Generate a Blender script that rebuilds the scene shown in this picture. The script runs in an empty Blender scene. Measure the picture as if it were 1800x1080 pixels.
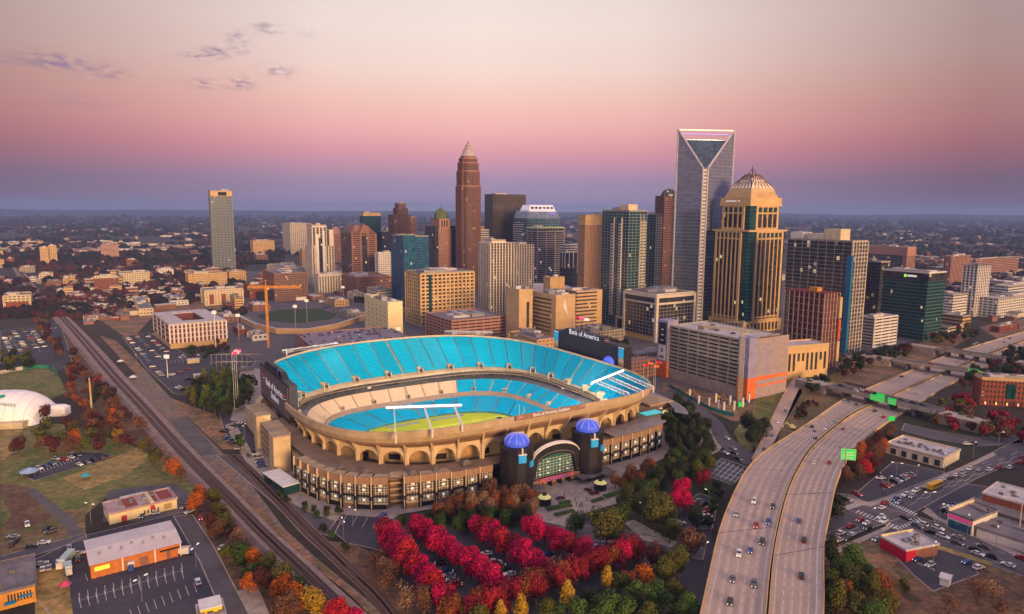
import bpy, math, random
from mathutils import Vector, Matrix, noise
random.seed(7)
rnd = random.random
def U(a, b): return a + (b - a) * random.random()
SCN = bpy.context.scene
COL = SCN.collection

# ------------------------------------------------------------------ camera
CAM_H = 140.0; FPX = 1216.0; PITCH = math.atan((540 - 369) / FPX); ROLL = math.radians(0.35)
_f = Vector((0, math.cos(PITCH), -math.sin(PITCH)))
_u0 = Vector((0, math.sin(PITCH), math.cos(PITCH))); _r0 = Vector((1, 0, 0))
_R = _r0 * math.cos(ROLL) + _u0 * math.sin(ROLL); _U = _u0 * math.cos(ROLL) - _r0 * math.sin(ROLL)
cd = bpy.data.cameras.new('camera'); cam = bpy.data.objects.new('camera', cd); COL.objects.link(cam)
cd.sensor_width = 36; cd.lens = 36 * FPX / 1800; cd.clip_start = 1; cd.clip_end = 120000
M = Matrix.Identity(4)
for i in range(3): M[i][0] = _R[i]; M[i][1] = _U[i]; M[i][2] = -_f[i]
M[2][3] = CAM_H
cam.matrix_world = M
SCN.camera = cam
# ------------------------------------------------------------------ sky
SUN_EL, SUN_AZ = math.radians(9), math.radians(150)      # azimuth clockwise from +Y
wd = bpy.data.worlds.new("World"); SCN.world = wd; wd.use_nodes = True
nt = wd.node_tree; N = nt.nodes; Lk = nt.links
for n in list(N): N.remove(n)
def srgb(c): return tuple((x / 255 / 12.92) if x / 255 <= .04045 else ((x / 255 + .055) / 1.055) ** 2.4 for x in c)
def nmath(op, a, b=None, c=None, N=N, Lk=Lk):
    n = N.new('ShaderNodeMath'); n.operation = op
    for i, q in enumerate((a, b, c)):
        if q is None: continue
        if isinstance(q, (int, float)): n.inputs[i].default_value = q
        else: Lk.new(q, n.inputs[i])
    return n.outputs[0]
tc = N.new('ShaderNodeTexCoord'); sep = N.new('ShaderNodeSeparateXYZ'); Lk.new(tc.outputs['Generated'], sep.inputs[0])
zc = sep.outputs[2]
def ramp(fac, pts, N=N, Lk=Lk):
    r = N.new('ShaderNodeValToRGB'); Lk.new(fac, r.inputs[0]); el = r.color_ramp.elements
    while len(el) > 1: el.remove(el[0])
    el[0].position = pts[0][0]; el[0].color = (*pts[0][1], 1)
    for p, c in pts[1:]:
        e = el.new(p); e.color = (*c, 1)
    return r.outputs[0]
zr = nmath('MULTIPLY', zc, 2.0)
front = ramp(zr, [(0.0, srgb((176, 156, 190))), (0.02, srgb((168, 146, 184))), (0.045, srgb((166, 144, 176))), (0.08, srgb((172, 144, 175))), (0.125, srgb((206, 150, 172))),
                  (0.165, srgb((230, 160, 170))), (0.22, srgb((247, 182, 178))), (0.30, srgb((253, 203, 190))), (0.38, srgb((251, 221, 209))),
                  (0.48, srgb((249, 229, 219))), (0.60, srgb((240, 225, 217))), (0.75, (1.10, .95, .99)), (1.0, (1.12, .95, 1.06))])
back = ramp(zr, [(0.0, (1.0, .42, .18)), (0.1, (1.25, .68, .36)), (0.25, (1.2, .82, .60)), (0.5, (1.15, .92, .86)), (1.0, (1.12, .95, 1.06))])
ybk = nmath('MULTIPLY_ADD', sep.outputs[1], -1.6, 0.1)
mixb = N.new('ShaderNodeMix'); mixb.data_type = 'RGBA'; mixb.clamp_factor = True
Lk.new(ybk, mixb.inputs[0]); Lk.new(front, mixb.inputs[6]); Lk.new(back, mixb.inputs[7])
# sky colour darkened towards both sides, a lens vignette put into the sky
az = nmath('ARCTAN2', sep.outputs[0], sep.outputs[1])
azs = nmath('ABSOLUTE', nmath('ADD', az, 0.045))
fade = ramp(azs, [(0.0, (1, 1, 1)), (0.22, (.93, .92, .93)), (0.40, (.74, .67, .69)), (0.62, (.46, .39, .41)), (0.8, (.42, .4, .46)), (1.0, (.55, .55, .62))])
mul = N.new('ShaderNodeMix'); mul.data_type = 'RGBA'; mul.blend_type = 'MULTIPLY'; mul.inputs[0].default_value = 1
Lk.new(mixb.outputs[2], mul.inputs[6]); Lk.new(fade, mul.inputs[7])
# small evening clouds (a few wisps high in the west part of the view)
def blob(az0, el0, sa, se):
    a = nmath('DIVIDE', nmath('SUBTRACT', az, az0), sa); e = nmath('DIVIDE', nmath('SUBTRACT', zc, el0), se)
    return nmath('POWER', 2.718, nmath('MULTIPLY', nmath('ADD', nmath('MULTIPLY', a, a), nmath('MULTIPLY', e, e)), -1.0))
tot = None
for px, py, sx, sy, k in ((95, 108, 42, 10, 1.2), (190, 127, 24, 8, .9), (352, 99, 26, 6, .75), (385, 91, 22, 7, .9), (418, 68, 16, 10, .65), (425, 88, 12, 8, .5),
                          (470, 50, 22, 8, .8), (365, 148, 30, 7, .8), (424, 146, 16, 9, .95), (488, 126, 26, 7, .8), (150, 180, 30, 6, .45), (545, 60, 16, 6, .4), (2, 108, 14, 6, .7)):
    d = (_f + _R * ((px - 900) / FPX) + _U * ((540 - py) / FPX)).normalized()
    b = nmath('MULTIPLY', blob(math.atan2(d.x, d.y), d.z, sx / FPX, sy / FPX), k)
    tot = b if tot is None else nmath('ADD', tot, b)
mp = N.new('ShaderNodeMapping'); mp.inputs['Scale'].default_value = (11, 11, 30); Lk.new(tc.outputs['Generated'], mp.inputs[0])
nz = N.new('ShaderNodeTexNoise'); nz.inputs['Scale'].default_value = 7; nz.inputs['Detail'].default_value = 6; Lk.new(mp.outputs[0], nz.inputs[0])
cf = nmath('MULTIPLY', nmath('SUBTRACT', nz.outputs[0], 0.40), 4.2); cf.node.use_clamp = True
cfac = nmath('MULTIPLY', nmath('MULTIPLY', cf, tot), 0.85); cfac.node.use_clamp = True
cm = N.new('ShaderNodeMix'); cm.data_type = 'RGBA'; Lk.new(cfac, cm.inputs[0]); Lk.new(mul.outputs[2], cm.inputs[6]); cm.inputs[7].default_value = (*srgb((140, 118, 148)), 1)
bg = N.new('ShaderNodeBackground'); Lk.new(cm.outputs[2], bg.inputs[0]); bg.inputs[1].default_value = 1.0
sky = N.new('ShaderNodeTexSky'); sky.sky_type = 'NISHITA'; sky.sun_disc = False; sky.sun_elevation = SUN_EL; sky.sun_rotation = SUN_AZ
bg2 = N.new('ShaderNodeBackground'); Lk.new(sky.outputs[0], bg2.inputs[0]); bg2.inputs[1].default_value = 0.004
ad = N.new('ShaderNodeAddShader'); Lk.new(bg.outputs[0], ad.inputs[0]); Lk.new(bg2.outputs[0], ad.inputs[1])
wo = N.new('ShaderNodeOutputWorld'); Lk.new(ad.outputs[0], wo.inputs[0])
# ------------------------------------------------------------------ sun (soft glow after sunset, from behind right)
sl = bpy.data.lights.new('evening_sun', 'SUN'); sl.energy = 5.0; sl.angle = math.radians(16); sl.color = (1.0, .60, .27)
so = bpy.data.objects.new('evening_sun', sl); COL.objects.link(so)
sd = Vector((math.sin(SUN_AZ) * math.cos(SUN_EL), math.cos(SUN_AZ) * math.cos(SUN_EL), math.sin(SUN_EL)))
so.rotation_euler = sd.to_track_quat('Z', 'Y').to_euler()
vs = SCN.view_settings; vs.view_transform = 'Standard'; vs.look = 'None'; vs.gamma = 1; vs.exposure = 0; vs.use_curve_mapping = False
try:
    SCN.cycles.volume_bounces = 0; SCN.cycles.max_bounces = 5; SCN.cycles.caustics_reflective = False
except Exception: pass

# ------------------------------------------------------------------ projection helpers
def G(px, py, z=0.0):
    d = _f + _R * ((px - 900) / FPX) + _U * ((540 - py) / FPX)
    t = (z - CAM_H) / d.z
    return Vector((d.x * t, d.y * t, z))
def PJ(p):
    d = Vector(p) - Vector((0, 0, CAM_H)); w = d.dot(_f)
    return 900 + FPX * d.dot(_R) / w, 540 - FPX * d.dot(_U) / w
# ------------------------------------------------------------------ materials
MATS = {}
def mat(name, col, rough=.8, metal=0., spec=.3, var=.12, scale=.25, emit=None, es=0., col2=None, detail=4, cell=None, lit=0., bump=0.):
    if name in MATS: return MATS[name]
    m = bpy.data.materials.new(name); m.use_nodes = True; t = m.node_tree; n = t.nodes; l = t.links
    b = n['Principled BSDF']; b.inputs['Roughness'].default_value = rough; b.inputs['Metallic'].default_value = metal
    try: b.inputs['Specular IOR Level'].default_value = spec
    except Exception: pass
    c2 = col2 or tuple(min(1, x * (1 - var * 2.2)) for x in col); c1 = tuple(min(1, x * (1 + var)) for x in col) if col2 is None else col
    tx = n.new('ShaderNodeTexCoord')
    if cell:   # panes: every window cell its own tone, a few of them lit
        mp = n.new('ShaderNodeVectorMath'); mp.operation = 'DIVIDE'; l.new(tx.outputs['Object'], mp.inputs[0]); mp.inputs[1].default_value = cell
        fl = n.new('ShaderNodeVectorMath'); fl.operation = 'FLOOR'; l.new(mp.outputs[0], fl.inputs[0])
        wn = n.new('ShaderNodeTexWhiteNoise'); l.new(fl.outputs[0], wn.inputs[0]); fac = wn.outputs[0]
    else:
        nz = n.new('ShaderNodeTexNoise'); nz.inputs['Scale'].default_value = scale; nz.inputs['Detail'].default_value = detail; l.new(tx.outputs['Object'], nz.inputs[0])
        rp = n.new('ShaderNodeMapRange'); rp.inputs[1].default_value = .36; rp.inputs[2].default_value = .64; l.new(nz.outputs[0], rp.inputs[0])
        n2 = n.new('ShaderNodeTexNoise'); n2.inputs['Scale'].default_value = scale * 7; n2.inputs['Detail'].default_value = 5; l.new(tx.outputs['Object'], n2.inputs[0])
        r2 = n.new('ShaderNodeMapRange'); r2.inputs[1].default_value = .38; r2.inputs[2].default_value = .62; l.new(n2.outputs[0], r2.inputs[0])
        av = n.new('ShaderNodeMix'); av.data_type = 'FLOAT'; av.inputs[0].default_value = .38; l.new(rp.outputs[0], av.inputs[2]); l.new(r2.outputs[0], av.inputs[3]); fac = av.outputs[0]
    mx = n.new('ShaderNodeMix'); mx.data_type = 'RGBA'; l.new(fac, mx.inputs[0]); mx.inputs[6].default_value = (*c1, 1); mx.inputs[7].default_value = (*c2, 1)
    l.new(mx.outputs[2], b.inputs['Base Color'])
    if bump:
        bp = n.new('ShaderNodeBump'); bp.inputs['Strength'].default_value = bump; bp.inputs['Distance'].default_value = .3; l.new(fac, bp.inputs['Height']); l.new(bp.outputs[0], b.inputs['Normal'])
    if emit is not None:
        b.inputs['Emission Color'].default_value = (*emit, 1); b.inputs['Emission Strength'].default_value = es
    if lit and cell:
        gt = n.new('ShaderNodeMath'); gt.operation = 'GREATER_THAN'; l.new(wn.outputs[0], gt.inputs[0]); gt.inputs[1].default_value = 1 - lit
        ml = n.new('ShaderNodeMath'); ml.operation = 'MULTIPLY'; l.new(gt.outputs[0], ml.inputs[0]); ml.inputs[1].default_value = .75
        b.inputs['Emission Color'].default_value = (1, .72, .38, 1); l.new(ml.outputs[0], b.inputs['Emission Strength'])
    MATS[name] = m; return m
# ------------------------------------------------------------------ mesh builder
class MB:
    def __init__(s): s.v = []; s.f = []; s.m = []; s.mats = []
    def mi(s, mt):
        if mt is None: return 0
        if mt not in s.mats: s.mats.append(mt)
        return s.mats.index(mt)
    def poly(s, pts, mt=None):
        k = len(s.v); s.v += [tuple(p) for p in pts]; s.f.append(tuple(range(k, k + len(pts)))); s.m.append(s.mi(mt)); return s
    def box(s, x0, x1, y0, y1, z0, z1, mt=None, M=None):
        p = [(x0, y0, z0), (x1, y0, z0), (x1, y1, z0), (x0, y1, z0), (x0, y0, z1), (x1, y0, z1), (x1, y1, z1), (x0, y1, z1)]
        if M is not None: p = [tuple(M @ Vector(q)) for q in p]
        k = len(s.v); s.v += p
        for q in ((0, 3, 2, 1), (4, 5, 6, 7), (0, 1, 5, 4), (1, 2, 6, 5), (2, 3, 7, 6), (3, 0, 4, 7)): s.f.append(tuple(k + i for i in q)); s.m.append(s.mi(mt))
        return s
    def prism(s, poly, z0, z1, mt=None, mtop=None, scale=1.0, c=None):
        n = len(poly); k = len(s.v)
        if c is None: c = (sum(p[0] for p in poly) / n, sum(p[1] for p in poly) / n)
        s.v += [(p[0], p[1], z0) for p in poly] + [(c[0] + (p[0] - c[0]) * scale, c[1] + (p[1] - c[1]) * scale, z1) for p in poly]
        a = s.mi(mt); b = s.mi(mtop) if mtop else a
        for i in range(n): j = (i + 1) % n; s.f.append((k + i, k + j, k + n + j, k + n + i)); s.m.append(a)
        s.f.append(tuple(k + n + i for i in range(n))); s.m.append(b)
        s.f.append(tuple(k + n - 1 - i for i in range(n))); s.m.append(a)
        return s
    def tube(s, p, q, r, mt=None, n=6, r2=None):
        p = Vector(p); q = Vector(q); d = (q - p)
        if d.length < 1e-6: return s
        d.normalize(); a = d.orthogonal().normalized(); b = d.cross(a); k = len(s.v); r2 = r if r2 is None else r2
        for c, rr in ((p, r), (q, r2)):
            for i in range(n):
                t = 2 * math.pi * i / n; s.v.append(tuple(c + (a * math.cos(t) + b * math.sin(t)) * rr))
        m_ = s.mi(mt)
        for i in range(n): j = (i + 1) % n; s.f.append((k + i, k + j, k + n + j, k + n + i)); s.m.append(m_)
        s.f.append(tuple(k + n + i for i in range(n))); s.m.append(m_); s.f.append(tuple(k + n - 1 - i for i in range(n))); s.m.append(m_)
        return s
    def lathe(s, prof, cx=0, cy=0, n=16, mt=None, sx=1, sy=1):
        k = len(s.v); m_ = s.mi(mt)
        for r, z in prof:
            for i in range(n): t = 2 * math.pi * (i + .5) / n; s.v.append((cx + r * math.cos(t) * sx, cy + r * math.sin(t) * sy, z))
        for a in range(len(prof) - 1):
            for i in range(n):
                j = (i + 1) % n; s.f.append((k + a * n + i, k + a * n + j, k + (a + 1) * n + j, k + (a + 1) * n + i)); s.m.append(m_)
        a = len(prof) - 1; s.f.append(tuple(k + a * n + i for i in range(n))); s.m.append(m_)
        return s
    def strip(s, A, B, mt=None):
        for i in range(len(A) - 1): s.poly([A[i], A[i + 1], B[i + 1], B[i]], mt)
        return s
    def mesh(s, name, mt=None):
        me = bpy.data.meshes.new(name); me.from_pydata(s.v, [], s.f)
        ms = s.mats or ([mt] if mt else [])
        for q in ms: me.materials.append(q)
        if len(ms) > 1: me.polygons.foreach_set('material_index', s.m)
        me.update(); return me
    def build(s, name, mt=None, parent=None, label=None, loc=None, rz=0):
        if not s.f: return None
        return addobj(name, s.mesh(name, mt), parent, label, loc, rz)
def addobj(name, me, parent=None, label=None, loc=None, rz=0):
    o = bpy.data.objects.new(name, me); COL.objects.link(o)
    if parent is not None: o.parent = parent
    if loc is not None: o.location = loc
    if rz: o.rotation_euler = (0, 0, rz)
    if label: o['label'] = label
    return o
def thing(name, label, cat, loc=(0, 0, 0), rz=0, group=None):
    o = bpy.data.objects.new(name, None); COL.objects.link(o); o.empty_display_size = 1
    o.location = loc; o.rotation_euler = (0, 0, rz); tag(o, label, cat, group); return o
def tag(o, label=None, cat=None, group=None, kind=None):
    if label: o['label'] = label
    if cat: o['category'] = cat
    if group: o['group'] = group
    if kind: o['kind'] = kind
    return o
def copy_thing(src, loc, rz, label=None, group=None, sc=None):
    r = src.copy(); COL.objects.link(r); r.location = loc; r.rotation_euler = (0, 0, rz)
    if sc: r.scale = sc
    if label: r['label'] = label
    if group: r['group'] = group
    for ch in src.children:
        c = ch.copy(); COL.objects.link(c); c.parent = r
        for g in ch.children: d = g.copy(); COL.objects.link(d); d.parent = c
    return r
def dens(pts, step=25.0):
    """resample a pixel polyline"""
    out = []
    for a, b in zip(pts, pts[1:]):
        n = max(1, int(math.hypot(b[0] - a[0], b[1] - a[1]) / step))
        for i in range(n): t = i / n; out.append(tuple(a[k] + (b[k] - a[k]) * t for k in range(len(a))))
    out.append(pts[-1]); return out
def smooth(P, it=2):
    for _ in range(it):
        q = [P[0]]
        for a, b in zip(P, P[1:]): q += [a * .75 + b * .25, a * .25 + b * .75]
        q.append(P[-1]); P = q
    return P
def text_mesh(s, size, depth=.05):
    c = bpy.data.curves.new('lettering', 'FONT'); c.body = s; c.size = size; c.extrude = depth; c.align_x = 'CENTER'; c.align_y = 'CENTER'
    c.resolution_u = 3
    o = bpy.data.objects.new('lettering', c); COL.objects.link(o)
    dg = bpy.context.evaluated_depsgraph_get(); me = bpy.data.meshes.new_from_object(o.evaluated_get(dg))
    bpy.data.objects.remove(o); bpy.data.curves.remove(c); return me
# ------------------------------------------------------------------ palette
m_conc = mat('concrete', (.36, .31, .26), .85, var=.15, scale=.2)
m_concd = mat('dark_concrete', (.17, .15, .15), .85, var=.2, scale=.3)
m_tanc = mat('tan_concrete', (.52, .38, .22), .8, var=.1, scale=.15)
m_cream = mat('cream_stucco', (.62, .52, .36), .8, var=.1)
m_white = mat('white_paint', (.74, .72, .72), .6, var=.08)
m_asph = mat('asphalt', (.078, .07, .09), .9, col2=(.048, .045, .06), scale=.06, detail=8)
m_asph2 = mat('worn_asphalt', (.135, .115, .13), .9, col2=(.085, .075, .088), scale=.05, detail=8)
m_road = mat('road_concrete', (.58, .43, .35), .85, col2=(.44, .325, .27), scale=.06, detail=8)
m_side = mat('pavement_concrete', (.42, .34, .30), .85, var=.15)
m_mark = mat('road_marking', (.66, .64, .62), .7, var=.1)
m_black = mat('black_cladding', (.022, .019, .027), .5, var=.2)
m_dark = mat('dark_opening', (.014, .012, .017), .8, var=.3)
m_metal = mat('grey_metal', (.30, .29, .32), .45, .5, var=.1)
m_roofw = mat('pale_roof', (.60, .55, .56), .8, col2=(.36, .33, .35), scale=.12, detail=6)
m_roofg = mat('grey_roof', (.25, .22, .24), .85, col2=(.12, .11, .12), scale=.12, detail=6)
m_gl = mat('window_glass', (.022, .025, .035), .28, .0, .35, cell=(2.1, 2.1, 3.4), col2=(.06, .055, .065), lit=.01)
m_glb = mat('blue_glass', (.035, .16, .26), .16, .25, .8, cell=(1.9, 1.9, 3.3), col2=(.015, .06, .14), lit=.008)
m_glt = mat('teal_glass', (.012, .09, .10), .14, .2, .8, cell=(1.9, 1.9, 3.5), col2=(.006, .035, .045), lit=.004)
m_gld = mat('dark_glass', (.016, .018, .026), .14, .2, .7, cell=(3.1, 3.1, 3.7), col2=(.075, .066, .075), lit=.012)
m_glr = mat('reflective_glass', (.34, .38, .50), .14, .65, .8, cell=(3., 3., 4.), col2=(.20, .24, .34))
# ================================================================== STADIUM FRAME (used by the ground too)
SC = Vector((-40.1, 450.5, 0)); SA = math.radians(32.1)
def L2W(u, v, z=0.0):
    c, s = math.cos(SA), math.sin(SA); return Vector((SC.x + u * c - v * s, SC.y + u * s + v * c, z))
def se(t, a, b, e):
    ct, st = math.cos(t), math.sin(t)
    return a * math.copysign(abs(ct) ** (2 / e), ct), b * math.copysign(abs(st) ** (2 / e), st)
NB = 56
def _uniform(n):
    K = 4000; P = [se(2 * math.pi * i / K, 105, 104, 3.3) for i in range(K + 1)]
    L = [0]
    for a, b in zip(P, P[1:]): L.append(L[-1] + math.hypot(b[0] - a[0], b[1] - a[1]))
    out = []; j = 0
    for i in range(n):
        s = L[-1] * i / n
        while L[j + 1] < s: j += 1
        out.append(2 * math.pi * (j + (s - L[j]) / (L[j + 1] - L[j])) / K)
    return out
SUB = 4; TT = _uniform(NB * SUB)
def tt(i):
    """parameter at bay position i (0..NB), fractional allowed"""
    x = (i % NB) * SUB; k = int(x); f = x - k; a = TT[k % len(TT)]; b = TT[(k + 1) % len(TT)]
    if b < a: b += 2 * math.pi
    return a + (b - a) * f

# ================================================================== GROUND
def structure(o, **k): return tag(o, kind='structure', **k)
def ground_mat():
    m = bpy.data.materials.new('ground_soil'); m.use_nodes = True; t = m.node_tree; n = t.nodes; l = t.links; b = n['Principled BSDF']; b.inputs['Roughness'].default_value = .95
    tx = n.new('ShaderNodeTexCoord')
    def nz(s, d=6):
        q = n.new('ShaderNodeTexNoise'); q.inputs['Scale'].default_value = s; q.inputs['Detail'].default_value = d; l.new(tx.outputs['Object'], q.inputs[0]); return q.outputs[0]
    def rp(f, pts): return ramp(f, pts, n, l)
    a = rp(nz(.009), [(.30, (.022, .022, .014)), (.42, (.045, .026, .02)), (.52, (.024, .024, .015)), (.62, (.055, .032, .024)), (.72, (.038, .022, .022))])
    # scattered pale roofs and streets of the far suburbs
    v = n.new('ShaderNodeTexVoronoi'); v.inputs['Scale'].default_value = .013; l.new(tx.outputs['Object'], v.inputs[0])
    sp = rp(v.outputs['Distance'], [(0.0, (1, 1, 1)), (.10, (1, 1, 1)), (.13, (0, 0, 0))])
    big = rp(nz(.0012, 3), [(.50, (0, 0, 0)), (.60, (.8, .8, .8))])
    mm = n.new('ShaderNodeMix'); mm.data_type = 'RGBA'; mm.blend_type = 'MULTIPLY'; mm.inputs[0].default_value = 1; l.new(sp, mm.inputs[6]); l.new(big, mm.inputs[7])
    mx = n.new('ShaderNodeMix'); mx.data_type = 'RGBA'; l.new(mm.outputs[2], mx.inputs[0]); l.new(a, mx.inputs[6]); mx.inputs[7].default_value = (.26, .20, .20, 1)
    fine = rp(nz(.12, 8), [(.3, (.55, .55, .55)), (.7, (1.25, 1.2, 1.15))])
    f2 = n.new('ShaderNodeMix'); f2.data_type = 'RGBA'; f2.blend_type = 'MULTIPLY'; f2.inputs[0].default_value = 1; l.new(mx.outputs[2], f2.inputs[6]); l.new(fine, f2.inputs[7])
    l.new(f2.outputs[2], b.inputs['Base Color']); return m
g = MB(); rings = []
NS = 96
inner = [L2W(*se(2 * math.pi * i / NS, 103, 103, 3.2)) for i in range(NS)]
rad = [1, 1.15, 1.5, 2.2, 4, 8, 16, 40, 90, 180]
for q in rad: rings.append([SC + (p - SC) * q if q < 8 else SC + (p - SC).normalized() * (q * 100) for p in inner])
for a, b in zip(rings, rings[1:]):
    for i in range(NS): j = (i + 1) % NS; g.poly([a[i], b[i], b[j], a[j]])
structure(g.build('ground', ground_mat()))
def P2(pts, z=0.0): return [G(x, y, z) for x, y in pts]
ZL = {'n': 0}
def patch(name, pts, mt, z=.05, label=None):
    o = MB().poly([(p.x, p.y, z) for p in P2(pts)]).build(name, mt)
    # triangulate safely
    import bmesh
    bm = bmesh.new(); bm.from_mesh(o.data)
    if bm.faces:
        bm.faces.ensure_lookup_table()
        if bm.faces[0].normal.z < 0: bmesh.ops.reverse_faces(bm, faces=bm.faces[:])
        bmesh.ops.triangulate(bm, faces=bm.faces[:])
    bm.to_mesh(o.data); bm.free()
    if name in ('parking_lot', 'road', 'service_road'):
        W_ = [Vector((p.x, p.y, z + .03)) for p in P2(pts)]; kb = MB()
        for a_, b_ in zip(W_, W_[1:] + W_[:1]):
            d_ = b_ - a_
            if d_.length < 1: continue
            n_ = Vector((-d_.y, d_.x, 0)).normalized() * .22; kb.poly([a_ + n_, a_ - n_, b_ - n_, b_ + n_])
        structure(kb.build('kerb', m_side))
    return structure(o, label=label)
def gmat(name, cols, sc=.035):
    m = bpy.data.materials.new(name); m.use_nodes = True; t = m.node_tree; n = t.nodes; l = t.links; b = n['Principled BSDF']; b.inputs['Roughness'].default_value = .95
    tx = n.new('ShaderNodeTexCoord'); fs = []
    for k, (q, d) in enumerate(((sc, 7), (sc * 9, 6))):
        z = n.new('ShaderNodeTexNoise'); z.inputs['Scale'].default_value = q; z.inputs['Detail'].default_value = d; z.inputs['Roughness'].default_value = .65; l.new(tx.outputs['Object'], z.inputs[0]); fs.append(z.outputs[0])
    ps = [(.34 + .32 * i / (len(cols) - 1), c) for i, c in enumerate(cols)]; a = ramp(fs[0], ps, n, l); f = ramp(fs[1], [(.35, (.55, .55, .55)), (.65, (1.3, 1.25, 1.2))], n, l)
    mm = n.new('ShaderNodeMix'); mm.data_type = 'RGBA'; mm.blend_type = 'MULTIPLY'; mm.inputs[0].default_value = 1; l.new(a, mm.inputs[6]); l.new(f, mm.inputs[7]); l.new(mm.outputs[2], b.inputs['Base Color']); return m
m_grass = gmat('grass', [(.07, .10, .025), (.13, .16, .035), (.22, .18, .06), (.12, .15, .03), (.18, .13, .06)])
m_grass2 = gmat('dry_grass', [(.10, .10, .03), (.24, .17, .07), (.17, .11, .06), (.11, .12, .03), (.20, .13, .07)])
m_gold = gmat('straw_grass', [(.16, .14, .04), (.42, .27, .09), (.24, .19, .06), (.38, .25, .10)])
m_brush = gmat('brown_brush', [(.06, .04, .025), (.17, .08, .05), (.10, .06, .035), (.20, .11, .06), (.09, .08, .03)], .05)
m_mulch = mat('dark_lawn', (.03, .035, .018), .95, col2=(.05, .04, .022), scale=.08)
m_gravel = mat('gravel', (.15, .135, .14), .95, col2=(.09, .082, .088), scale=.15, detail=8)
m_ball = mat('rail_ballast', (.34, .24, .21), .95, col2=(.20, .145, .135), scale=.25, detail=8)
m_dirt = gmat('dirt', [(.16, .10, .06), (.34, .18, .10), (.22, .13, .08), (.12, .10, .045), (.30, .19, .12)], .05)
m_brick = mat('red_brick', (.24, .07, .045), .85, var=.15, scale=.5)
# city floor and lots
def PXW(u, v): return PJ(L2W(u, v))
patch('city_asphalt', [(400, 640), PXW(-118, 60), PXW(-112, 112), PXW(-60, 119), PXW(0, 121), PXW(60, 119), PXW(112, 112), PXW(122, 40), (1330, 720), (1420, 640), (1560, 610), (1680, 585), (1700, 480), (1100, 470), (600, 470), (420, 478), (330, 520), (400, 560)], m_asph2, .04)
patch('parking_lot', [(0, 582), (105, 566), (128, 640), (90, 655), (0, 640)], m_asph, .06)
patch('parking_lot', [(215, 592), (262, 585), (330, 625), (400, 612), (450, 632), (440, 655), (360, 700), (305, 692), (255, 645)], m_asph, .06)
patch('parking_lot', [(385, 725), (440, 700), (462, 740), (452, 790), (420, 790), (395, 760)], m_asph, .06)
patch('grass', [(0, 752), (60, 748), (120, 745), (250, 790), (300, 815), (350, 860), (320, 900), (190, 872), (150, 905), (60, 935), (0, 950)], m_grass, .05)
patch('straw_grass', [(0, 758), (40, 756), (20, 800), (0, 812)], m_gold, .08)
patch('straw_grass', [(110, 842), (180, 812), (240, 790), (262, 800), (225, 835), (150, 862)], m_gold, .08)
patch('dirt_lot', [(20, 905), (0, 870), (0, 850), (60, 858), (100, 905), (60, 925), (0, 935)], m_brush, .08)
patch('grass', [(0, 925), (150, 890), (150, 945), (0, 985)], m_grass2, .07)
patch('grass', [(0, 655), (95, 645), (118, 690), (60, 715), (0, 720)], m_grass, .08)
patch('dirt', [(190, 862), (310, 850), (345, 885), (330, 905), (285, 915), (180, 918)], m_gravel, .09)
patch('parking_lot', [(45, 838), (140, 795), (185, 797), (188, 808), (110, 830), (60, 846)], m_asph, .1)
patch('parking_lot', [(60, 985), (150, 942), (325, 900), (345, 935), (395, 1040), (415, 1095), (100, 1095), (62, 1050)], m_asph, .1)
patch('dirt', [(60, 1000), (118, 1000), (130, 1095), (62, 1095)], m_gold, .12)
patch('road', [(-20, 985), (150, 938), (152, 947), (60, 978), (-20, 1002)], m_asph2, .12)
patch('road', [(305, 908), (338, 905), (375, 960), (445, 1095), (398, 1095), (350, 985)], m_asph2, .14)
patch('path', [(45, 862), (62, 860), (120, 905), (150, 940), (130, 950), (105, 918), (80, 895)], m_gravel, .11)
patch('concrete_pad', [(398, 1045), (452, 1030), (480, 1095), (425, 1095)], m_side, .12)
patch('gravel_lot', [(300, 738), (330, 733), (378, 790), (385, 800), (345, 802), (318, 770)], m_gravel, .09)
patch('brush', [(205, 600), (255, 650), (300, 700), (380, 730), (430, 790), (390, 790), (300, 705), (230, 650), (175, 590)], m_dirt, .05)
patch('brush', [(60, 545), (170, 640), (230, 705), (330, 830), (450, 960), (560, 1095), (430, 1095), (330, 880), (250, 790), (130, 700), (110, 640)], m_brush, .045)
patch('dirt', [(150, 545), (420, 500), (430, 545), (265, 560), (230, 600)], m_dirt, .05)
# around the stadium
patch('gravel_lot', [(255, 650), (300, 700), (330, 735), (395, 800), (440, 850), (500, 930), (560, 985), (640, 1050), (700, 1100), (668, 1100), (610, 1040), (555, 1000), (492, 945), (440, 890), (388, 838), (325, 775), (272, 715), (222, 665)], gmat('rail_yard_gravel', [(.20, .15, .14), (.28, .17, .11), (.16, .14, .14), (.25, .18, .13), (.13, .12, .08)], .05), .055)
apx = [(425, 640), (448, 760), (450, 820), (500, 880), (570, 915), (620, 915), (700, 935), (800, 905), (900, 900), (1000, 905), (1120, 880), (1180, 840), (1270, 790), (1240, 720)]
AP = [G(x, y) for x, y in apx] + [L2W(134, -10), L2W(128, 60), L2W(112, 124), L2W(0, 131), L2W(-112, 124), L2W(-128, 70)]
def rayhit(c, d, P):
    best = 0
    for i in range(len(P)):
        a, b = P[i] - c, P[(i + 1) % len(P)] - c; e = b - a; den = d.x * e.y - d.y * e.x
        if abs(den) < 1e-9: continue
        t = (a.x * e.y - a.y * e.x) / den; u = (a.x * d.y - a.y * d.x) / den
        if t > 0 and -1e-6 <= u <= 1 + 1e-6: best = max(best, t)
    return best
mb = MB()
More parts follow.
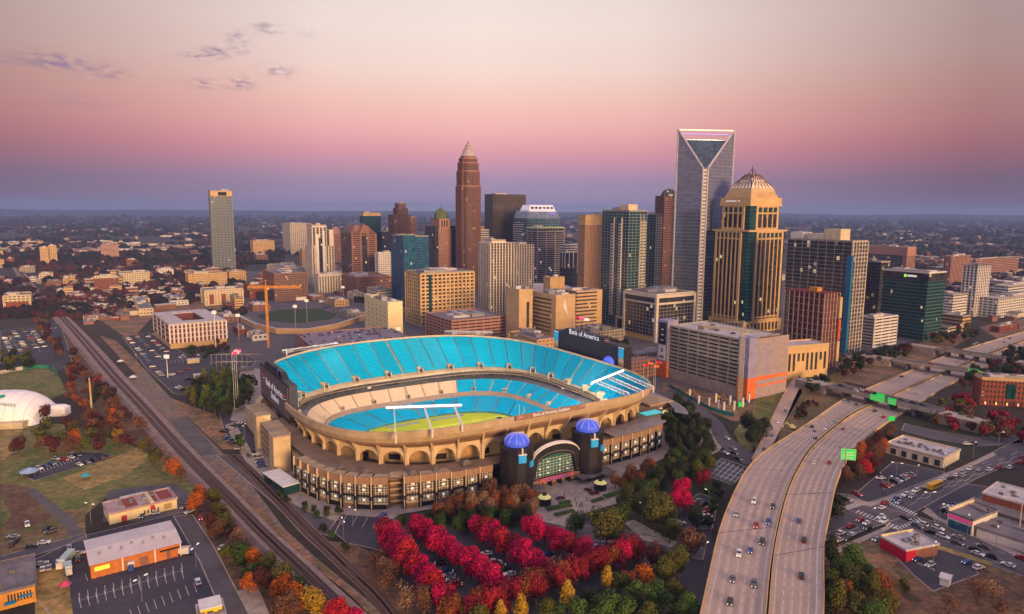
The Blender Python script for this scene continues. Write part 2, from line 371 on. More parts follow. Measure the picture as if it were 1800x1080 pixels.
for i in range(NS):
    q = []
    for k in (i, (i + 1) % NS):
        d = (inner[k] - SC).normalized(); r0 = (inner[k] - SC).length + .2; r1 = max(r0 + .5, rayhit(SC, d, AP)); q += [SC + d * r0, SC + d * r1]
    for p in q: p.z = .07
    mb.poly([q[0], q[1], q[3], q[2]])
structure(mb.build('stadium_apron', m_side))
patch('path', [(395, 748), (412, 742), (440, 790), (462, 838), (520, 880), (600, 905), (592, 918), (540, 900), (470, 862), (432, 812)], m_side, .13)
patch('service_road', [(380, 800), (425, 800), (470, 855), (540, 900), (600, 915), (585, 945), (545, 932), (520, 925), (475, 880)], m_asph2, .11)
patch('parking_lot', [(600, 905), (690, 912), (700, 935), (690, 975), (655, 965), (610, 955), (580, 930)], m_asph, .13)
patch('brush', [(560, 950), (615, 955), (700, 990), (830, 1010), (960, 1095), (680, 1095), (640, 1045)], m_brush, .07)
patch('shaded_lot', [(670, 925), (900, 895), (1250, 900), (1262, 1095), (900, 1095), (740, 1095), (690, 1000)], m_asph, .11)
patch('lawn', [(700, 905), (905, 870), (905, 900), (960, 935), (860, 925), (700, 925)], m_mulch, .15)
patch('lawn', [(1070, 850), (1180, 800), (1250, 800), (1275, 850), (1230, 935), (1150, 945), (1120, 930), (1090, 900)], m_mulch, .15)
patch('plaza', [(905, 880), (1070, 845), (1098, 862), (1070, 890), (1020, 905), (1010, 930), (940, 915)], m_side, .17)
patch('road', [(930, 930), (1040, 925), (1110, 935), (1240, 965), (1235, 985), (1100, 955), (1000, 950), (930, 945)], m_asph2, .17)
patch('pavement', [(1095, 918), (1115, 915), (1190, 955), (1180, 963), (1130, 950)], m_side, .2)
patch('parking_lot', [(1185, 895), (1230, 868), (1262, 880), (1252, 930), (1190, 930)], m_asph, .2)
# curved street and building site right of the stadium
patch('building_site', [(1165, 672), (1240, 690), (1330, 715), (1320, 735), (1290, 742), (1215, 710), (1165, 690)], m_dirt, .1)
A = dens([(1165, 690), (1215, 722), (1245, 748), (1262, 780), (1300, 812), (1335, 830)], 12); B_ = dens([(1178, 684), (1232, 714), (1268, 742), (1285, 770), (1320, 795), (1350, 808)], 12)
n_ = min(len(A), len(B_))
structure(MB().strip([G(*p, 0) + Vector((0, 0, .18)) for p in A[:n_]], [G(*p, 0) + Vector((0, 0, .18)) for p in B_[:n_]]).build('curved_street', m_asph2))
patch('striped_lot', [(1237, 835), (1268, 805), (1312, 830), (1290, 852)], m_asph2, .2)
# right side
patch('grass', [(1330, 700), (1395, 640), (1410, 690), (1370, 760), (1310, 800), (1290, 760)], m_grass, .06)
patch('grass', [(1395, 690), (1470, 655), (1500, 690), (1380, 780), (1365, 780)], m_grass2, .06)
patch('dry_bank', [(1465, 640), (1590, 610), (1660, 590), (1720, 585), (1600, 655), (1530, 680), (1480, 670)], m_dirt, .055)
patch('dry_bank', [(1720, 575), (1800, 560), (1830, 600), (1760, 600)], m_dirt, .055)
patch('grass', [(1590, 735), (1700, 705), (1830, 745), (1830, 790), (1760, 790), (1690, 770), (1600, 765)], m_mulch, .06)
patch('brush', [(1450, 965), (1540, 935), (1600, 960), (1830, 1010), (1830, 1095), (1440, 1095)], m_brush, .06)
patch('dirt', [(1470, 960), (1545, 935), (1580, 985), (1560, 1010), (1500, 990)], m_dirt, .09)
patch('parking_lot', [(1500, 872), (1570, 812), (1660, 830), (1655, 850), (1560, 880), (1520, 885)], m_asph, .1)
patch('parking_lot', [(1540, 945), (1570, 925), (1640, 945), (1700, 975), (1720, 1010), (1640, 1040), (1610, 1015)], m_asph, .1)
patch('parking_lot', [(1625, 890), (1690, 850), (1830, 870), (1830, 985), (1740, 960), (1650, 925)], m_asph, .1)
patch('road', [(1440, 925), (1490, 895), (1560, 873), (1700, 818), (1830, 752), (1830, 795), (1720, 840), (1600, 905), (1500, 940), (1450, 962)], m_asph2, .15)
patch('road', [(1462, 868), (1495, 870), (1530, 888), (1600, 905), (1700, 935), (1830, 985), (1830, 1025), (1760, 1000), (1640, 962), (1560, 925), (1480, 892)], m_asph2, .16)
patch('road', [(1590, 745), (1640, 757), (1720, 770), (1800, 765), (1800, 780), (1720, 785), (1640, 772), (1585, 757)], m_asph2, .15)
patch('pavement', [(1478, 872), (1530, 884), (1600, 862), (1745, 796), (1752, 800), (1605, 870), (1530, 892), (1476, 878)], m_side, .22)
patch('pavement', [(1445, 975), (1560, 925), (1565, 930), (1450, 985)], m_side, .22)
patch('pavement', [(1620, 900), (1640, 912), (1800, 985), (1830, 1000), (1830, 992), (1805, 978), (1650, 910), (1632, 893)], m_side, .22)
patch('pavement', [(1640, 957), (1700, 975), (1745, 990), (1742, 996), (1640, 964)], m_gold, .22)
# painted marks on the crossing and in the big car park
mk = MB()
def mark(mb, a, b, w, z):
    p, q = G(*a), G(*b); d = (q - p); d.z = 0; d.normalize(); n = Vector((-d.y, d.x, 0)) * w / 2
    mb.poly([(p.x + n.x, p.y + n.y, z), (p.x - n.x, p.y - n.y, z), (q.x - n.x, q.y - n.y, z), (q.x + n.x, q.y + n.y, z)])
def lerp(a, b, t): return (a[0] + (b[0] - a[0]) * t, a[1] + (b[1] - a[1]) * t)
for a, b, c, d, n in (((1556, 884), (1606, 907), (1560, 880), (1612, 903), 12), ((1486, 890), (1516, 881), (1492, 897), (1524, 887), 10), ((1505, 902), (1570, 930), (1511, 898), (1577, 925), 12), ((1575, 928), (1614, 912), (1580, 933), (1620, 917), 9)):
    for i in range(n): t = i / (n - 1); mark(mk, lerp(a, b, t), lerp(c, d, t), .7, .20)
for a, b in (((1620, 872), (1800, 790)), ((1600, 888), (1790, 805)), ((1610, 880), (1800, 797)), ((1450, 940), (1500, 921)), ((1452, 950), (1508, 928)), ((1620, 925), (1800, 985)), ((1600, 925), (1800, 998)), ((1615, 932), (1790, 1005)), ((1600, 872), (1745, 808))):
    for i in range(16):
        if i % 2 == 0 or b[0] - a[0] < 80: mark(mk, lerp(a, b, i / 16), lerp(a, b, (i + 1) / 16), .22, .20)
structure(mk.build('street_markings', m_mark))
mk = MB()
def stalls(mb, a, b, dvec, n, w=.16, z=.16):
    for i in range(n): p = lerp(a, b, i / (n - 1)); mark(mb, p, (p[0] + dvec[0], p[1] + dvec[1]), w, z)
stalls(mk, (138, 1052), (318, 1000), (5, 18), 13); stalls(mk, (141, 1060), (321, 1008), (-2, -17), 13); mark(mk, (142, 1056), (318, 1004), .16, .16)
stalls(mk, (150, 1010), (320, 965), (4, 12), 14); stalls(mk, (228, 1072), (340, 1025), (6, 17), 9)
stalls(mk, (610, 905), (665, 912), (-10, 18), 4, z=.19)
for a, b, n in (((14, 588), (40, 625), 18), ((45, 582), (68, 615), 16), ((72, 580), (100, 606), 14), ((222, 594), (262, 635), 14), ((240, 590), (282, 628), 14), ((1540, 836), (1550, 842), 4), ((1553, 858), (1602, 836), 12), ((1660, 902), (1682, 890), 8), ((1700, 915), (1720, 925), 8), ((1610, 988), (1640, 1000), 8), ((1545, 948), (1560, 958), 6), ((300, 634), (370, 624), 12), ((70, 827), (135, 804), 12)): stalls(mk, a, b, (3, 5), n, .2, .28)
structure(mk.build('parking_lines', m_mark))
mk = MB()
stalls(mk, (1237, 835), (1268, 806), (50, 18), 6, .35, .26); stalls(mk, (1242, 832), (1290, 850), (25, -24), 7, .35, .26)
structure(mk.build('painted_grid', m_mark))

# ================================================================== HIGHWAY
def hz(y):   # deck height above the ground along the picture height of the road
    if y >= 880: return 9.0
    if y <= 740: return .35
    t = (y - 740) / 140; return .35 + 8.65 * t * t * (3 - 2 * t)
def road_line(pts, n=60):
    pts = sorted(pts, key=lambda p: -p[1])
    W = smooth([G(x, y, hz(y)) for x, y in pts], 3)
    # resample to n by arclength
    L = [0]
    for a, b in zip(W, W[1:]): L.append(L[-1] + (b - a).length)
    out = []; j = 0
    for i in range(n):
        s = L[-1] * i / (n - 1)
        while j < len(W) - 2 and L[j + 1] < s: j += 1
        out.append(W[j].lerp(W[j + 1], min(1, (s - L[j]) / max(1e-6, L[j + 1] - L[j]))))
    return out
LEFT = road_line([(1226, 1110), (1233, 1080), (1253, 986), (1265, 933), (1287, 876), (1314, 823), (1345, 795), (1375, 775), (1404, 758), (1444, 730), (1485, 701), (1536, 680), (1583, 660), (1613, 648), (1644, 633), (1695, 615), (1746, 600), (1815, 580)])
MEDL = road_line([(1342, 1110), (1345, 1080), (1351, 1006), (1357, 966), (1367, 917), (1375, 884), (1389, 844), (1412, 803), (1428, 782), (1461, 754), (1493, 728), (1526, 713), (1554, 701), (1585, 686), (1613, 674), (1648, 659), (1695, 639), (1746, 618), (1815, 592)])
MEDR = road_line([(1350, 1110), (1353, 1080), (1358, 1006), (1363, 966), (1373, 917), (1380.5, 884), (1394.5, 845), (1417, 804.5), (1433, 784), (1466, 756), (1498, 730.5), (1531, 715), (1559, 703), (1590, 688), (1618, 676), (1653, 661), (1700, 641), (1751, 620), (1819, 594)])
RIGHT = road_line([(1440, 1110), (1448, 1080), (1446, 990), (1448, 945), (1459, 900), (1465, 860), (1481, 819), (1501, 791), (1526, 766), (1560, 742), (1583, 729), (1612, 711), (1640, 694), (1680, 670), (1746, 641), (1790, 622), (1835, 604)])
def carriageway(name, A, B, label):
    dk = MB()
    dk.strip(B, A, m_road)
    dn = Vector((0, 0, -1.1))
    dk.strip([p + dn for p in A], [p + dn for p in B], m_conc); dk.strip(A, [p + dn for p in A], m_conc); dk.strip([p + dn for p in B], B, m_conc)
    o = dk.build(name); structure(o, label=label); return o
carriageway('motorway_deck', LEFT, MEDL, None)
carriageway('motorway_deck', MEDR, RIGHT, None)
def barrier(P, side, name, label, h=1.1, mt=None, k0=0, k1=None):
    P = P[k0:k1]; mb = MB(); off = []
    for i, p in enumerate(P):
        d = (P[min(i + 1, len(P) - 1)] - P[max(i - 1, 0)]); d.z = 0; d.normalize(); off.append(Vector((-d.y, d.x, 0)) * .38 * side)
    up = Vector((0, 0, h)); dn = Vector((0, 0, -1.3))
    a = [p + dn + o * .2 for p, o in zip(P, off)]; b = [p + up for p in P]; c = [p + up + o for p, o in zip(P, off)]; d2 = [p + dn + o for p, o in zip(P, off)]
    mb.strip(a, b); mb.strip(b, c); mb.strip(c, d2)
    o = mb.build(name, mt or m_tanc); tag(o, label, 'barrier'); return o
barrier(LEFT, 1, 'barrier_wall', 'tan concrete parapet along the stadium side edge of the motorway')
barrier(MEDL, -1, 'barrier_wall', 'tan concrete parapet on the stadium side of the gap between the motorway decks')
barrier(MEDR, 1, 'barrier_wall', 'tan concrete parapet on the crossroads side of the gap between the motorway decks')
barrier(RIGHT, -1, 'barrier_wall', 'tan concrete parapet along the outer edge of the motorway above the crossroads')
# exit ramp merging from the left
RA = [G(x, y, hz(y) + .02) for x, y in dens([(1322, 810), (1338, 778), (1350, 752), (1363, 725), (1376, 698), (1391, 672), (1402, 660)], 9)]
RB = [G(x, y, hz(y) + .02) for x, y in dens([(1340, 812), (1356, 785), (1371, 756), (1384, 730), (1395, 703), (1406, 680), (1418, 664)], 9)]
k = min(len(RA), len(RB)); RA, RB = RA[:k], RB[:k]
o = MB().strip(RB, RA, m_road).strip(RA, [p - Vector((0, 0, max(.5, p.z))) for p in RA], m_conc).strip([p - Vector((0, 0, max(.5, p.z))) for p in RB], RB, m_conc).build('exit_ramp'); structure(o)
barrier(RA, 1, 'barrier_wall', 'low concrete parapet on the garage side of the exit ramp', .8)
# lower lane passing under on the right edge
o = MB().strip([G(x, y, 4) for x, y in dens([(1434, 1110), (1436, 1080), (1437, 1040), (1437, 985)], 20)], [G(x, y, 4) for x, y in dens([(1452, 1110), (1450, 1080), (1449, 1040), (1444, 985)], 20)], m_asph).build('lower_lane'); structure(o)
# paint on the decks
mk = MB(); UPV = Vector((0, 0, .05))
def lane(A, B, f, dash=None, w=.22, mb=mk, k0=0, k1=None):
    P = [a.lerp(b, f) for a, b in zip(A, B)][k0:k1]; P = smooth(P, 1); out = 0.0
    for a, b in zip(P, P[1:]):
        d = (b - a); L = d.length; d.normalize(); n = Vector((-d.y, d.x, 0)).normalized() * w / 2
        s = 0
        while s < L - .01:
            if dash:
                e = min(L, s + dash[0])
            else: e = L
            p = a + d * s + UPV; q = a + d * e + UPV
            mb.poly([p + n, p - n, q - n, q + n])
            s = e + (dash[1] if dash else 1)
lane(LEFT, MEDL, .10); lane(LEFT, MEDL, .94)
for f in (.27, .44, .61, .78): lane(LEFT, MEDL, f, (3, 9), .26)
lane(MEDR, RIGHT, .07); lane(MEDR, RIGHT, .88, w=.4)
for f in (.24, .41, .58, .73): lane(MEDR, RIGHT, f, (3, 9), .26)
structure(mk.build('lane_markings', m_mark))
jt = MB()
for A_, B__, ks in ((LEFT, MEDL, (5, 11, 17, 21)), (MEDR, RIGHT, (4, 9, 15, 20))):
    for k in ks:
        a, b = A_[k] + UPV * .9, B__[k + 1] + UPV * .9; d = (b - a).normalized(); n = Vector((-d.y, d.x, 0)) * .22; jt.poly([a + n, a - n, b - n, b + n])
structure(jt.build('expansion_joints', m_concd))
pt_ = MB()
for A_, B__, fs in ((LEFT, MEDL, ((6, .1, .3, 3), (13, .45, .75, 2), (20, .2, .55, 4), (27, .5, .9, 3), (9, .62, .8, 2), (32, .1, .4, 3))), (MEDR, RIGHT, ((12, .1, .42, 2), (18, .3, .62, 3), (4, .2, .4, 4), (25, .5, .8, 3)))):
    for k, f0, f1, n in fs:
        for j in range(n): a, b, c, d = A_[k + j].lerp(B__[k + j], f0), A_[k + j].lerp(B__[k + j], f1), A_[k + j + 1].lerp(B__[k + j + 1], f1), A_[k + j + 1].lerp(B__[k + j + 1], f0); pt_.poly([p + UPV * .35 for p in (a, b, c, d)])
structure(pt_.build('road_patches', mat('road_patch', (.46, .35, .30), .85, col2=(.38, .29, .25), scale=.2)))
# worn darker wheel tracks
wt = MB()
for A_, B__, fs in ((LEFT, MEDL, (.185, .355, .525, .695, .86)), (MEDR, RIGHT, (.155, .325, .495, .655, .80))):
    for f in fs: lane(A_, B__, f, None, 1.5, wt)
for v_ in range(len(wt.v)): x, y, z = wt.v[v_]; wt.v[v_] = (x, y, z - .02)
structure(wt.build('tyre_wear', mat('road_tyre_wear', (.47, .35, .29), .85, col2=(.36, .27, .225), scale=.05)))
# piers under the near decks
for P_, Q_, nm in ((LEFT, MEDL, 'stadium side deck'), (MEDR, RIGHT, 'crossroads side deck')):
    for k in range(1, 24, 3):
        a = P_[k].lerp(Q_[k], .5)
        if a.z < 3: continue
        t = thing('bridge_pier', 'concrete pier in the shade beneath the ' + nm, 'pier', (a.x, a.y, 0), 0, 'piers under the ' + nm)
        d = (Q_[k] - P_[k]); w = d.length * .4; ang = math.atan2(d.y, d.x); t.rotation_euler = (0, 0, ang)
        MB().box(-w, w, -.9, .9, a.z - 2.4, a.z - 1.15).build('pier_cap', m_conc, t)
        for s in (-.7, 0, .7): MB().tube((s * w, 0, 0), (s * w, 0, a.z - 2.4), .7, n=10).build('column', m_conc, t)
# overpasses
def overpass(a, b, wpx, label, z=7.2):
    p, q = G(*a, z), G(*b, z); L = (q - p).length; ang = math.atan2(q.y - p.y, q.x - p.x); w = wpx
    t = thing('road_bridge', label, 'bridge', (p.x, p.y, 0), ang)
    MB().box(0, L, -w / 2, w / 2, z - 1.4, z).build('deck', m_asph2, t)
    for s in (-1, 1): MB().box(0, L, s * w / 2 - .2, s * w / 2 + .2, z - 1.7, z + 1.0).build('parapet', m_conc, t)
    for f in (.16, .38, .60, .82): MB().box(L * f - .8, L * f + .8, -w / 2 + 1, w / 2 - 1, 0, z - 1.4).build('pier', m_concd, t)
    for f, s in ((-.02, -1), (1.02, 1)): MB().prism([(L * f, -w / 2), (L * f + s * 26, -w / 2), (L * f + s * 26, w / 2), (L * f, w / 2)], 0, z - .3).build('abutment', m_side, t)
    return p, q, ang, w, z
OV1 = overpass((1462, 677), (1652, 722), 13, 'nearest grey road bridge over the motorway with green signs on its parapet')
OV2 = overpass((1572, 631), (1736, 656), 12, 'middle road bridge over the motorway behind the one with green signs')
OV3 = overpass((1650, 612), (1764, 630), 11, 'farthest road bridge over the motorway beside the dry bank')
# ================================================================== RAILWAY
def band(name, Apx, Bpx, mt, z, zbase=None):
    n = 40
    def rs(P):
        W = smooth([G(x, y, z) for x, y in P], 2); L = [0]
        for a, b in zip(W, W[1:]): L.append(L[-1] + (b - a).length)
        out = []; j = 0
        for i in range(n):
            s = L[-1] * i / (n - 1)
            while j < len(W) - 2 and L[j + 1] < s: j += 1
            out.append(W[j].lerp(W[j + 1], (s - L[j]) / max(1e-6, L[j + 1] - L[j])))
        return out
    A, B = rs(Apx), rs(Bpx); mb = MB().strip(B, A)
    if zbase is not None:
        def dn(P, s): return [Vector((p.x, p.y, zbase)) + (p - q).normalized() * 2.5 for p, q in zip(P, s)]
        mb.strip(A, dn(A, B)); mb.strip(dn(B, A), B)
    structure(mb.build(name, mt)); return A, B
RW_A = [(24, 470), (45, 505), (80, 540), (113, 576), (150, 624), (183, 665), (230, 715), (280, 775), (340, 838), (395, 890), (450, 950), (505, 1005), (550, 1050), (590, 1100)]
RW_B = [(36, 470), (62, 505), (102, 540), (140, 576), (186, 624), (222, 665), (272, 715), (325, 775), (388, 838), (440, 890), (492, 945), (555, 1000), (610, 1040), (668, 1100)]
RA2, RB2 = band('rail_embankment', RW_A, RW_B, m_ball, 2.2, 0)
m_rail = mat('rusty_rail', (.10, .05, .04), .6, .4)
m_tie = mat('railway_sleepers', (.14, .09, .08), .9, col2=(.085, .055, .05), scale=.6)
def track(A, B, f, label, z=.06):
    C_ = [a.lerp(b, f) for a, b in zip(A, B)]
    t = thing('railway_track', label, 'track', (0, 0, 0))
    def sidestrip(o0, o1, zz, mt, nm):
        mb = MB(); P0 = []; P1 = []
        for i, p in enumerate(C_):
            d = (C_[min(i + 1, len(C_) - 1)] - C_[max(0, i - 1)]); d.z = 0; d.normalize(); n = Vector((-d.y, d.x, 0)); P0.append(p + n * o0 + Vector((0, 0, zz))); P1.append(p + n * o1 + Vector((0, 0, zz)))
        mb.strip(P0, P1)
        if nm == 'rail': mb.strip([p - Vector((0, 0, .2)) for p in P0], P0); mb.strip(P1, [p - Vector((0, 0, .2)) for p in P1])
        mb.build(nm, mt, t)
    sidestrip(1.5, -1.5, z, m_tie, 'sleeper_bed'); sidestrip(.85, .65, z + .22, m_rail, 'rail'); sidestrip(-.65, -.85, z + .22, m_rail, 'rail')
track(RA2, RB2, .36, 'straight railway track nearer the autumn trees on the embankment')
track(RA2, RB2, .64, 'straight railway track nearer the stadium on the embankment')
YA = [(395, 800), (425, 825), (455, 858), (495, 900), (535, 945), (565, 970), (600, 1005), (650, 1050), (690, 1100)]
YB = [(418, 800), (448, 825), (480, 858), (518, 893), (562, 938), (590, 962), (625, 998), (672, 1040), (718, 1100)]
SA1, SB1 = band('siding_ballast', YA, YB, m_ball, .35)
track(SA1, SB1, .3, 'curved siding track beside the service road, farther from the stadium'); track(SA1, SB1, .72, 'curved siding track beside the service road, nearer the stadium')
band('verge', [(388, 838), (440, 890), (492, 945), (555, 1000), (610, 1040), (668, 1100)], [(397, 838), (450, 885), (505, 943), (562, 990), (622, 1038), (680, 1100)], m_dirt, .3)
# ================================================================== STADIUM
def seatmat(name, a, b):
    return mat(name, a, .85, spec=.1, col2=b, scale=.9, detail=3)
m_teal = seatmat('teal_seats', (0, .37, .57), (0, .26, .44))
m_teal2 = seatmat('teal_seats_faded', (.015, .34, .52), (.01, .26, .42)); m_teal3 = seatmat('teal_seats_deep', (0, .31, .49), (0, .23, .40))
m_beige = seatmat('beige_seats', (.66, .47, .33), (.56, .38, .26))
m_sconc = mat('stadium_concrete', (.46, .34, .22), .8, var=.12, scale=.12, detail=6)
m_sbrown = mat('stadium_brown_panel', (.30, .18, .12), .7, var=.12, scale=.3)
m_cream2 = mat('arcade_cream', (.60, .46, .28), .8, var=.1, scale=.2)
m_turf = mat('turf', (.46, .44, .006), .9, col2=(.33, .38, .01), scale=.12)
m_lamp = mat('floodlight_face', (.9, .9, .85), .5, emit=(1, .95, .82), es=2.2)
m_warm = mat('warm_lit_wall', (.42, .24, .11), .9, emit=(1, .55, .2), es=.06)
m_dome = mat('blue_dome', (.06, .12, .85), .45, emit=(.10, .18, 1), es=.30, var=.15, scale=1.2)
m_bluel = mat('blue_lit_panel', (.02, .3, .6), .4, emit=(.05, .5, 1), es=.2)
st = thing('stadium', 'huge open football stadium with teal seats, cream arches and black entrance towers', 'stadium', (SC.x, SC.y, 0), SA)
def zr_(zs, ze, a):
    return lambda x: ze + (zs - ze) * (1 - (x / a) ** 2)
class Ring:
    def __init__(s, a, b, e, zs, ze): s.a, s.b, s.e, s.z = a, b, e, zr_(zs, ze, a)
    def at(s, t, d=0.0, dz=0.0):
        x, y = se(t, s.a + d, s.b + d, s.e); x0 = max(-s.a, min(s.a, x)); return Vector((x, y, s.z(x0) + dz))
RIM = Ring(112, 116, 3.26, 35.4, 30.4); UPF = Ring(96.4, 76.5, 3.36, 13.8, 11.6); CLT = Ring(89, 80, 3.1, 4.8, 5.6); CLB = Ring(78.5, 72, 3.38, -3.2, -2.4)
LOT = Ring(77, 70.2, 3.38, -6.2, -5.4); WAL = Ring(60.5, 48.7, 2.9, -11.4, -11.0)
LIP = Ring(112.8, 116.8, 3.26, 33.0, 28.0)
def mixp(a, b, f): return a.lerp(b, f)
def bowl(name, R0, R1, i0, i1, rows, mt, drop=0.0, seg=3, parent=st, gap=0.0, step=True, f0=0., f1=1.):
    """seating between an inner low ring R0 and an outer high ring R1 with stepped rows"""
    mb = MB(); ts = [tt(i0 + gap + (i1 - i0 - 2 * gap) * k / seg) for k in range(seg + 1)]
    def P(t, f): p = R0.at(t).lerp(R1.at(t), f); p.z += drop; return p
    for r in range(rows):
        a = f0 + (f1 - f0) * r / rows; b = f0 + (f1 - f0) * (r + 1) / rows
        for k in range(seg):
            p0, p1 = P(ts[k], a), P(ts[k + 1], a); q0, q1 = P(ts[k], b), P(ts[k + 1], b)
            if step:
                h0 = Vector((p0.x, p0.y, q0.z)); h1 = Vector((p1.x, p1.y, q1.z))
                mid0 = Vector((q0.x, q0.y, q0.z)); mid1 = Vector((q1.x, q1.y, q1.z))
                mb.poly([p0, p1, h1, h0]); mb.poly([h0, h1, mid1, mid0])
            else: mb.poly([p0, p1, q1, q0])
    return mb.build(name, mt, parent)
# field
fm = MB(); pts = [WAL.at(2 * math.pi * i / 96) for i in range(96)]
MB().poly([(p.x, p.y, -12.6) for p in pts]).build('field', m_turf, st)
fl = MB(); zf = -12.54
for k in range(-10, 11): fl.box(k * 4.8 - .12, k * 4.8 + .12, -24, 24, zf, zf + .02)
for s in (-1, 1):
    fl.box(-53.5, 53.5, s * 25 - .7, s * 25 + .7, zf, zf + .03); fl.box(s * 53.5 - .7, s * 53.5 + .7, -25.7, 25.7, zf + .01, zf + .04)
fl.build('field_lines', mat('yellow_white_line', (.75, .68, .12), .8), st)
ez = mat('endzone_paint', (.03, .05, .03), .85, var=.4, scale=.3)
for s in (-1, 1): MB().box(*sorted((s * 48.3, s * 52.6)), -23.8, 23.8, zf - .03, zf + .005).build('end_zone', ez, st)
# goal posts
gp = None
for s in (-1, 1):
    p = L2W(s * 54.5, 0, -12.6)
    if gp is None:
        gp = thing('goal_post', 'yellow forked goal post at the far right end of the field', 'goal post', p, SA)
        m_y = mat('yellow_paint', (.75, .62, .08), .5)
        MB().tube((0, 0, 0), (0, 0, 3), .22).tube((0, 0, 3), (-1.6, 0, 3.4), .18).tube((-1.6, -3, 3.4), (-1.6, 3, 3.4), .16).build('crossbar', m_y, gp)
        for q in (-3, 3): MB().tube((-1.6, q, 3.4), (-1.6, q, 14), .16).build('upright', m_y, gp)
        gp['label'] = 'yellow forked goal post at the left end of the field near the left scoreboard'
    else: copy_thing(gp, p, SA + math.pi, 'yellow forked goal post at the right end of the field before the blue dome')
# pitch-side wall and pads
wl = MB()
for i in range(NB * 2):
    a, b = WAL.at(tt(i / 2)), WAL.at(tt((i + 1) / 2)); wl.poly([(a.x, a.y, -12.6), (b.x, b.y, -12.6), b, a])
wl.build('pitch_wall', mat('pitch_wall_pad', (.05, .20, .24), .7, col2=(.03, .04, .06), scale=.08), st)
# bench rows on the far touchline
for u0, u1 in ((-30, -5), (5, 30)): MB().box(u0, u1, 40, 41.2, -12.6, -11.6).build('team_bench', m_metal, st)
# seating
step_c = m_sconc
bowl('lower_bowl_deck', WAL, LOT, 0, NB, 1, step_c, -.9, seg=NB * 2, step=False)
NL = 28
for i in range(NL): bowl('lower_seating_section', WAL, LOT, i * 2, i * 2 + 2, 18, random.choice((m_teal, m_teal, m_teal2)), gap=.06, seg=4)
bowl('club_deck', CLB, CLT, 0, NB, 1, step_c, -.7, seg=NB * 2, step=False)
NC = 40
for i in range(NC):
    a = i * NB / NC; b = a + NB / NC; c = CLT.at(tt((a + b) / 2))
    teal = c.x > 38
    bowl('club_seating_section', CLB, CLT, a, b, 14, m_teal if teal else m_beige, gap=.05, seg=3)
w = MB()
for i in range(NB * 2):
    t0, t1 = tt(i / 2), tt((i + 1) / 2)
    w.strip([LOT.at(t0), LOT.at(t1)], [CLB.at(t0, -1, -1.0), CLB.at(t1, -1, -1.0)]); w.poly([CLB.at(t0, -1, -1.0), CLB.at(t1, -1, -1.0), CLB.at(t1, -.6, .2), CLB.at(t0, -.6, .2)])
w.build('club_front_wall', m_sbrown, st)
# suites: dark glazed ring with a ribbon board
w = MB(); w2 = MB(); w3 = MB()
SUI = Ring(98, 84, 3.3, 5, 5.6)
for i in range(NB * 2):
    t0, t1 = tt(i / 2), tt((i + 1) / 2)
    def vert(mb, R0, d0, z0, R1, d1, z1, mt=None):
        a, b, c, d = R0.at(t0, d0), R0.at(t1, d0), R1.at(t1, d1), R1.at(t0, d1)
        a.z, b.z = z0 if z0 is not None else a.z, z0 if z0 is not None else b.z
        c.z, d.z = z1 if z1 is not None else c.z, z1 if z1 is not None else d.z
        mb.poly([a, b, c, d], mt)
    vert(w, CLT, 0, None, SUI, 0, 5.9, m_concd); vert(w, SUI, 0, 5.9, SUI, 0, 8.2, m_gld); vert(w, SUI, 0, 8.2, SUI, -3, 8.3, m_concd)
    vert(w, SUI, -3, 8.3, SUI, -3, 9.2, m_sbrown); vert(w, SUI, -3, 9.2, SUI, 0, 9.3, m_dark); vert(w, SUI, 0, 9.3, SUI, 0, 11.2, m_gld)
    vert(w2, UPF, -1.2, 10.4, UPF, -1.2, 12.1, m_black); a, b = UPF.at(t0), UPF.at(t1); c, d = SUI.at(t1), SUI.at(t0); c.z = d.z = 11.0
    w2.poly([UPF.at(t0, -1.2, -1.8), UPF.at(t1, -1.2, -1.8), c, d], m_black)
    w3.poly([UPF.at(t0, -1.2, -1.7), UPF.at(t1, -1.2, -1.7), UPF.at(t1, -1.2, .2), UPF.at(t0, -1.2, .2)], m_sconc)
    w3.poly([UPF.at(t0, -1.2, .2), UPF.at(t1, -1.2, .2), UPF.at(t1, 1.6, -.4), UPF.at(t0, 1.6, -.4)], m_sconc)
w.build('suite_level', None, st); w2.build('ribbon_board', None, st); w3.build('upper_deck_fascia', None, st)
def cut(t): p = RIM.at(t); return p.x < -103 and -14 < p.y < 74
dk_ = MB()
for i in range(NB * 2):
    t0, t1 = tt(i / 2), tt((i + 1) / 2); f = .5 if cut(tt(i / 2 + .25)) else 1.0; dz_ = Vector((0, 0, -.9))
    dk_.poly([UPF.at(t0) + dz_, UPF.at(t1) + dz_, UPF.at(t1).lerp(RIM.at(t1), f) + dz_, UPF.at(t0).lerp(RIM.at(t0), f) + dz_])
dk_.build('upper_deck', m_sconc, st)
NU = 52
for i in range(NU):
    a = i * NB / NU; bowl('upper_seating_section', UPF, RIM, a, a + NB / NU, 26, random.choice((m_teal, m_teal2, m_teal3)), gap=.03, seg=3, f0=.07, f1=.48 if cut(tt(a + .5)) else .985)
vom = MB()
def vomitory(R0, R1, i, f, s=1.0, dark=True):
    t = tt(i); p = R0.at(t).lerp(R1.at(t), f); q = R0.at(t).lerp(R1.at(t), f + .1); d = (q - p); d.z = 0; ang = math.atan2(d.y, d.x)
    Mx = Matrix.Translation(p) @ Matrix.Rotation(ang, 4, 'Z'); mb = MB()
    for y in (-1.9, 1.3): mb.box(-2.2 * s, 2.8 * s, y * s, (y + .6) * s, -1.5, 2.3 * s, m_sconc, Mx)
    mb.box(2.2 * s, 2.8 * s, -1.3 * s, 1.3 * s, -1, 2.6 * s, m_sconc, Mx); mb.box(-1.9 * s, 2.2 * s, -1.3 * s, 1.3 * s, .2, .7 * s, m_dark, Mx)
    mb.build('vomitory', None, st)
